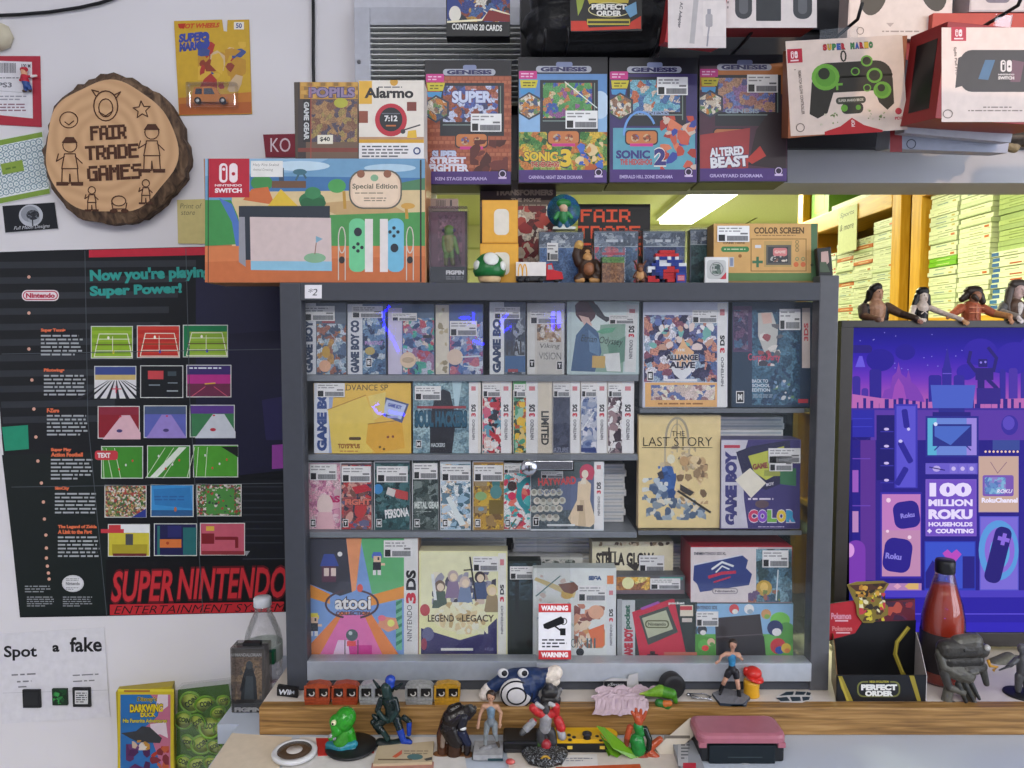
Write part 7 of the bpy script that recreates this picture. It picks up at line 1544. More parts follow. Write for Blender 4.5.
 S += R(852, 590, XE, 597, '#4a3cc0') + R(852, 597, XE, 632, '#2a1ea4') + R(852, 613, XE, 614.2, '#5a4cd8') + R(852, 622, XE, 632, '#3024b8')
 q = []
 for it in S:
  if it[0] == 'p':
   c = clip(it[1], 848.8, 327.7, XE - 4, 631.7)
   if len(c) > 2: q.append(('p', c, it[2]))
  else: q.append(it)
 f.lay(MB(), q, base=.0004, em=.97).build('screen_print', sc0)
tv()
def tv_figures():
 SK = '#b08468'
 def fig(name, lab, Y, caps, hands, hair=(), loc=None):
  c = list(caps)
  for h in hands: c += fingers(*h)
  o = tag(sculpt(name, Y, c, .42), lab, 'action figure', 'action figures leaning over the screen top')
  if hair: sculpt('hair', Y, hair, .45, o)
  return o
 # d is measured from Y; the frame front is about 20 px nearer
 Y = 1.435
 k = -20
 def face(o, x, y, d, s, Y):
  m = MB()
  for dx in (-.36, .36):
   p = P(x + dx * s, y, Y); m.ball(p + Vector((0, (d) * Y / F, 0)), .11 * s * Y / F, M('#1a1512', .2), 8, 6)
  m.build('eye_pair', o)
 DK, LE = '#1e1a18', '#3a2a20'
 o = fig('action_figure', 'action figure with slick black hair, bare chest and dark vest on the screen corner', Y, [
  (876, 301, 0, 5, 876.5, 297, 0, 4.6, SK), (877, 297, 0, 5.2, 877.5, 292, 0, 5.4, SK), (878, 297.5, -5, 1.3, 878.2, 294.5, -5.6, .9, SK), (875, 309, 0, 10, 875, 318, 0, 9, '#a87e62'), (868, 309, 0, 6, 867.5, 319, 0, 5.5, DK), (883, 309, 0, 5.5, 883, 319, 0, 5.2, DK), (875, 318, 0, 9, 875, 322, 0, 9, DK),
  (863, 308, 0, 5, 860, 316, -6, 4, '#4a3c34'), (860, 316, -6, 3.8, 868, 320, k, 3, '#6a4a3a'), (887, 307, 0, 5, 895, 314, -10, 4, '#5a4434'), (895, 314, -10, 3.8, 904, 319, k - 2, 3, LE)], [(868, 320, k, 0, 2, SK, 1), (905, 320, k - 3, 40, 2, '#8a5a48', 1)],
  [(875, 289, 1, 5.6, 877, 287.5, 0, 5, DK), (872, 292, 2, 4.4, 871, 299, 4, 3.6, DK), (871, 299, 4, 3.4, 868, 303, 5, 2.6, DK)])
 face(o, 878.5, 292, -5.6, 5, Y)
 W = '#cdbcae'
 o = fig('action_figure', 'action figure with long straight black hair and a laced black top over the screen', Y, [
  (922, 304, 0, 3, 922.5, 300, 0, 3, W), (923, 299, 0, 4.6, 923, 295, 0, 4.8, W), (924, 299.5, -4.4, 1, 924, 297.5, -4.8, .8, W), (921, 309, 0, 7, 921, 318, 0, 6.4, '#17151a'), (921, 307, -2, 6, 921, 308, -2, 6, W), (921, 318, 0, 6.4, 921, 322, 0, 6.6, '#17151a'),
  (914, 307, 0, 3.2, 909, 315, -4, 2.7, W), (909, 315, -4, 2.6, 910, 320, -16, 2.4, W), (928, 307, 0, 3.2, 937, 313, -8, 2.7, W), (937, 313, -8, 2.6, 948, 320, k - 2, 2.3, W)], [(910, 320, k, 10, 1.8, W, 1), (949, 321, k - 3, 35, 2.2, '#b8875a', 1)],
  [(922, 292, 1, 5.2, 924, 291.5, 0, 4.8, '#131114'), (918, 296, 1, 3, 914, 306, 0, 2.6, '#131114'), (914, 306, 0, 2.6, 913, 313, -3, 2, '#131114'), (928, 296, 1, 2.8, 928, 306, -1, 2.2, '#131114')])
 face(o, 923.6, 295.3, -4.5, 4.6, Y)
 lc = sculpt('lacing', Y, [(918, 309, -6.6, .5, 924, 314, -6.4, .5, W), (924, 309, -6.6, .5, 918, 314, -6.4, .5, W)], .25, o, smooth=0)
 O1 = '#a8583a'
 o = fig('action_figure', 'action figure in a rust orange jacket with brown wavy hair, head bowed over the screen', Y, [
  (972, 303, 0, 4, 972, 300, -3, 4, SK), (972, 299, -4, 4.8, 973, 296, -5, 5, '#9a6a50'), (971, 309, 0, 9, 971, 318, 0, 8.4, O1), (971, 318, 0, 8.4, 971, 322, 0, 8.6, O1),
  (961, 308, 0, 4.6, 953, 312, -5, 4, O1), (953, 312, -5, 3.8, 944, 315, -12, 3, O1), (982, 308, 0, 4.6, 989, 314, -8, 3.8, O1), (989, 314, -8, 3.6, 996, 317, k, 3, '#b07a4c')], [(995, 318, k - 2, 70, 2.2, '#b8825c', 1), (943, 316, -14, 150, 1.8, '#b8825c', 1)],
  [(970, 292, 0, 6, 975, 292, -2, 6, '#2c2018'), (966, 296, 0, 4.4, 962, 299, 0, 3.2, '#2c2018'), (978, 296, -3, 4.2, 980, 302, -4, 3, '#2c2018'), (970, 297, -7, 3, 972, 300, -8, 2.4, '#382a1e')])
 Z = '#5a4436'
 sculpt('jacket_seam', Y, [(964, 308, -9, .5, 978, 308, -9, .5, '#d0825c'), (964, 313, -9.4, .5, 978, 313, -9.4, .5, '#d0825c'), (971, 305, -9, .5, 971, 319, -9, .5, '#d0825c')], .25, o, smooth=0)
 o = fig('action_figure', 'action figure with long grey-brown hair, dark coat and white shirt, at the right', Y, [
  (1016, 300, 0, 3.6, 1017, 295, 0, 3.6, '#b89a8c'), (1017, 295, -1, 5, 1018, 289, -1, 5.4, '#c0a49a'), (1019, 294, -6, 1.2, 1019.4, 291, -6.4, 1, '#c0a49a'), (1014, 307, 0, 9, 1014, 318, 0, 8.6, Z), (1015, 306, -6, 4, 1014, 314, -5.5, 3.4, '#cfc6be'), (1014, 318, 0, 8.6, 1014, 322, 0, 8.8, '#3c3028'),
  (1004, 306, 0, 4.6, 996, 312, -6, 3.8, '#5c5a58'), (996, 312, -6, 3.6, 1003, 317, k, 3, '#8a807a'), (1024, 306, 0, 4.6, 1034, 312, -4, 3.8, '#5c5a58'), (1034, 312, -4, 3.6, 1040, 318, -12, 3, '#8a807a')], [(1003, 318, k - 2, 50, 2.3, '#d0c4bc', 1), (1040, 319, -16, 60, 2, '#d0c4bc', 1)],
  [(1015, 285, 1, 5.6, 1020, 284.5, 0, 5.4, '#3c342e'), (1010, 290, 0, 4, 1006, 303, -2, 3.4, '#4a4038'), (1006, 303, -2, 3.2, 1006, 312, -4, 2.2, '#4a4038'), (1025, 290, 0, 3.8, 1028, 306, -2, 3, '#4a4038')])
 face(o, 1019.2, 289.5, -6.2, 4.6, Y)
tv_figures()
# ---------------------------------------------------------------- small things on the counter and the table
def YZ(py, z, px=512):
 d = ray(px, py); t = (z - EYE.z) / d.z
 return d.y * t
def on(px, py, z):
 d = ray(px, py); t = (z - EYE.z) / d.z
 return EYE + d * t
def slab(name, label, cat, q, z, h, mat, art=(), nm='top_print', group=None):
 """a flat thing lying on a level surface; outline in photo pixels of its top"""
 pts = [on(x, y, z + h) for x, y in q]
 o = tag(MB().prism(pts, (0, 0, -h + .0003), mat if not isinstance(mat, str) else M(mat)).build(name), label, cat, group)
 if art:
  f = Face((0, 0, z + h), (1, 0, 0), (0, 1, 0)); f.N = Vector((0, 0, 1))
  f.lay(MB(), art).build(nm, o)
 return o
def counter_things():
 global woman
 # ornate trinket chests
 for i, (x0, x1, c, lab) in enumerate(((304, 330, '#a5492a', 'copper red trinket chest with two dark windows, leftmost on the counter board'), (331.5, 358, '#a34426', 'second copper red trinket chest from the left, touching the silver one'),
         (359, 387, '#a6a7a8', 'silver trinket chest beside the two copper red ones'), (405, 433, '#9b9b98', 'silver trinket chest beside the gold one'), (434, 460, '#c0902a', 'gold trinket chest beside the blue plush'))):
  Y = YZ(705, ZC); f = Face((0, Y, 1.5)); mt = M(c, .35, metal=.35, bump=.2, scale=200, vary=.25)
  xm = (x0 + x1) / 2; y0 = 683.5; z0 = ZC + .0004
  t = empty('trinket_chest', (f.w(xm, 700).x, Y + .01, ZC), lab, 'trinket', 'ornate trinket chests on the counter board')
  def w(x, y): p = f.w(x, y); return Vector((p.x, p.y, max(z0, p.z)))
  base = [(x0 + 1, 707), (x0, 698), (x1, 698), (x1 - 1, 707)]
  b = MB().prism([w(*p) for p in base], (0, .018, 0), mt)
  b.prism([w(*p) for p in ((x0, 698), (x0, 688), (x0 + 3, 685), (xm, y0), (x1 - 3, 685), (x1, 688), (x1, 698), (x1 - 2, 698), (x1 - 2, 688.5), (x0 + 2, 688.5), (x0 + 2, 698))], (0, .016, 0), mt)
  b.box(w(xm - 1.6, 698), w(xm + 1.6, 688.5) + Vector((0, .016, 0)), mt)
  for x in (x0 + 1, x1 - 1, xm): b.ball(w(x, 686.5 if x != xm else 684), .0017, mt, 8, 6)
  for yy in (700, 703): b.tube([w(x0 + 1, yy) + Vector((0, -.0006, 0)), w(x1 - 1, yy) + Vector((0, -.0006, 0))], .0007, mt, 6)
  b.build('chest_body', t)
  for xa, xb in ((x0 + 2, xm - 1.6), (xm + 1.6, x1 - 2)):
   m = MB().box(w(xa, 698) + Vector((0, .005, 0)), w(xb, 688.5) + Vector((0, .012, 0)), M('#191715', .5))
   Face((0, Y + .005, 1.5)).lay(m, RING((xa + xb) / 2 + 1, 693.5, 2.4, 1.2, '#c3beb8', 10, 2.2, -40, 170)); m.build('window_panel', t)
 # black name tag
 A = R(277, 687, 297, 698, '#141517') + T('Wii', 285, 692, 12, 5.4, '#c9cdd4', bold=.03, shear=.15) + T('M', 292.4, 692.4, 4, 3.6, '#9aa0a8')
 carton('name_tag', 'small black tag with pale letters beside the leftmost copper chest', 'tag', (277, 686.5, 297.5, 698), YZ(697.5, ZC), .006, '#141517', A, yaw=-8, roll=4, floor=ZC + .001)
 # round bellied plush
 Y = 1.207
 N = '#1c2f55'
 pl = [(524, 690, 8, 17, 524, 688, 8, 17, N), (514, 684, 9, 12, 536, 683, 9, 12, N), (506, 682, 8, 8, 490, 691, 6, 6.5, N), (541, 680, 9, 8, 549, 678, 8, 7, N), (512, 702, 4, 5, 508, 705, 0, 4.6, '#17233f'), (536, 702, 4, 5, 538, 705, 0, 4.8, '#17233f'), (489, 692, 6, 7, 484, 697, 6, 6.2, '#d8cfc8'), (550, 679, 8, 8, 556, 676, 8, 7.6, '#ddd2c4'), (556, 684, 7, 5, 553, 687, 6, 4, '#ddd2c4')]
 o = tag(sculpt('plush_toy', Y, pl, .8), 'navy blue plush toy with a round white belly on the counter board', 'plush toy')
 f = Face((0, Y, 1.5)); u = Y / F
 c = P(516.5, 692, Y) + Vector((0, -6.5 * u, 0))
 b = MB(); b.ball(c + Vector((0, 4 * u, 0)), (17.5 * u, 7.5 * u, 15.5 * u), M('#c9c6c6', .8), 28, 16)
 be = b.build('belly_patch', o)
 st = MB()
 for r in (.55, .9):
  pts = []
  for k in range(33):
   a = 2 * math.pi * k / 32; x, z = 17.5 * r * math.cos(a), 15.5 * r * math.sin(a); y = -7.6 * math.sqrt(max(0, 1 - r * r))
   pts.append(c + Vector((x * u, (4 + y) * u, z * u)))
  st.tube(pts, .9 * u, M('#17191f', .8), 6, False)
 st.build('stitch_ring', be)
 for x in (503, 523):
  e = MB(); p = P(x, 672.5, Y) + Vector((0, -1.5 * u, 0)); e.ball(p, (5.6 * u, 3.5 * u, 5 * u), M('#d0d0d2', .7), 16, 10); e.ball(p + Vector((1 * u, -1.2 * u, .6 * u)), (3.8 * u, 2.8 * u, 3.4 * u), M('#14161c', .5), 14, 8)
  e.build('eye_patch', o)
 k = '#2a2a2c'
 cr = [(547, 692, -2, 6, 553, 691, -2, 6.6, k), (545, 698, -3, 5, 556, 698, -3, 5, k), (550, 686, -2, 4, 553, 688, -4, 3, '#3c3c40'), (556, 694, -4, 3.6, 560, 688, -4, 2.4, '#6a6a6c'), (543, 701, -4, 3, 546, 702, -5, 2.4, k), (557, 701, -4, 3, 555, 702, -6, 2.4, k)]
 tag(sculpt('stone_toy', 1.205, cr, .5), 'small dark grey stone creature toy beside the blue plush', 'toy')
 # crumpled paper with a dark label
 m = MB(); nx, ny = 26, 14; vs_, fs = [], []
 rn = random.Random(6)
 hm = [[rn.uniform(0, 1) for _ in range(ny + 1)] for _ in range(nx + 1)]
 for i in range(nx + 1):
  for j in range(ny + 1):
   s, t = i / nx, j / ny
   p = on(592 + s * 52 + t * 5 + 3 * math.sin(j), 710 - t * 26 - s * 2 + 2 * math.sin(i * .9), ZC)
   p.y = 1.192 + t * .038 + .002 * math.sin(i * .8)
   ht = .002 + t * .010 + .004 * abs(math.sin(s * 9 + t * 5)) + .003 * hm[i][j]
   if t < .12: p.y -= .012; ht = .001 + .003 * hm[i][j] - (.005 if t < .06 else 0)
   p.z = ZC + .0012 + max(ht, .0004) if t >= .12 else ZC + .006 - (.12 - t) * .12 + .002 * hm[i][j]
   vs_.append(p)
 for i in range(nx):
  for j in range(ny): fs.append([i * (ny + 1) + j, (i + 1) * (ny + 1) + j, (i + 1) * (ny + 1) + j + 1, i * (ny + 1) + j + 1])
 m.add(vs_, fs, M('#b9a3ab', .7, vary=.12, scale=60))
 pp = tag(m.build('crumpled_paper'), 'crumpled pink-grey receipt paper hanging over the counter board edge', 'paper')
 so = pp.modifiers.new('thickness', 'SOLIDIFY'); so.thickness = .0006
 q = [(603, 692), (604, 681), (612, 678), (628, 679), (629, 675), (638, 673), (639, 692)]
 A = R(604, 681, 627, 688.5, '#1c1c1e') + T('xSmage', 615.5, 684.8, 17, 4.2, '#c8c8c8', bold=.0, shear=.25)
 o = sheet('torn_label', 'torn white card with a dark lettered strip standing behind the crumpled paper', 'card', q, 1.2395, A, .001, '#b4b2b2')
 # green lizard-like toy lying down
 g, g2, og = '#3f7a1f', '#6a9a2a', '#b8622a'
 lz = [(646, 694, 0, 2.4, 660, 691, 0, 6.4, g2), (660, 691, 0, 6, 671, 693, -2, 5.4, g), (640, 694, 0, 1, 656, 691, 0, 3, '#8aa03a'), (672, 692, -2, 4.2, 675, 700, -3, 2.4, g), (658, 701, -4, 4.2, 666, 703, -5, 4.6, '#2c6a2c'), (664, 701, -6, 3.8, 668, 700, -7, 3, og), (667, 704, -6, 2.4, 671, 706, -7, 1.6, og), (656, 706, -4, 3, 654, 708, -4, 2, g)]
 tag(sculpt('lizard_toy', 1.204, lz, .45), 'green and orange lizard-like toy lying beside the crumpled paper', 'toy')
 # black roll
 c0 = on(674, 706, ZC); c0.z = ZC + .0215; c0.y = 1.222
 r = .0212
 tag(MB().lathe([(0, 0), (r * .9, 0), (r, .002), (r, .018), (r * .97, .02), (r * .6, .021), (0, .018)], c0 + Vector((.0, .014, 0)), M('#1b1b1d', .5), 32, (0.25, -1, 0)).build('tape_roll'), 'black round roll standing on the counter behind the lizard-like toy', 'roll')
 m = MB(); cl = M('#b4b6ba', .25, metal=1)
 p = lambda x, y, z=.004: on(x, y, ZC) + Vector((0, 0, z))
 m.tube([p(689, 696), p(703, 696), p(711, 699), p(708, 701), p(692, 700), p(689, 696)], .0012, cl, 8)
 m.tube([p(690, 697), p(700, 700), p(712, 702)], .001, cl, 6); m.ball(p(688, 697), .003, cl, 10, 6)
 tag(m.build('metal_clip'), 'silver wire clip lying between the black roll and the grey figure base', 'clip')
 # figure of a woman in a blue top and black shorts on a grey stone base
 def woman(name, lab, Y, J, cols, z, base_fn):
  s = cols; o = empty(name, (P(J['pel'][0], J['pel'][1], Y).x, Y, z), lab, 'figure')
  def c(a, ra, b, rb, m): return (*J[a], ra, *J[b], rb, m)
  u = J['u']
  C = [c('neck', u * .42, 'head', u * .5, s['skin']), (J['head'][0], J['head'][1] + u * .1, J['head'][2], u * .78, J['head'][0], J['head'][1] - u * .35, J['head'][2], u * .85, s['skin']),
             (J['head'][0], J['head'][1] + u * .15, J['head'][2] - u * .75, u * .16, J['head'][0], J['head'][1] - .1 * u, J['head'][2] - u * .78, u * .1, s['skin']),
             c('shl', u * .55, 'shr', u * .55, s['top'] if s.get('full') else s['skin']), c('chest', u * .98, 'waist', u * .72, s['top']), c('waist', u * .72, 'pel', u * 1.0, s['hip']),
             c('shl', u * .46, 'ell', u * .36, s['skin']), c('ell', u * .36, 'hal', u * .28, s['skin']), c('shr', u * .46, 'elr', u * .36, s['skin']), c('elr', u * .36, 'har', u * .28, s['skin']),
             c('hipl', u * .74, 'knl', u * .52, s['thigh']), c('knl', u * .52, 'anl', u * .34, s['shin']), c('hipr', u * .74, 'knr', u * .52, s['thigh']), c('knr', u * .52, 'anr', u * .34, s['shin']),
             c('anl', u * .4, 'tol', u * .32, s['boot']), c('anr', u * .4, 'tor', u * .32, s['boot'])]
  if 'short' in s:
   for a, b in (('hipl', 'knl'), ('hipr', 'knr')):
    A_, B_ = J[a], J[b]; m_ = tuple(A_[i] + (B_[i] - A_[i]) * .4 for i in range(3))
    C.append((*A_, u * .86, *m_, u * .74, s['short']))
  if 'bootup' in s:
   for a, b in (('knl', 'anl'), ('knr', 'anr')):
    A_, B_ = J[a], J[b]; m_ = tuple(A_[i] + (B_[i] - A_[i]) * .35 for i in range(3))
    C.append((*m_, u * .52, *B_, u * .44, s['bootup']))
  for e, h, sd in (('ell', 'hal', 1), ('elr', 'har', -1)):
   a = math.degrees(math.atan2(J[h][1] - J[e][1], J[h][0] - J[e][0]))
   C += fingers(J[h][0], J[h][1], J[h][2], a, u * .34, s['skin'], .5, sd)
  sculpt('body', Y, C, max(.3, u * .09), o)
  hx, hy, hd = J['head']
  H = [(hx - .1 * u, hy - u * .55, hd + u * .25, u * .85, hx + .1 * u, hy - u * .6, hd + .1 * u, u * .85, s['hair']), (hx - .5 * u, hy - .3 * u, hd + .3 * u, u * .6, hx - .55 * u, hy + .5 * u, hd + .4 * u, u * .4, s['hair']), (hx + .5 * u, hy - .3 * u, hd + .3 * u, u * .6, hx + .6 * u, hy + .45 * u, hd + .4 * u, u * .4, s['hair']), (hx, hy, hd + u * .7, u * .6, hx, hy + u * 1.2, hd + u * .9, u * .35, s['hair'])]
  sculpt('hair', Y, H, max(.3, u * .1), o)
  e = MB()
  for dx in (-.3, .3): e.ball(P(hx + dx * u, hy - .02 * u, Y) + Vector((0, (hd - u * .8) * Y / F, 0)), u * .1 * Y / F, M('#1a1512', .2), 8, 6)
  e.build('eye_pair', o)
  m = MB()
  q = P(hx, hy + .42 * u, Y) + Vector((0, (hd - u * .78) * Y / F, 0)); m.ball(q, (u * .2 * Y / F, u * .06 * Y / F, u * .05 * Y / F), M('#8a3a34', .4), 8, 6); m.build('mouth', o)
  base_fn(o)
 Yw = YZ(701, ZC)
 J = dict(u=4.4, head=(733, 645, 0), neck=(732.5, 651, 0), shl=(726, 654, 0), shr=(738.5, 654.5, 0), chest=(732, 657, 0), waist=(732, 665, 0), pel=(732, 670, 0), ell=(720, 655, -3), hal=(716.5, 657, -10), elr=(741, 658, -3), har=(737, 654, -8),
             hipl=(729, 672, 0), knl=(724, 681, -1), anl=(721, 692, 2), tol=(719.5, 693, -2), hipr=(735.5, 672, 0), knr=(737, 683, -3), anr=(739, 698, -3), tor=(739, 701, -7))
 def base1(o):
  mt = M('#74747a', .7, bump=.5, scale=300); b = MB()
  for q, h in ((((712, 693), (724, 688), (744, 692), (750, 697), (744, 705), (731, 704), (720, 703)), .005), (((728, 700), (748, 699), (747, 706), (732, 706.5)), .003)):
   pts = [on(x, y, ZC + h) for x, y in q]; pts = [Vector((p.x, max(p.y, 1.193), p.z)) for p in pts]; b.prism(pts, (0, 0, -h + .0004), mt, M('#2a3440'))
  b.build('stone_base', o)
 woman('woman_figure', 'woman figure in a bright blue top and black shorts on a grey base', Yw + .012, J, dict(skin='#b88c76', top='#3a86b4', hip='#1e1e22', thigh='#b88c76', shin='#b88c76', boot='#1a1a1c', hair='#2c2019', short='#1e1e22', bootup='#1c1c1f'), ZC, base1)
 # yellow peg figure with red cap
 c = on(753, 698, ZC); c.y = 1.232; c.z = ZC + .0004; u = 1.232 / F
 o = empty('peg_figure', c, 'yellow peg doll with a red cap next to the grey figure base', 'toy')
 MB().lathe([(8 * u, 0), (8.2 * u, 1 * u), (7.6 * u, 7 * u), (8 * u, 13 * u), (7.8 * u, 15.5 * u), (5.5 * u, 16.5 * u), (0, 16.5 * u)], c, M('#cf9a26', .35)).build('peg_body', o)
 MB().ball(c + Vector((0, 0, 20 * u)), (6.3 * u, 6.3 * u, 6 * u), M('#c48a74', .4)).build('peg_head', o)
 h = MB().ball(c + Vector((1.2 * u, -.6 * u, 24 * u)), (8.6 * u, 8.4 * u, 6.4 * u), M('#c02a22', .3)); h.lathe([(5 * u, 0), (8.5 * u, 0), (9.2 * u, 1.2 * u), (6 * u, 2.6 * u)], c + Vector((2 * u, -3 * u, 19.6 * u)), M('#c02a22', .3), 20, (.25, -.3, 1)); h.ball(c + Vector((-6 * u, 0, 25 * u)), (3 * u, 3 * u, 5 * u), M('#b8261f', .3)); h.build('cap', o)
 A = []
 for q in ((786, 692, 794, 691.5, 793, 695, 779, 696), (796, 691.5, 806, 692, 804, 695, 795, 695), (776, 698, 787, 697, 790, 701, 781, 701.5), (790, 697, 800, 697, 801, 701, 792, 701.5), (802, 697, 810, 697, 809, 700, 803, 701), (807, 692, 811, 693, 810, 695.5, 806, 695)): A += G('#25343f', *q)
 slab('vinyl_sticker', 'flat white and dark blue sticker lying on the counter beside the peg doll', 'sticker', ((776, 696), (786, 691), (810, 691.5), (813, 699), (802, 702.5), (780, 702)), ZC, .0006, '#c9c5c2', A)
 # bottle of red drink
 c = on(941, 680, ZC); c.z = ZC + .0004; u = c.y / F; uh = u * .905
 o = empty('sauce_bottle', c, 'glass bottle of orange-red drink with a black cap standing before the television', 'bottle')
 prof = [(19.5, 0), (20.5, 2), (20.5, 58), (20, 72), (17.2, 90), (14, 101), (11.2, 112), (9, 122), (8.4, 127)]
 MB().lathe([(r * u, h * uh) for r, h in prof] , c, clear('bottle_glass', '#f6e8e0', refl=.06, haze=.02), 36).build('glass_shell', o)
 liq, nt, bs = new_mat('red_drink'); bs.inputs['Base Color'].default_value = rgb('#a83208'); bs.inputs['Roughness'].default_value = .3;
 MB().lathe([(r * u * .95, h * uh) for r, h in ((19, 1), (19.8, 3), (19.8, 58), (19.4, 72), (16.6, 90), (13.4, 101), (11, 110), (0, 110))], c, liq, 36).build('drink', o)
 MB().lathe([(20.8 * u, 14 * uh), (20.9 * u, 15 * uh), (20.9 * u, 57 * uh), (20.7 * u, 58 * uh)], c, M('#2c2628', .45), 36, close=False).build('dark_label', o)
 MB().lathe([(9 * u, 124 * uh), (9.4 * u, 125 * uh), (9.4 * u, 137 * uh), (8.4 * u, 139 * uh), (0, 139.5 * uh)], c, M('#17171a', .35), 30).build('bottle_cap', o)
 # card booster display box
 Yb = YZ(701.5, ZC); f = Face((0, Yb, 1.5))
 o = empty('booster_display', (f.w(880, 700).x, Yb + .03, ZC), 'open black card pack display box with gold swirl and white lettering beside the cabinet', 'display box')
 a, b = f.w(836.5, 690).x, f.w(926, 690).x; z0 = ZC + .0004
 fr = MB().box((a, Yb, z0), (b, Yb + .0015, f.w(880, 675).z), M('#15161a', .3))
 A = G('#8a7c2c', 838, 676, 842, 676, 853, 701, 848, 701, 841, 688) + G('#a8983c', 838.5, 678, 840, 677, 849, 701, 846.5, 701) + RR(857, 681, 900, 697, 6, '#6a6c3a') + RR(858.5, 682.5, 898.5, 695.5, 5, '#16181b') + T('PERFECT', 879, 687.2, 36, 6, '#d8d8d4', bold=.07) + T('ORDER', 879, 693.4, 28, 5.6, '#d8d8d4', bold=.07) + RR(868, 679.5, 890, 683.5, 2, '#16181b') + T('MEGA EVOLUTION', 879, 681.6, 19, 2.2, '#a8a03c', bold=.04) + G('#8a7c2c', 909, 675.5, 914, 675.5, 921, 701, 917, 701)
 fr.build('front_panel', o); f.lay(MB(), A, base=.0004).build('front_print', o)
 d = .075; z_t = f.w(880, 604).z
 f2 = Face((0, Yb + d, 1.5)); zr = f2.w(880, 620).z
 rb = MB().box((f2.w(834, 650).x, Yb + d, z0), (f2.w(915, 650).x, Yb + d + .0015, zr), M('#121316', .35)); rb.build('rear_panel', o)
 f2.lay(MB(), L(4, '#8a7c2c', 908, 628, 897, 642, 895, 654, 902, 672, 908, 682) + L(1.2, '#b8a848', 907, 628, 897, 642, 896, 654, 903, 672), base=.0004).build('rear_print', o)
 A = G('#a8242e', 829, 604, 858, 600, 864, 619, 855, 633, 829, 640) + T('Pokemon', 841, 616, 20, 6.5, '#c88a9a', bold=.05) + R(835, 620, 848, 621.4, '#d8b0b8') + T('Pokemon', 842, 628.5, 20, 5, '#c87a7a', bold=.05) + R(836, 632, 850, 633.4, '#d8b0b8')
 A += G('#5a1c2c', 860, 604, 915, 599, 915, 620, 862, 622) + BL(868, 602, 914, 620, ('#8a2c34', '#3c2038', '#a84a3c', '#5a2440'), 18, 4, 9, 4)
 hd_f = Face((0, Yb + d - .002, 1.5))
 hd = MB().prism([hd_f.w(*p) for p in ((829, 641), (829, 604), (858, 599.5), (915, 598.5), (915, 621), (862, 622), (855, 634))], (0, .0015, 0), M('#2a1c20', .35)); hd.build('header_card', o); hd_f.lay(MB(), A, base=.0004).build('header_print', o)
 bu = hd_f
 q = [(846, 584), (856, 581), (882, 580), (888, 583), (884, 590), (880, 597), (887, 606), (887, 614), (878, 618), (872, 622), (862, 622), (856, 614), (855, 604), (850, 594)]
 e = MB().prism([bu.w(x, y, .004) for x, y in q], (0, .001, 0), M('#7a6a2c', .35)); em = e.build('emblem_card', o)
 bu.lay(MB(), [x for x in BL(858, 592, 884, 620, ('#c8b83a', '#2c2620', '#b83a44', '#d8d0a8', '#4a3420'), 36, 2, 5, 6)] + G('#4a2c20', 848, 584.5, 886, 582, 882, 588, 856, 591) + BL(854, 583, 884, 596, ('#a8742c', '#2c2018', '#c89a3c'), 18, 2, 4, 3), base=.0045).build('emblem_print', em)
 sl = lambda x, y0, y1, z1, z2, m: None
 for xa, xb, mt in ((a, f2.w(832, 650).x, M('#6a4a2c', .4)), (b, f2.w(915, 650).x, M('#b9b4b4', .4))):
  zs1, zs2 = f.w(880, 676).z, f2.w(880, 632).z
  v = [Vector((xa, Yb, z0)), Vector((xb, Yb + d, z0)), Vector((xb, Yb + d, zs2)), Vector((xb * .6 + xa * .4, Yb + d * .6, zs2 - .012)), Vector((xa, Yb, zs1))]
  MB().prism(v, (.0012, 0, 0), mt).build('side_panel', o)
 # dark creature statue
 D, D2 = '#3a3834', '#55534b'
 Yc = YZ(705, ZC)
 cr = [(950, 651, 6, 10, 976, 649, 6, 11, D), (976, 649, 6, 11, 984, 652, 5, 8, D), (962, 645, 6, 8, 978, 643, 6, 8, D2), (952, 664, 6, 7, 980, 662, 5, 7, '#2a2824'), (948, 672, 6, 6, 944, 658, 7, 5, D), (955, 672, 6, 9, 968, 676, 5, 10, D2), (968, 672, 4, 8, 984, 668, 3, 5, D), (984, 668, 3, 4, 987, 684, 1, 3, D), (946, 674, 4, 4.5, 950, 688, 2, 4, D), (950, 688, 2, 4, 962, 692, -2, 3, D2), (952, 690, 5, 5, 948, 702, 3, 5, D2), (966, 686, 5, 6, 972, 698, 2, 5, D2), (948, 704, 2, 4, 958, 705, -2, 3.4, D), (972, 702, 2, 4, 976, 705, -2, 3.2, D2), (958, 684, 0, 3, 964, 700, -3, 2, '#2a2a28'), (965, 684, 0, 2.6, 971, 699, -4, 1.8, '#2a2a28'), (971, 683, 0, 2.6, 977, 697, -4, 1.6, '#2a2a28'), (942, 654, 6, 3.4, 945, 668, 2, 3, D2), (945, 668, 2, 3, 958, 674, -2, 2.4, D2), (958, 674, -2, 2.4, 976, 672, -2, 2, D2)]
 o = tag(sculpt('creature_statue', Yc + .012, cr, .55, gloss=.28), 'dark grey crouching creature statue with a huge head in front of the drink bottle', 'statue')
 e = MB(); p = P(986, 647, Yc + .012); e.ball(p + Vector((0, -.003, 0)), 3.2 * Yc / F, M('#b4b2ae', .3), 14, 10); e.build('pale_ball', o)
 e = MB(); e.tube([P(988, 660, Yc), P(990, 666, Yc), P(997, 667, Yc), P(993, 671, Yc)], .0025, M('#b8862a', .4), 8); e.build('yellow_tag', o)
 e = MB(); p = P(960, 647.5, Yc + .012); e.ball(p + Vector((0, -.0125, 0)), .0022, M('#0e0e0e', .1), 10, 6); e.build('eye', o)
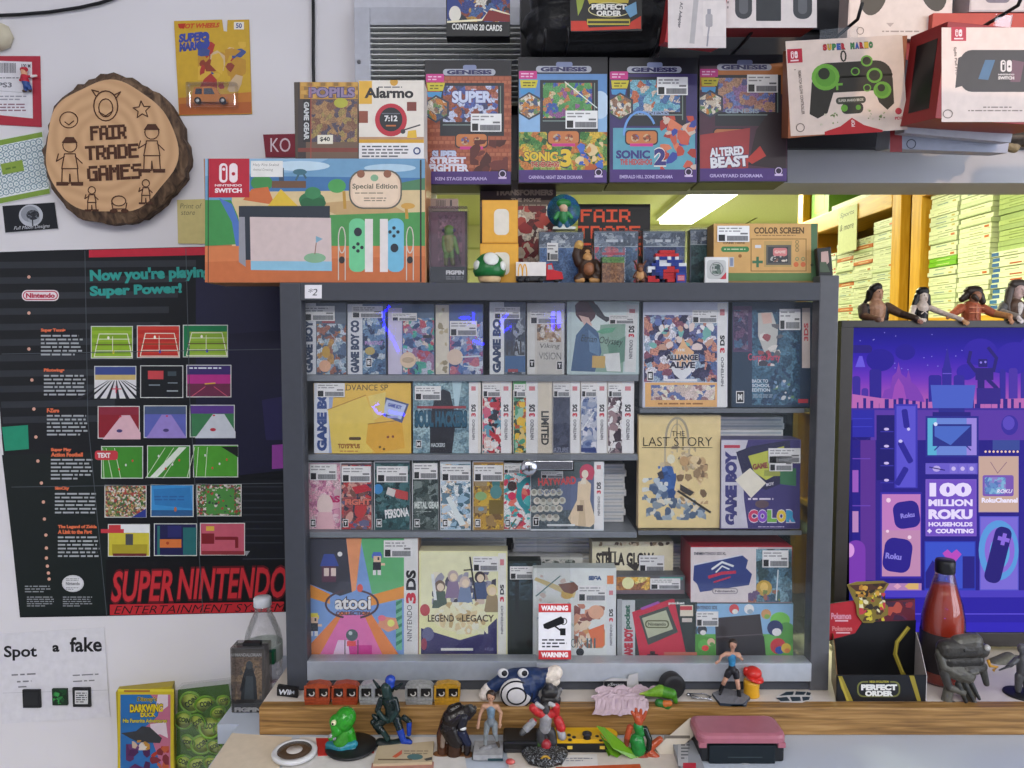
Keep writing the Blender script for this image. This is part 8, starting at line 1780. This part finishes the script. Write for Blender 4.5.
 # rocky scenery piece and a grey soldier figure beyond the right edge
 rk = [(1000, 655, 8, 8, 1014, 648, 8, 7, '#5e5c50'), (1010, 650, 8, 7, 1030, 654, 8, 9, '#6a6a5e'), (996, 664, 6, 4, 1008, 660, 6, 5, '#4a4a40'), (1000, 668, 6, 2, 1020, 664, 4, 2, '#3a3c38')]
 tag(sculpt('rock_scenery', 1.35, [(a[0], a[1] + 14, *a[2:5], a[5] + 14, *a[6:]) for a in rk] + [(995, 676, 6, 5, 1035, 676, 6, 5, '#57554a')], .8), 'grey-green rocky scenery piece behind the soldier figure at the right edge', 'scenery')
 S1 = '#4a4a4c'
 Ys = YZ(694, ZC)
 so = [(1022, 660, 0, 5, 1022, 672, 0, 5, S1), (1022, 650, 0, 4, 1022, 648, 0, 4.4, '#5a5a5c'), (1022, 654, 0, 2.4, 1022, 657, 0, 2.4, S1), (1019, 676, 0, 4, 1018, 690, 0, 3, S1), (1026, 676, 0, 4, 1027, 690, 0, 3, S1), (1016, 660, 0, 3, 1008, 664, -3, 2.4, S1), (1028, 660, 0, 3, 1033, 670, -3, 2.4, S1), (1010, 663, -4, 1.4, 996, 668, -5, .9, '#2a2a2c')] + fingers(1008, 664, -3, 165, 1.6, '#5a5a5c', .6)
 o = tag(sculpt('soldier_figure', Ys, so, .5), 'small grey soldier figure with a gun on a round black base', 'figure')
 c = on(1021, 694, ZC); c.z = ZC + .0003
 MB().lathe([(17 * 1.2 / F, 0), (16.5 * 1.2 / F, .002), (15 * 1.2 / F, .003), (0, .003)], c, M('#1b1b1d'), 28).build('round_base', o)
def table_things():
 zb = ZB
 # upright clear figure box at the left end of the board
 Yb = 1.262; f = Face((0, Yb, 1.5)); z0 = ZB + .0005
 o = empty('figure_box', (f.w(248, 720).x, Yb + .02, ZB), 'grey clear display box with a dark cloaked warrior picture in front of the water bottle', 'figure box')
 a, b = f.w(231, 700).x, f.w(266, 700).x; zt = f.w(245, 648).z
 A = R(232, 648, 264, 727, '#6c6a6a') + R(235, 657, 262, 706, AM(('#a08a74', '#8a7a70', '#b09a80', '#74706e'), 35, seed=3)) + G('#3c4650', 240, 706, 243, 676, 247, 664, 251, 664, 256, 678, 258, 706) + G('#56646e', 244, 700, 246, 676, 253, 676, 254, 700) + E(249.5, 665, 3.4, 4.2, '#5a6670', 14) + G('#2c343c', 243, 676, 240, 690, 242, 692, 246, 680) + R(246, 700, 248.6, 712, '#8a949a') + R(251, 700, 253.6, 712, '#8a949a') + T('WARRIOR', 248, 655.5, 0.1, .1, '#6c6a6a')
 A = A[:-1] + T('MANDALORIAN', 248.5, 654.8, 26, 3.4, '#c8ccd0', bold=.04) + R(232, 705, 264, 727, '#3a3c40')
 MB().box((a + .002, Yb + .026, z0 + .001), (b - .002, Yb + .028, zt - .003), M('#6c6a6a')).build('backing_card', o)
 Face((0, Yb + .026, 1.5)).lay(MB(), A).build('card_print', o)
 bb = MB().box((a + .002, Yb + .004, z0 + .001), (b - .002, Yb + .02, f.w(245, 705).z), M('#34363a')); f.O.y = Yb + .004
 f.lay(bb, T('FIGPIN', 248, 709.5, 27, 4.4, '#c9ccd0', bold=.07) + ROWS(236, 713, 258, 715, 1, '#7a8a86', 3)); bb.build('base_block', o)
 f.O.y = Yb
 MB().box((a, Yb, z0), (b, Yb + .036, zt), clear('smoky_box', '#e4e2e0', refl=.06, haze=.05, hz='#77777a'), bev=.002).build('clear_box', o)
 MB().box((f.w(241, 650).x, Yb + .008, zt), (f.w(258, 650).x, Yb + .022, zt + .005), M('#1c1d20')).build('hanging_tab', o)
 # water bottle
 Yw = 1.365; u = Yw / F; c = Vector((P(263.5, 650, Yw).x, Yw, ZB + .0004)); h = (P(263, 597, Yw).z - c.z) / u
 o = empty('water_bottle', c, 'clear plastic water bottle with a white cap behind the grey figure box', 'bottle')
 cl = clear('bottle_plastic', '#fdfdfd', refl=.06, haze=.06, hz='#eef2f6')
 prof = [(17, 0), (18.5, 2)] + [(18.6 - (i % 2) * .7, 4 + i * 5) for i in range(8)] + [(18.6, h - 50), (18.8, h - 46), (17, h - 36), (12.5, h - 24), (8, h - 15), (7.4, h - 12), (8.4, h - 11), (7.4, h - 10), (7.2, h - 2)]
 MB().lathe([(r * u, z * u) for r, z in prof], c, cl, 32).build('bottle_body', o)
 MB().lathe([(18.9 * u, (h - 64) * u), (19 * u, (h - 63) * u), (19 * u, (h - 48) * u), (18.9 * u, (h - 47) * u)], c, M('#b9c2bf', .4), 32, close=False).build('label_band', o)
 MB().box((c.x + 9 * u, c.y - 19.6 * u, c.z + (h - 62) * u), (c.x + 17 * u, c.y - 12 * u, c.z + (h - 49) * u), M('#1f6a48', .4), bev=.001).build('label_patch', o)
 MB().lathe([(8.6 * u, (h - 9) * u), (8.8 * u, (h - 8.6) * u), (8.8 * u, (h - 1.2) * u), (8 * u, h * u), (0, h * u)], c, M('#d2d6dc', .35), 28).build('bottle_cap', o)
 bk = [(277, 662, 0, 3, 279, 668, 0, 3.4, '#151517'), (279, 668, 0, 3.4, 281, 676, 0, 3, '#151517'), (281, 676, 0, 3, 279, 684, 0, 2.4, '#19191b'), (280, 664, 0, 2, 281, 660, 0, 1.4, '#151517')]
 # tape box and token bag standing on the side shelf
 A = R(118, 689, 174, 810, '#c8b42c') + R(120.5, 694.5, 170.5, 800, '#2c6aa8') + G('#b86a84', 150, 694.5, 170.5, 694.5, 170.5, 790, 152, 740, 140, 742, 144, 728, 158, 716, 160, 704) + G('#d8c8d0', 158, 694.5, 168, 694.5, 168, 706, 160, 712, 156, 706) + G('#d8c8d0', 150, 724, 166, 722, 168, 738, 160, 734, 152, 736)
 A += T("Disney's", 147, 699.5, 20, 5.4, '#2a241c', bold=.0, shear=.15, oc='#c8b42c', ow=.05) + TURN(T('DARKWING', 146.5, 708, 33, 8, '#d8c02c', bold=.05, oc='#3a2a14', ow=.12) + T('DUCK', 148, 714.6, 15, 4.6, '#d8c02c', bold=.05, oc='#3a2a14', ow=.12), 147, 708, -1) + T('His Favorite Adventures', 145, 720.5, 44, 4, '#c8b83c', bold=.03, oc='#2c5a3a', ow=.06)
 A += G('#3a3c40', 121, 733, 136, 731, 142, 726, 150, 727, 162, 738, 160, 743, 138, 742, 130, 738) + BL(126, 744, 150, 800, ('#5a2c5c', '#6a3a6c', '#4a2450'), 20, 5, 10, 3) + BL(150, 746, 169, 800, ('#a83a2c', '#7a2c34', '#b85a3a'), 16, 4, 9, 4) + BL(132, 740, 150, 750, ('#c8b09a', '#b8863c', '#d8d0c4'), 10, 3, 5, 6) + R(118, 689, 174, 691.5, '#d8c83c') + R(124, 690, 150, 692, '#a8743a')
 carton('tape_box', 'yellow edged video tape box with a blue cover on the left side shelf', 'tape box', (117.5, 689, 174, 800), 1.42, .025, '#a8962a', A, yaw=14, floor=ZL)
 q = [(178, 690), (229, 684), (232, 700), (226, 735), (222, 800), (176, 800)]
 f = Face((0, 1.455, 1.5))
 def wz(x, y): p = f.w(x, y); p.z = max(p.z, ZL + .0006); return p
 m = MB().prism([wz(*p) for p in q], (0, .022, 0), M('#3c6420', .5))
 o = tag(m.build('token_bag'), 'clear bag packed with round green tokens beside the yellow tape box', 'bag')
 rn = random.Random(9)
 pos = [(191, 702, 12), (206, 704, 11), (219, 712, 8), (224, 700, 7), (184, 720, 10), (198, 722, 10), (211, 726, 12), (222, 728, 8), (188, 742, 9), (202, 744, 11), (215, 746, 9), (184, 762, 10), (198, 764, 10), (212, 762, 9), (190, 780, 10), (206, 782, 11)]
 for i, (x, y, r) in enumerate(pos):
  c = f.w(x, y); c.y -= .0015 + .001 * (i % 4); u = 1.455 / F
  if c.z - r * u < ZL + .001: continue
  ax = Vector((rn.uniform(-.35, .35), -1, rn.uniform(-.3, .3))).normalized()
  t = MB().lathe([(0, -.003), (r * u, -.003), (r * u, .001), (r * .86 * u, .0012), (r * .84 * u, .0006), (0, .0007)], c, M('#6a9a2c' if i % 3 else '#7aa838', .45), 24, ax)
  t.lathe([(0, .0008), (r * .8 * u, .0009), (0, .001)], c, M('#b4c850', .45), 20, ax)
  tk = t.build('token', o)
  ft = Face(c + ax * .0012, (1, 0, 0), (0, 0, 1)); U = Vector((1, 0, 0)); U = (U - ax * U.dot(ax)).normalized(); ft.U = U; ft.V = ax.cross(U) * 1; ft.N = ax
  if ft.V.z < 0: ft.V = -ft.V
  ft.lay(MB(), T('COIN', x, y, r * 1.15, r * .5, '#23401a', rot=rn.uniform(-45, 30), bold=.05)).build('lettering_print', tk)
 e = .004
 MB().prism([Vector((p.x, p.y - .008, p.z)) for p in [wz(x + dx, y + dy) for (x, y), (dx, dy) in zip(q, ((-1, -2), (1, -2), (1, 0), (1, 0), (1, 0), (-1, 0)))]], (0, .031, 0), clear('blister', refl=.07, haze=.03)).build('clear_bag', o)
 # round disc in a white shell
 c = on(294.5, 749, ZB + .012); u = c.y / F
 o = empty('game_disc', (c.x, c.y, ZB), 'white shelled round game disc with a brown window on the table', 'disc')
 MB().lathe([(20 * u, .0035), (22.5 * u, .0045), (23 * u, .008), (22 * u, .0105), (17.8 * u, .011), (17.6 * u, .0095), (0, .0095)], (c.x, c.y, ZB), M('#c9c9c9', .4), 40).build('shell', o)
 MB().lathe([(0, .0098), (17.4 * u, .0099), (17.4 * u, .0104), (9 * u, .0106), (0, .0106)], (c.x, c.y, ZB), M('#4a3a2c', .25), 36).build('disc_window', o)
 MB().lathe([(0, .0108), (8 * u, .0108), (8 * u, .0111), (0, .0112)], (c.x, c.y, ZB), M('#b9b2ac', .3), 28).build('hub_label', o)
 MB().box((c.x - 15 * u, c.y - 12 * u, ZB + .0015), (c.x + 14 * u, c.y + 12 * u, ZB + .0036), M('#8a8f94', .4)).build('shell_back', o)
 slab('red_card', 'red card lying behind the green bust on the table', 'card', ((316, 738), (374, 738), (374, 752), (318, 755)), ZB, .003, '#b02a26')
 c = on(362, 747, ZB + .006); slab_b = MB().lathe([(26 * u, 0), (27 * u, .002), (25 * u, .004), (0, .004)], (c.x - .018, c.y + .004, ZB + .0034), M('#17191a', .4), 30)
 tag(slab_b.build('black_disc'), 'flat black disc lying on the red card under the green bust', 'disc')
 # green bust on a teal base
 g = '#2c8a24'
 bu = [(343, 722, 2, 11, 345, 719, 3, 11, g), (336, 721, 0, 7, 338, 728, -4, 6, g), (338, 729, -5, 4, 333, 734, -8, 3, '#2c7a24'), (342, 733, 2, 8, 341, 742, 2, 9, '#3a8a2c'), (348, 733, 3, 6, 350, 742, 4, 6, g), (333, 732, -8, 2.6, 336, 734, -8, 2.2, '#8a8a8c')]
 Yb2 = YZ(744, ZB + .012)
 o = tag(sculpt('creature_bust', Yb2, bu, .5, gloss=.15), 'glossy green creature bust on a rocky teal base', 'bust')
 tb = [(329, 745, 0, 4, 341, 747, -3, 5, '#1f6a78'), (341, 747, -3, 5, 354, 744, 0, 4, '#2a7f90'), (333, 741, 3, 4, 350, 740, 5, 4, '#1c5c6c'), (328, 749, -1, 3, 342, 752, -6, 3, '#2a8090'), (342, 752, -6, 3, 354, 748, -2, 3, '#226a7a')]
 sculpt('rock_base', Yb2, tb, .6, o, smooth=1)
 e = MB(); p = P(335.5, 719, Yb2); e.ball(p + Vector((.0, -.0118, 0)), .0042, M('#d8d2a8', .3), 12, 8); e.ball(p + Vector((-.0006, -.0148, 0)), .002, M('#101010', .2), 8, 6); e.build('eye', o)
 # dark armoured figure with blue parts
 K, K2, B = '#12201f', '#1d3230', '#1f3f9c'
 Yf = YZ(740, ZB + .008)
 al = [(387, 699, 0, 5, 388, 694, -2, 5, K2), (390, 681, 2, 5.5, 390, 685, 2, 4.6, B), (386, 687, -2, 5.4, 387, 693, -3, 4.8, K2), (389, 690, 4, 5.4, 384, 690, 4, 4.6, K), (378, 688, 2, 2, 373, 681, 2, 1, K), (396, 689, 2, 2.4, 402, 684, 2, 1.4, K), (388, 700, 0, 6.5, 390, 708, 0, 5.4, K), (381, 700, 0, 3.4, 378, 709, -3, 3, K), (378, 709, -3, 2.8, 385, 716, -6, 2.4, K2), (395, 700, 0, 3.4, 398, 709, -3, 3, K), (398, 709, -3, 2.8, 392, 717, -6, 2.4, K2), (390, 710, 0, 5.4, 391, 716, 0, 6, K), (387, 718, 0, 4.6, 377, 724, -3, 4, K), (377, 724, -3, 4, 383, 728, -5, 3, K), (383, 728, -5, 3, 388, 737, -3, 3, K2), (396, 718, 0, 4.6, 400, 727, -3, 4, K), (400, 727, -3, 4, 404, 739, -4, 3.2, B), (404, 739, -4, 3, 411, 739, -6, 2.4, B), (404, 718, 1, 3, 409, 722, 1, 3, K), (409, 722, 1, 3, 409, 734, 0, 2.4, B), (376, 718, 1, 3.4, 373, 716, 1, 2, K), (373, 722, 0, 3, 380, 731, -2, 2.6, K)] + fingers(385, 716, -6, 30, 1.7, K2, .5) + fingers(392, 717, -6, 150, 1.7, K2, .5, -1)
 o = tag(sculpt('armoured_figure', Yf, al, .42, gloss=.16), 'dark glossy armoured figure with blue head crest and leg on a black rock', 'figure')
 for p_ in o.data.materials: pass
 tb = [(380, 744, 0, 6, 392, 746, -2, 7, '#0f1a19'), (392, 746, -2, 7, 406, 743, 0, 6, '#142422'), (384, 750, -5, 4, 402, 750, -5, 4, '#0f1716')]
 sculpt('rock_base', Yf, tb, .5, o, smooth=1)
 # grey cloth dragging behind it is a silver ornament; magazines under
 A = E(415, 757, 8, 3, '#4a6a6a', 20) + G('#c05a3a', 392, 757, 402, 750, 402, 754, 396, 758) + R(378, 759, 412, 760.4, '#6a5a44') + ROWS(404, 750, 430, 755, 2, '#8a7a62', 3) + G('#3a3a3a', 424, 759, 432, 757, 432, 760, 426, 761)
 slab('magazine', 'worn cream magazine under the armoured figure', 'magazine', ((378, 746), (434, 741), (432, 762), (373, 764)), ZB, .007, '#b9a88a', A)
 slab('magazine', 'reddish magazine below the worn cream one', 'magazine', ((372, 763), (434, 761.5), (433, 772), (370, 774)), ZB, .003, '#a8786a')
 # hunched dark brown figure on a pale skull-like base
 D, R_2 = '#1c1614', '#4a2c1c'
 Yh = YZ(752, ZB + .004)
 hu = [(452, 720, 3, 11, 462, 714, 2, 8, D), (450, 728, 2, 11, 456, 740, 0, 9, D), (462, 714, 2, 7, 470, 709, 0, 5, '#24201e'), (464, 716, -4, 5, 462, 724, -6, 4.6, '#1c1c24'), (446, 722, 3, 6, 441, 736, 2, 5, R_2), (441, 736, 2, 5, 442, 752, 0, 5, R_2), (455, 742, 0, 8, 454, 756, 0, 8, '#3a2418'), (468, 716, -1, 4, 474, 709, -4, 3, D), (473, 708, -4, 3, 470, 704, -4, 2, '#3c3c3c'), (462, 730, -4, 5, 468, 742, -3, 4, '#1a2038'), (468, 742, -3, 4, 467, 752, -2, 3.4, '#241c1c'), (452, 712, 4, 6, 458, 708, 4, 4, D), (444, 730, 0, 3, 443, 744, -4, 2.2, '#7a6a5c')] + fingers(473, 709, -5, -60, 2.0, '#2a2622', .6) + fingers(443, 744, -4, 100, 2.2, R_2, .5)
 o = tag(sculpt('hunched_figure', Yh, hu, .5, gloss=.25), 'hunched black and brown creature figure between the magazine and the grey-clad woman figure', 'figure')
 m = MB(); p = P(463, 723.5, Yh); m.ball(p + Vector((0, -.0125, -.001)), (.0062, .004, .0034), M('#c9c9c9', .3), 12, 8); m.build('bared_teeth', o)
 tb = [(438, 758, 0, 7, 452, 762, -5, 8, '#6a4424'), (452, 762, -5, 8, 468, 758, 0, 7, '#5a3a20')]
 sculpt('rock_base', Yh, tb, .7, o, smooth=1)
 u = Yh / F
 for x in (443, 452, 460):
  m = MB(); p = P(x, 762.5, Yh) + Vector((0, -11 * u, 0)); m.ball(p, (4.6 * u, 3.6 * u, 4.8 * u), M('#c29c78', .5), 14, 10); m.ball(p + Vector((0, -3 * u, -.6 * u)), (2 * u, 1.4 * u, 2 * u), M('#2a1a12'), 10, 6); m.build('pale_mask', o)
 # woman figure in grey
 def woman_call():
  J = dict(u=4.9, head=(491, 697, 0), neck=(490.5, 704, 0), shl=(484, 706, 0), shr=(497, 706.5, 0), chest=(491, 709, 0), waist=(491, 717, 0), pel=(491, 722, 0), ell=(480, 714, 0), hal=(478.5, 723, -2), elr=(501, 713, 0), har=(500, 722, -2),
                 hipl=(487.5, 724, 0), knl=(486, 733, -1), anl=(485, 745, -1), tol=(484.5, 747.5, -5), hipr=(494.5, 724, 0), knr=(495, 733, -1), anr=(497, 742, 1), tor=(499, 744, -4))
  return J
 Yg = YZ(746, ZB + .012)
 def base2(o):
  b = MB(); mt = M('#9a9a9c', .6, vary=.2, scale=120)
  x0, x1, y0, y1 = on(474, 750, ZB).x, on(503, 750, ZB).x, YZ(756, ZB + .01), YZ(741, ZB + .01)
  b.box((x0, y0, ZB + .0024), (x1, y1, ZB + .011), mt, bev=.001)
  b.build('tile_base', o)
  c = MB(); n = 2; w = (x1 - x0) / n; dpt = (y1 - y0) / n
  c.box((x0 + w, y0 - .0003, ZB + .0024), (x1 + .0003, y0 + dpt, ZB + .0062), M('#1f3a40'))
  c.box((x0 - .0003, y0 + dpt, ZB + .0024), (x0 + w, y1 + .0003, ZB + .0062), M('#1f3a40'))
  c.build('dark_tile', o)
  MB().box((x0 - .002, y0 + .004, ZB + .0014), (x1 - .004, y1, ZB + .0024), M('#2c3438')).build('foot_plate', o)
  r = MB()
  sculpt('rubble', Yg, [(482, 748, -4, 3.4, 490, 746, -2, 3, '#77777a'), (490, 747, 0, 3, 496, 747, 2, 3, '#6a6a6e')], .5, o, smooth=1)
 woman('woman_figure', 'woman figure in a grey-blue top and grey trousers on a tiled base', Yg, woman_call(), dict(skin='#b48a70', top='#6a8090', hip='#6a7278', thigh='#7c8386', shin='#7a7f80', boot='#4a4038', hair='#2a1d16'), ZB, base2)
 # black speaker-like case
 A = []
 b = MB(); p = on(522, 754, ZB)
 b.box((on(503, 754, ZB).x, p.y, ZB + .0006), (on(540, 754, ZB).x, p.y + .045, ZB + .020), M('#141415', .4), bev=.004)
 o = tag(b.build('black_case'), 'black oblong case lying between the grey-clad woman figure and the red robot', 'case')
 MB().box((on(505, 754, ZB).x, p.y - .0008, ZB + .003), (on(538, 754, ZB).x, p.y + .001, ZB + .009), M('#2a2a2c', .25)).build('front_strip', o)
 # red and grey robot on a black flecked base
 Rd, Gy = '#b0282a', '#8a8a8c'
 Yr = YZ(748, ZB + .006)
 ro = [(545, 728, 0, 6, 546, 718, 0, 6.4, Gy), (538, 712, 0, 4.4, 546, 716, 0, 4.4, Rd), (554, 712, 0, 4.4, 547, 716, 0, 4.4, Rd), (533, 707, -2, 4.4, 538, 712, 0, 4.6, Rd), (556, 706, -2, 4, 556, 712, 0, 4.2, Rd), (546, 707, 1, 4, 546, 711, 0, 4, '#3a3a3c'), (537, 703, -2, 2.4, 542, 706, -3, 2, '#a8a8a8'), (550, 703, -2, 2.4, 554, 704, -3, 2, '#a8a8a8'), (533, 722, 0, 4, 526, 728, -2, 4, Gy), (526, 728, -2, 3.6, 522, 731, -4, 3, '#4a4a4c'), (530, 723, 0, 3, 534, 721, 0, 3, Rd), (558, 720, 0, 5, 561, 727, -1, 5, Rd), (560, 729, -1, 4, 562, 735, -2, 4.4, '#9a9a9c'), (541, 732, 0, 5, 541, 740, -1, 4.6, '#3a3a3c'), (551, 732, 0, 5, 553, 741, -1, 4.6, '#3a3a3c'), (546, 742, -4, 5, 546, 748, -5, 4.6, '#9a2c34'), (540, 742, 0, 5, 536, 748, 0, 4, '#3c5a2c')]
 o = tag(sculpt('robot_figure', Yr, ro, .48), 'red and grey robot toy on a flecked black base', 'robot toy')
 fx = MB()
 c = on(545, 760, ZB); u = c.y / F
 fl = AM(('#121212', '#17181a', '#121212', '#8a8f94', '#141414', '#5a5a5a'), 420, rough=.5)
 b = MB().lathe([(22 * u, 0), (24 * u, .002), (24 * u, .008), (21 * u, .0105), (0, .011)], (c.x, c.y + .008, ZB + .0014), fl, 8); b.build('flecked_base', o)
 MB().lathe([(5.4 * u, 0), (5.6 * u, .003), (4 * u, .0036), (3.2 * u, .001), (0, .001)], (c.x, c.y - .0152, ZB + .008), M('#b8923a', .35, metal=.5), 20, (0, -1, .25)).build('gold_ring', o)
 # yellow controller
 Yj = YZ(751, ZB + .003); xa, xb = on(554, 751, ZB).x, on(617, 745, ZB).x
 o = empty('game_controller', ((xa + xb) / 2, Yj + .02, ZB), 'yellow slim game controller with black stick lying on the table', 'game controller')
 yl = M('#d3a41a', .35)
 zt = ZB + .022; dp = .036
 pts = []
 for k in range(9): w = R_(90 - k * 22.5); pts.append((xb - .018 + .018 * math.cos(w), Yj + dp / 2 + dp / 2 * math.sin(w)))
 pts += [(xa + .003, Yj), (xa, Yj + .003), (xa, Yj + dp - .003), (xa + .003, Yj + dp)]
 b = MB().prism([Vector((x, y, ZB + .0008 + .004)) for x, y in pts], (0, 0, zt - ZB - .0048), yl); b.build('shell', o)
 MB().box((xa + .004, Yj - .0012, ZB + .0012), (xb - .012, Yj + .001, ZB + .0155), M('#1a1a1b', .4), bev=.0006).build('rail', o)
 for s in (.24, .74): MB().box((xa + (xb - xa) * s - .004, Yj - .0018, ZB + .007), (xa + (xb - xa) * s + .004, Yj - .001, ZB + .012), M('#d8b84a', .35)).build('rail_button', o)
 jx = lambda px, py: on(px, py, zt)
 p = jx(587, 738); MB().lathe([(.0062, 0), (.0052, .002), (.0048, .004), (.0074, .0055), (.0076, .008), (.006, .0084), (.0045, .0076), (0, .0076)], p, M('#1b1b1c', .5), 24).build('thumb_stick', o)
 for px, py in ((569, 735.5), (574, 737.6), (564, 737.8), (570, 740.2)):
  MB().lathe([(.0031, 0), (.0031, .0012), (.0026, .0018), (0, .0018)], jx(px, py), M('#1f1d1c', .4), 14).build('button', o)
 for px, py in ((597, 736.4), (601, 740.6)): MB().lathe([(.003, 0), (.003, .0008), (0, .0009)], jx(px, py), M('#2a2620', .4), 12).build('button', o)
 A = ROWS(566, 757.5, 594, 762, 2, '#8a8a94', 4)
 slab('paper_label', 'small white printed label below the yellow controller', 'label', ((563, 755), (597, 754), (598, 765), (562, 766)), ZB, .0024, '#cfccc8', A)
 slab('orange_card', 'orange-red card at the front edge between the label and the dragon figure', 'card', ((556, 767), (640, 764), (644, 778), (554, 778)), ZB, .0018, '#b8502c')
 # green figure with large leafy wings and orange trim
 g, g2, og = '#1f7a34', '#6f9a2c', '#a8492a'
 Yd = YZ(752, ZB + .004)
 dr = [(637, 717, 0, 4, 639, 722, 0, 4.2, og), (632, 712, 0, 1.6, 636, 718, 0, 2.2, og), (636, 709, 0, 1.6, 637, 717, 0, 2.2, og), (641, 710, 0, 1.6, 640, 717, 0, 2.2, og), (646, 712, 0, 1.6, 643, 719, 0, 2.2, og), (638, 726, 0, 5, 640, 733, 0, 5, g), (637, 740, -1, 7.5, 638, 748, -2, 7.5, g), (630, 728, 1, 3.4, 627, 738, 0, 3, og), (627, 738, 0, 3, 626, 746, -1, 2.6, '#7a3424'), (645, 729, 0, 3.4, 649, 738, -3, 3, '#16241c'), (649, 738, -3, 3, 648, 746, -4, 2.8, '#16241c'), (652, 746, 0, 4, 660, 740, 1, 3.4, og), (650, 752, -2, 4.6, 656, 756, -4, 4, og), (640, 754, -4, 4.4, 650, 758, -6, 3, '#8a3c28'), (634, 752, -3, 4, 640, 757, -5, 3, g)] + fingers(648, 746, -4, 100, 1.8, '#16241c', .5)
 o = tag(sculpt('winged_figure', Yd, dr, .45, gloss=.2), 'shiny green figure with orange trim and large leafy wings, right of the yellow controller', 'figure')
 for q in (((598, 733), (606, 733), (632, 752), (640, 757), (634, 759), (612, 745)), ((601, 741), (616, 750), (634, 760), (628, 764), (610, 753)), ((605, 752), (622, 760), (640, 762), (624, 767), (610, 759))):
  n = Yd - .010; f = Face((0, n, 1.5))
  m = MB().prism([f.w(*p) + Vector((0, .02 - .03 * (i / 5), 0)) for i, p in enumerate(q)], (0, .0016, .0004), M('#5f8f22', .25)); wg = m.build('wing', o)
  m2 = MB().tube([f.w(q[0][0] + 2, q[0][1] + 1) + Vector((0, .019, .0)), f.w((q[0][0] + q[3][0]) / 2, (q[0][1] + q[3][1]) / 2) + Vector((0, .008, 0)), f.w(q[3][0] - 2, q[3][1]) + Vector((0, -.001, 0))], .0008, M('#b8c85a', .3), 6); m2.build('wing_vein', wg)
 # beige cartridge leaning on boxes, and a sealed grey game beneath
 A = R(678, 738, 688, 766, '#a8a8aa') + ROWS(681, 737, 690, 760, 7, '#55585c', 5) + R(683, 763, 696, 770, '#b0283a')
 slab('game_case', 'grey printed game case lying under the beige cartridge at the table front', 'game case', ((672, 742), (694, 740), (706, 772), (684, 776)), ZB, .012, '#8a8d92', A)
 U = Vector((.83, -.1, .55)).normalized(); c0 = on(657, 758, ZB);
 Yk = YZ(758, ZB)
 carton('game_cartridge', 'beige game cartridge leaning at an angle between the winged figure and the pink console', 'game cartridge', (648, 728, 708, 750), YZ(752, ZB) + .006, .012, '#bdb3a2', R(664, 735.5, 690, 738.5, '#5a5248') , roll=-36, pitch=-40, print_name='slot_print')
 # pink topped console
 Yp = YZ(763, ZB); xa, xb = on(697, 763, ZB).x, on(786, 763, ZB).x
 o = empty('handheld_console', ((xa + xb) / 2, Yp + .04, ZB), 'closed handheld console with a dusty pink lid and black body at the table front', 'handheld console')
 z1 = P(740, 742, Yp).z; z2 = P(740, 735.5, Yp).z
 MB().box((xa + .004, Yp + .002, ZB + .0006), (xb - .002, Yp + .058, z1 - .002), M('#1d1f22', .45), bev=.004).build('body', o)
 MB().box((xa + .018, Yp - .003, ZB + .0006), (xb - .018, Yp + .01, z1 - .004), M('#101a20', .4), bev=.001).build('front_block', o)
 pk = M('#a0616e', .35)
 def rrect(x0, x1, y0, y1, r):
  o_ = []
  for cx, cy, s in ((x1 - r, y0 + r, -90), (x1 - r, y1 - r, 0), (x0 + r, y1 - r, 90), (x0 + r, y0 + r, 180)):
   for k in range(6): w = R_(s + 18 * k); o_.append((cx + r * math.cos(w), cy + r * math.sin(w)))
  return o_
 m = MB(); lay = [(z1, 0), (z1 + (z2 - z1) * .7, 0), (z2 + .001, .0015), (z2 + .003, .006)]
 ring = []
 for z, ins in lay: ring.append([Vector((x, y, z)) for x, y in rrect(xa + ins, xb - ins, Yp - .004 + ins, Yp + .060 - ins, .014)])
 n = len(ring[0]); vs_ = [v for r in ring for v in r]
 fs = [[i * n + k, i * n + (k + 1) % n, (i + 1) * n + (k + 1) % n, (i + 1) * n + k] for i in range(len(ring) - 1) for k in range(n)] + [list(range(n))[::-1], [3 * n + k for k in range(n)]]
 m.add(vs_, fs, pk); m.build('lid', o)
 for x in (xa + .008, xb - .008): MB().box((x - .006, Yp - .0035, z1 - .008), (x + .006, Yp + .006, z1), pk, bev=.001).build('hinge', o)
 Face((0, Yp - .003, 1.5)).lay(MB(), L(.8, '#3c464a', 728, 757, 762, 757) + R(742, 763, 749, 764.5, '#8a8a8c'), base=.0006).build('front_print', o)
 # little red charm
 m = MB(); c = on(510, 764, ZB); m.ball(c + Vector((0, 0, .004)), (.007, .006, .0038), M('#c04a48', .4), 14, 8); m.ball(c + Vector((.004, -.003, .0055)), (.004, .004, .003), M('#d0706a', .4), 10, 6)
 tag(m.build('charm'), 'tiny pinkish red charm lying at the front of the table', 'charm')
counter_things(); table_things()
bpy.context.view_layer.update()
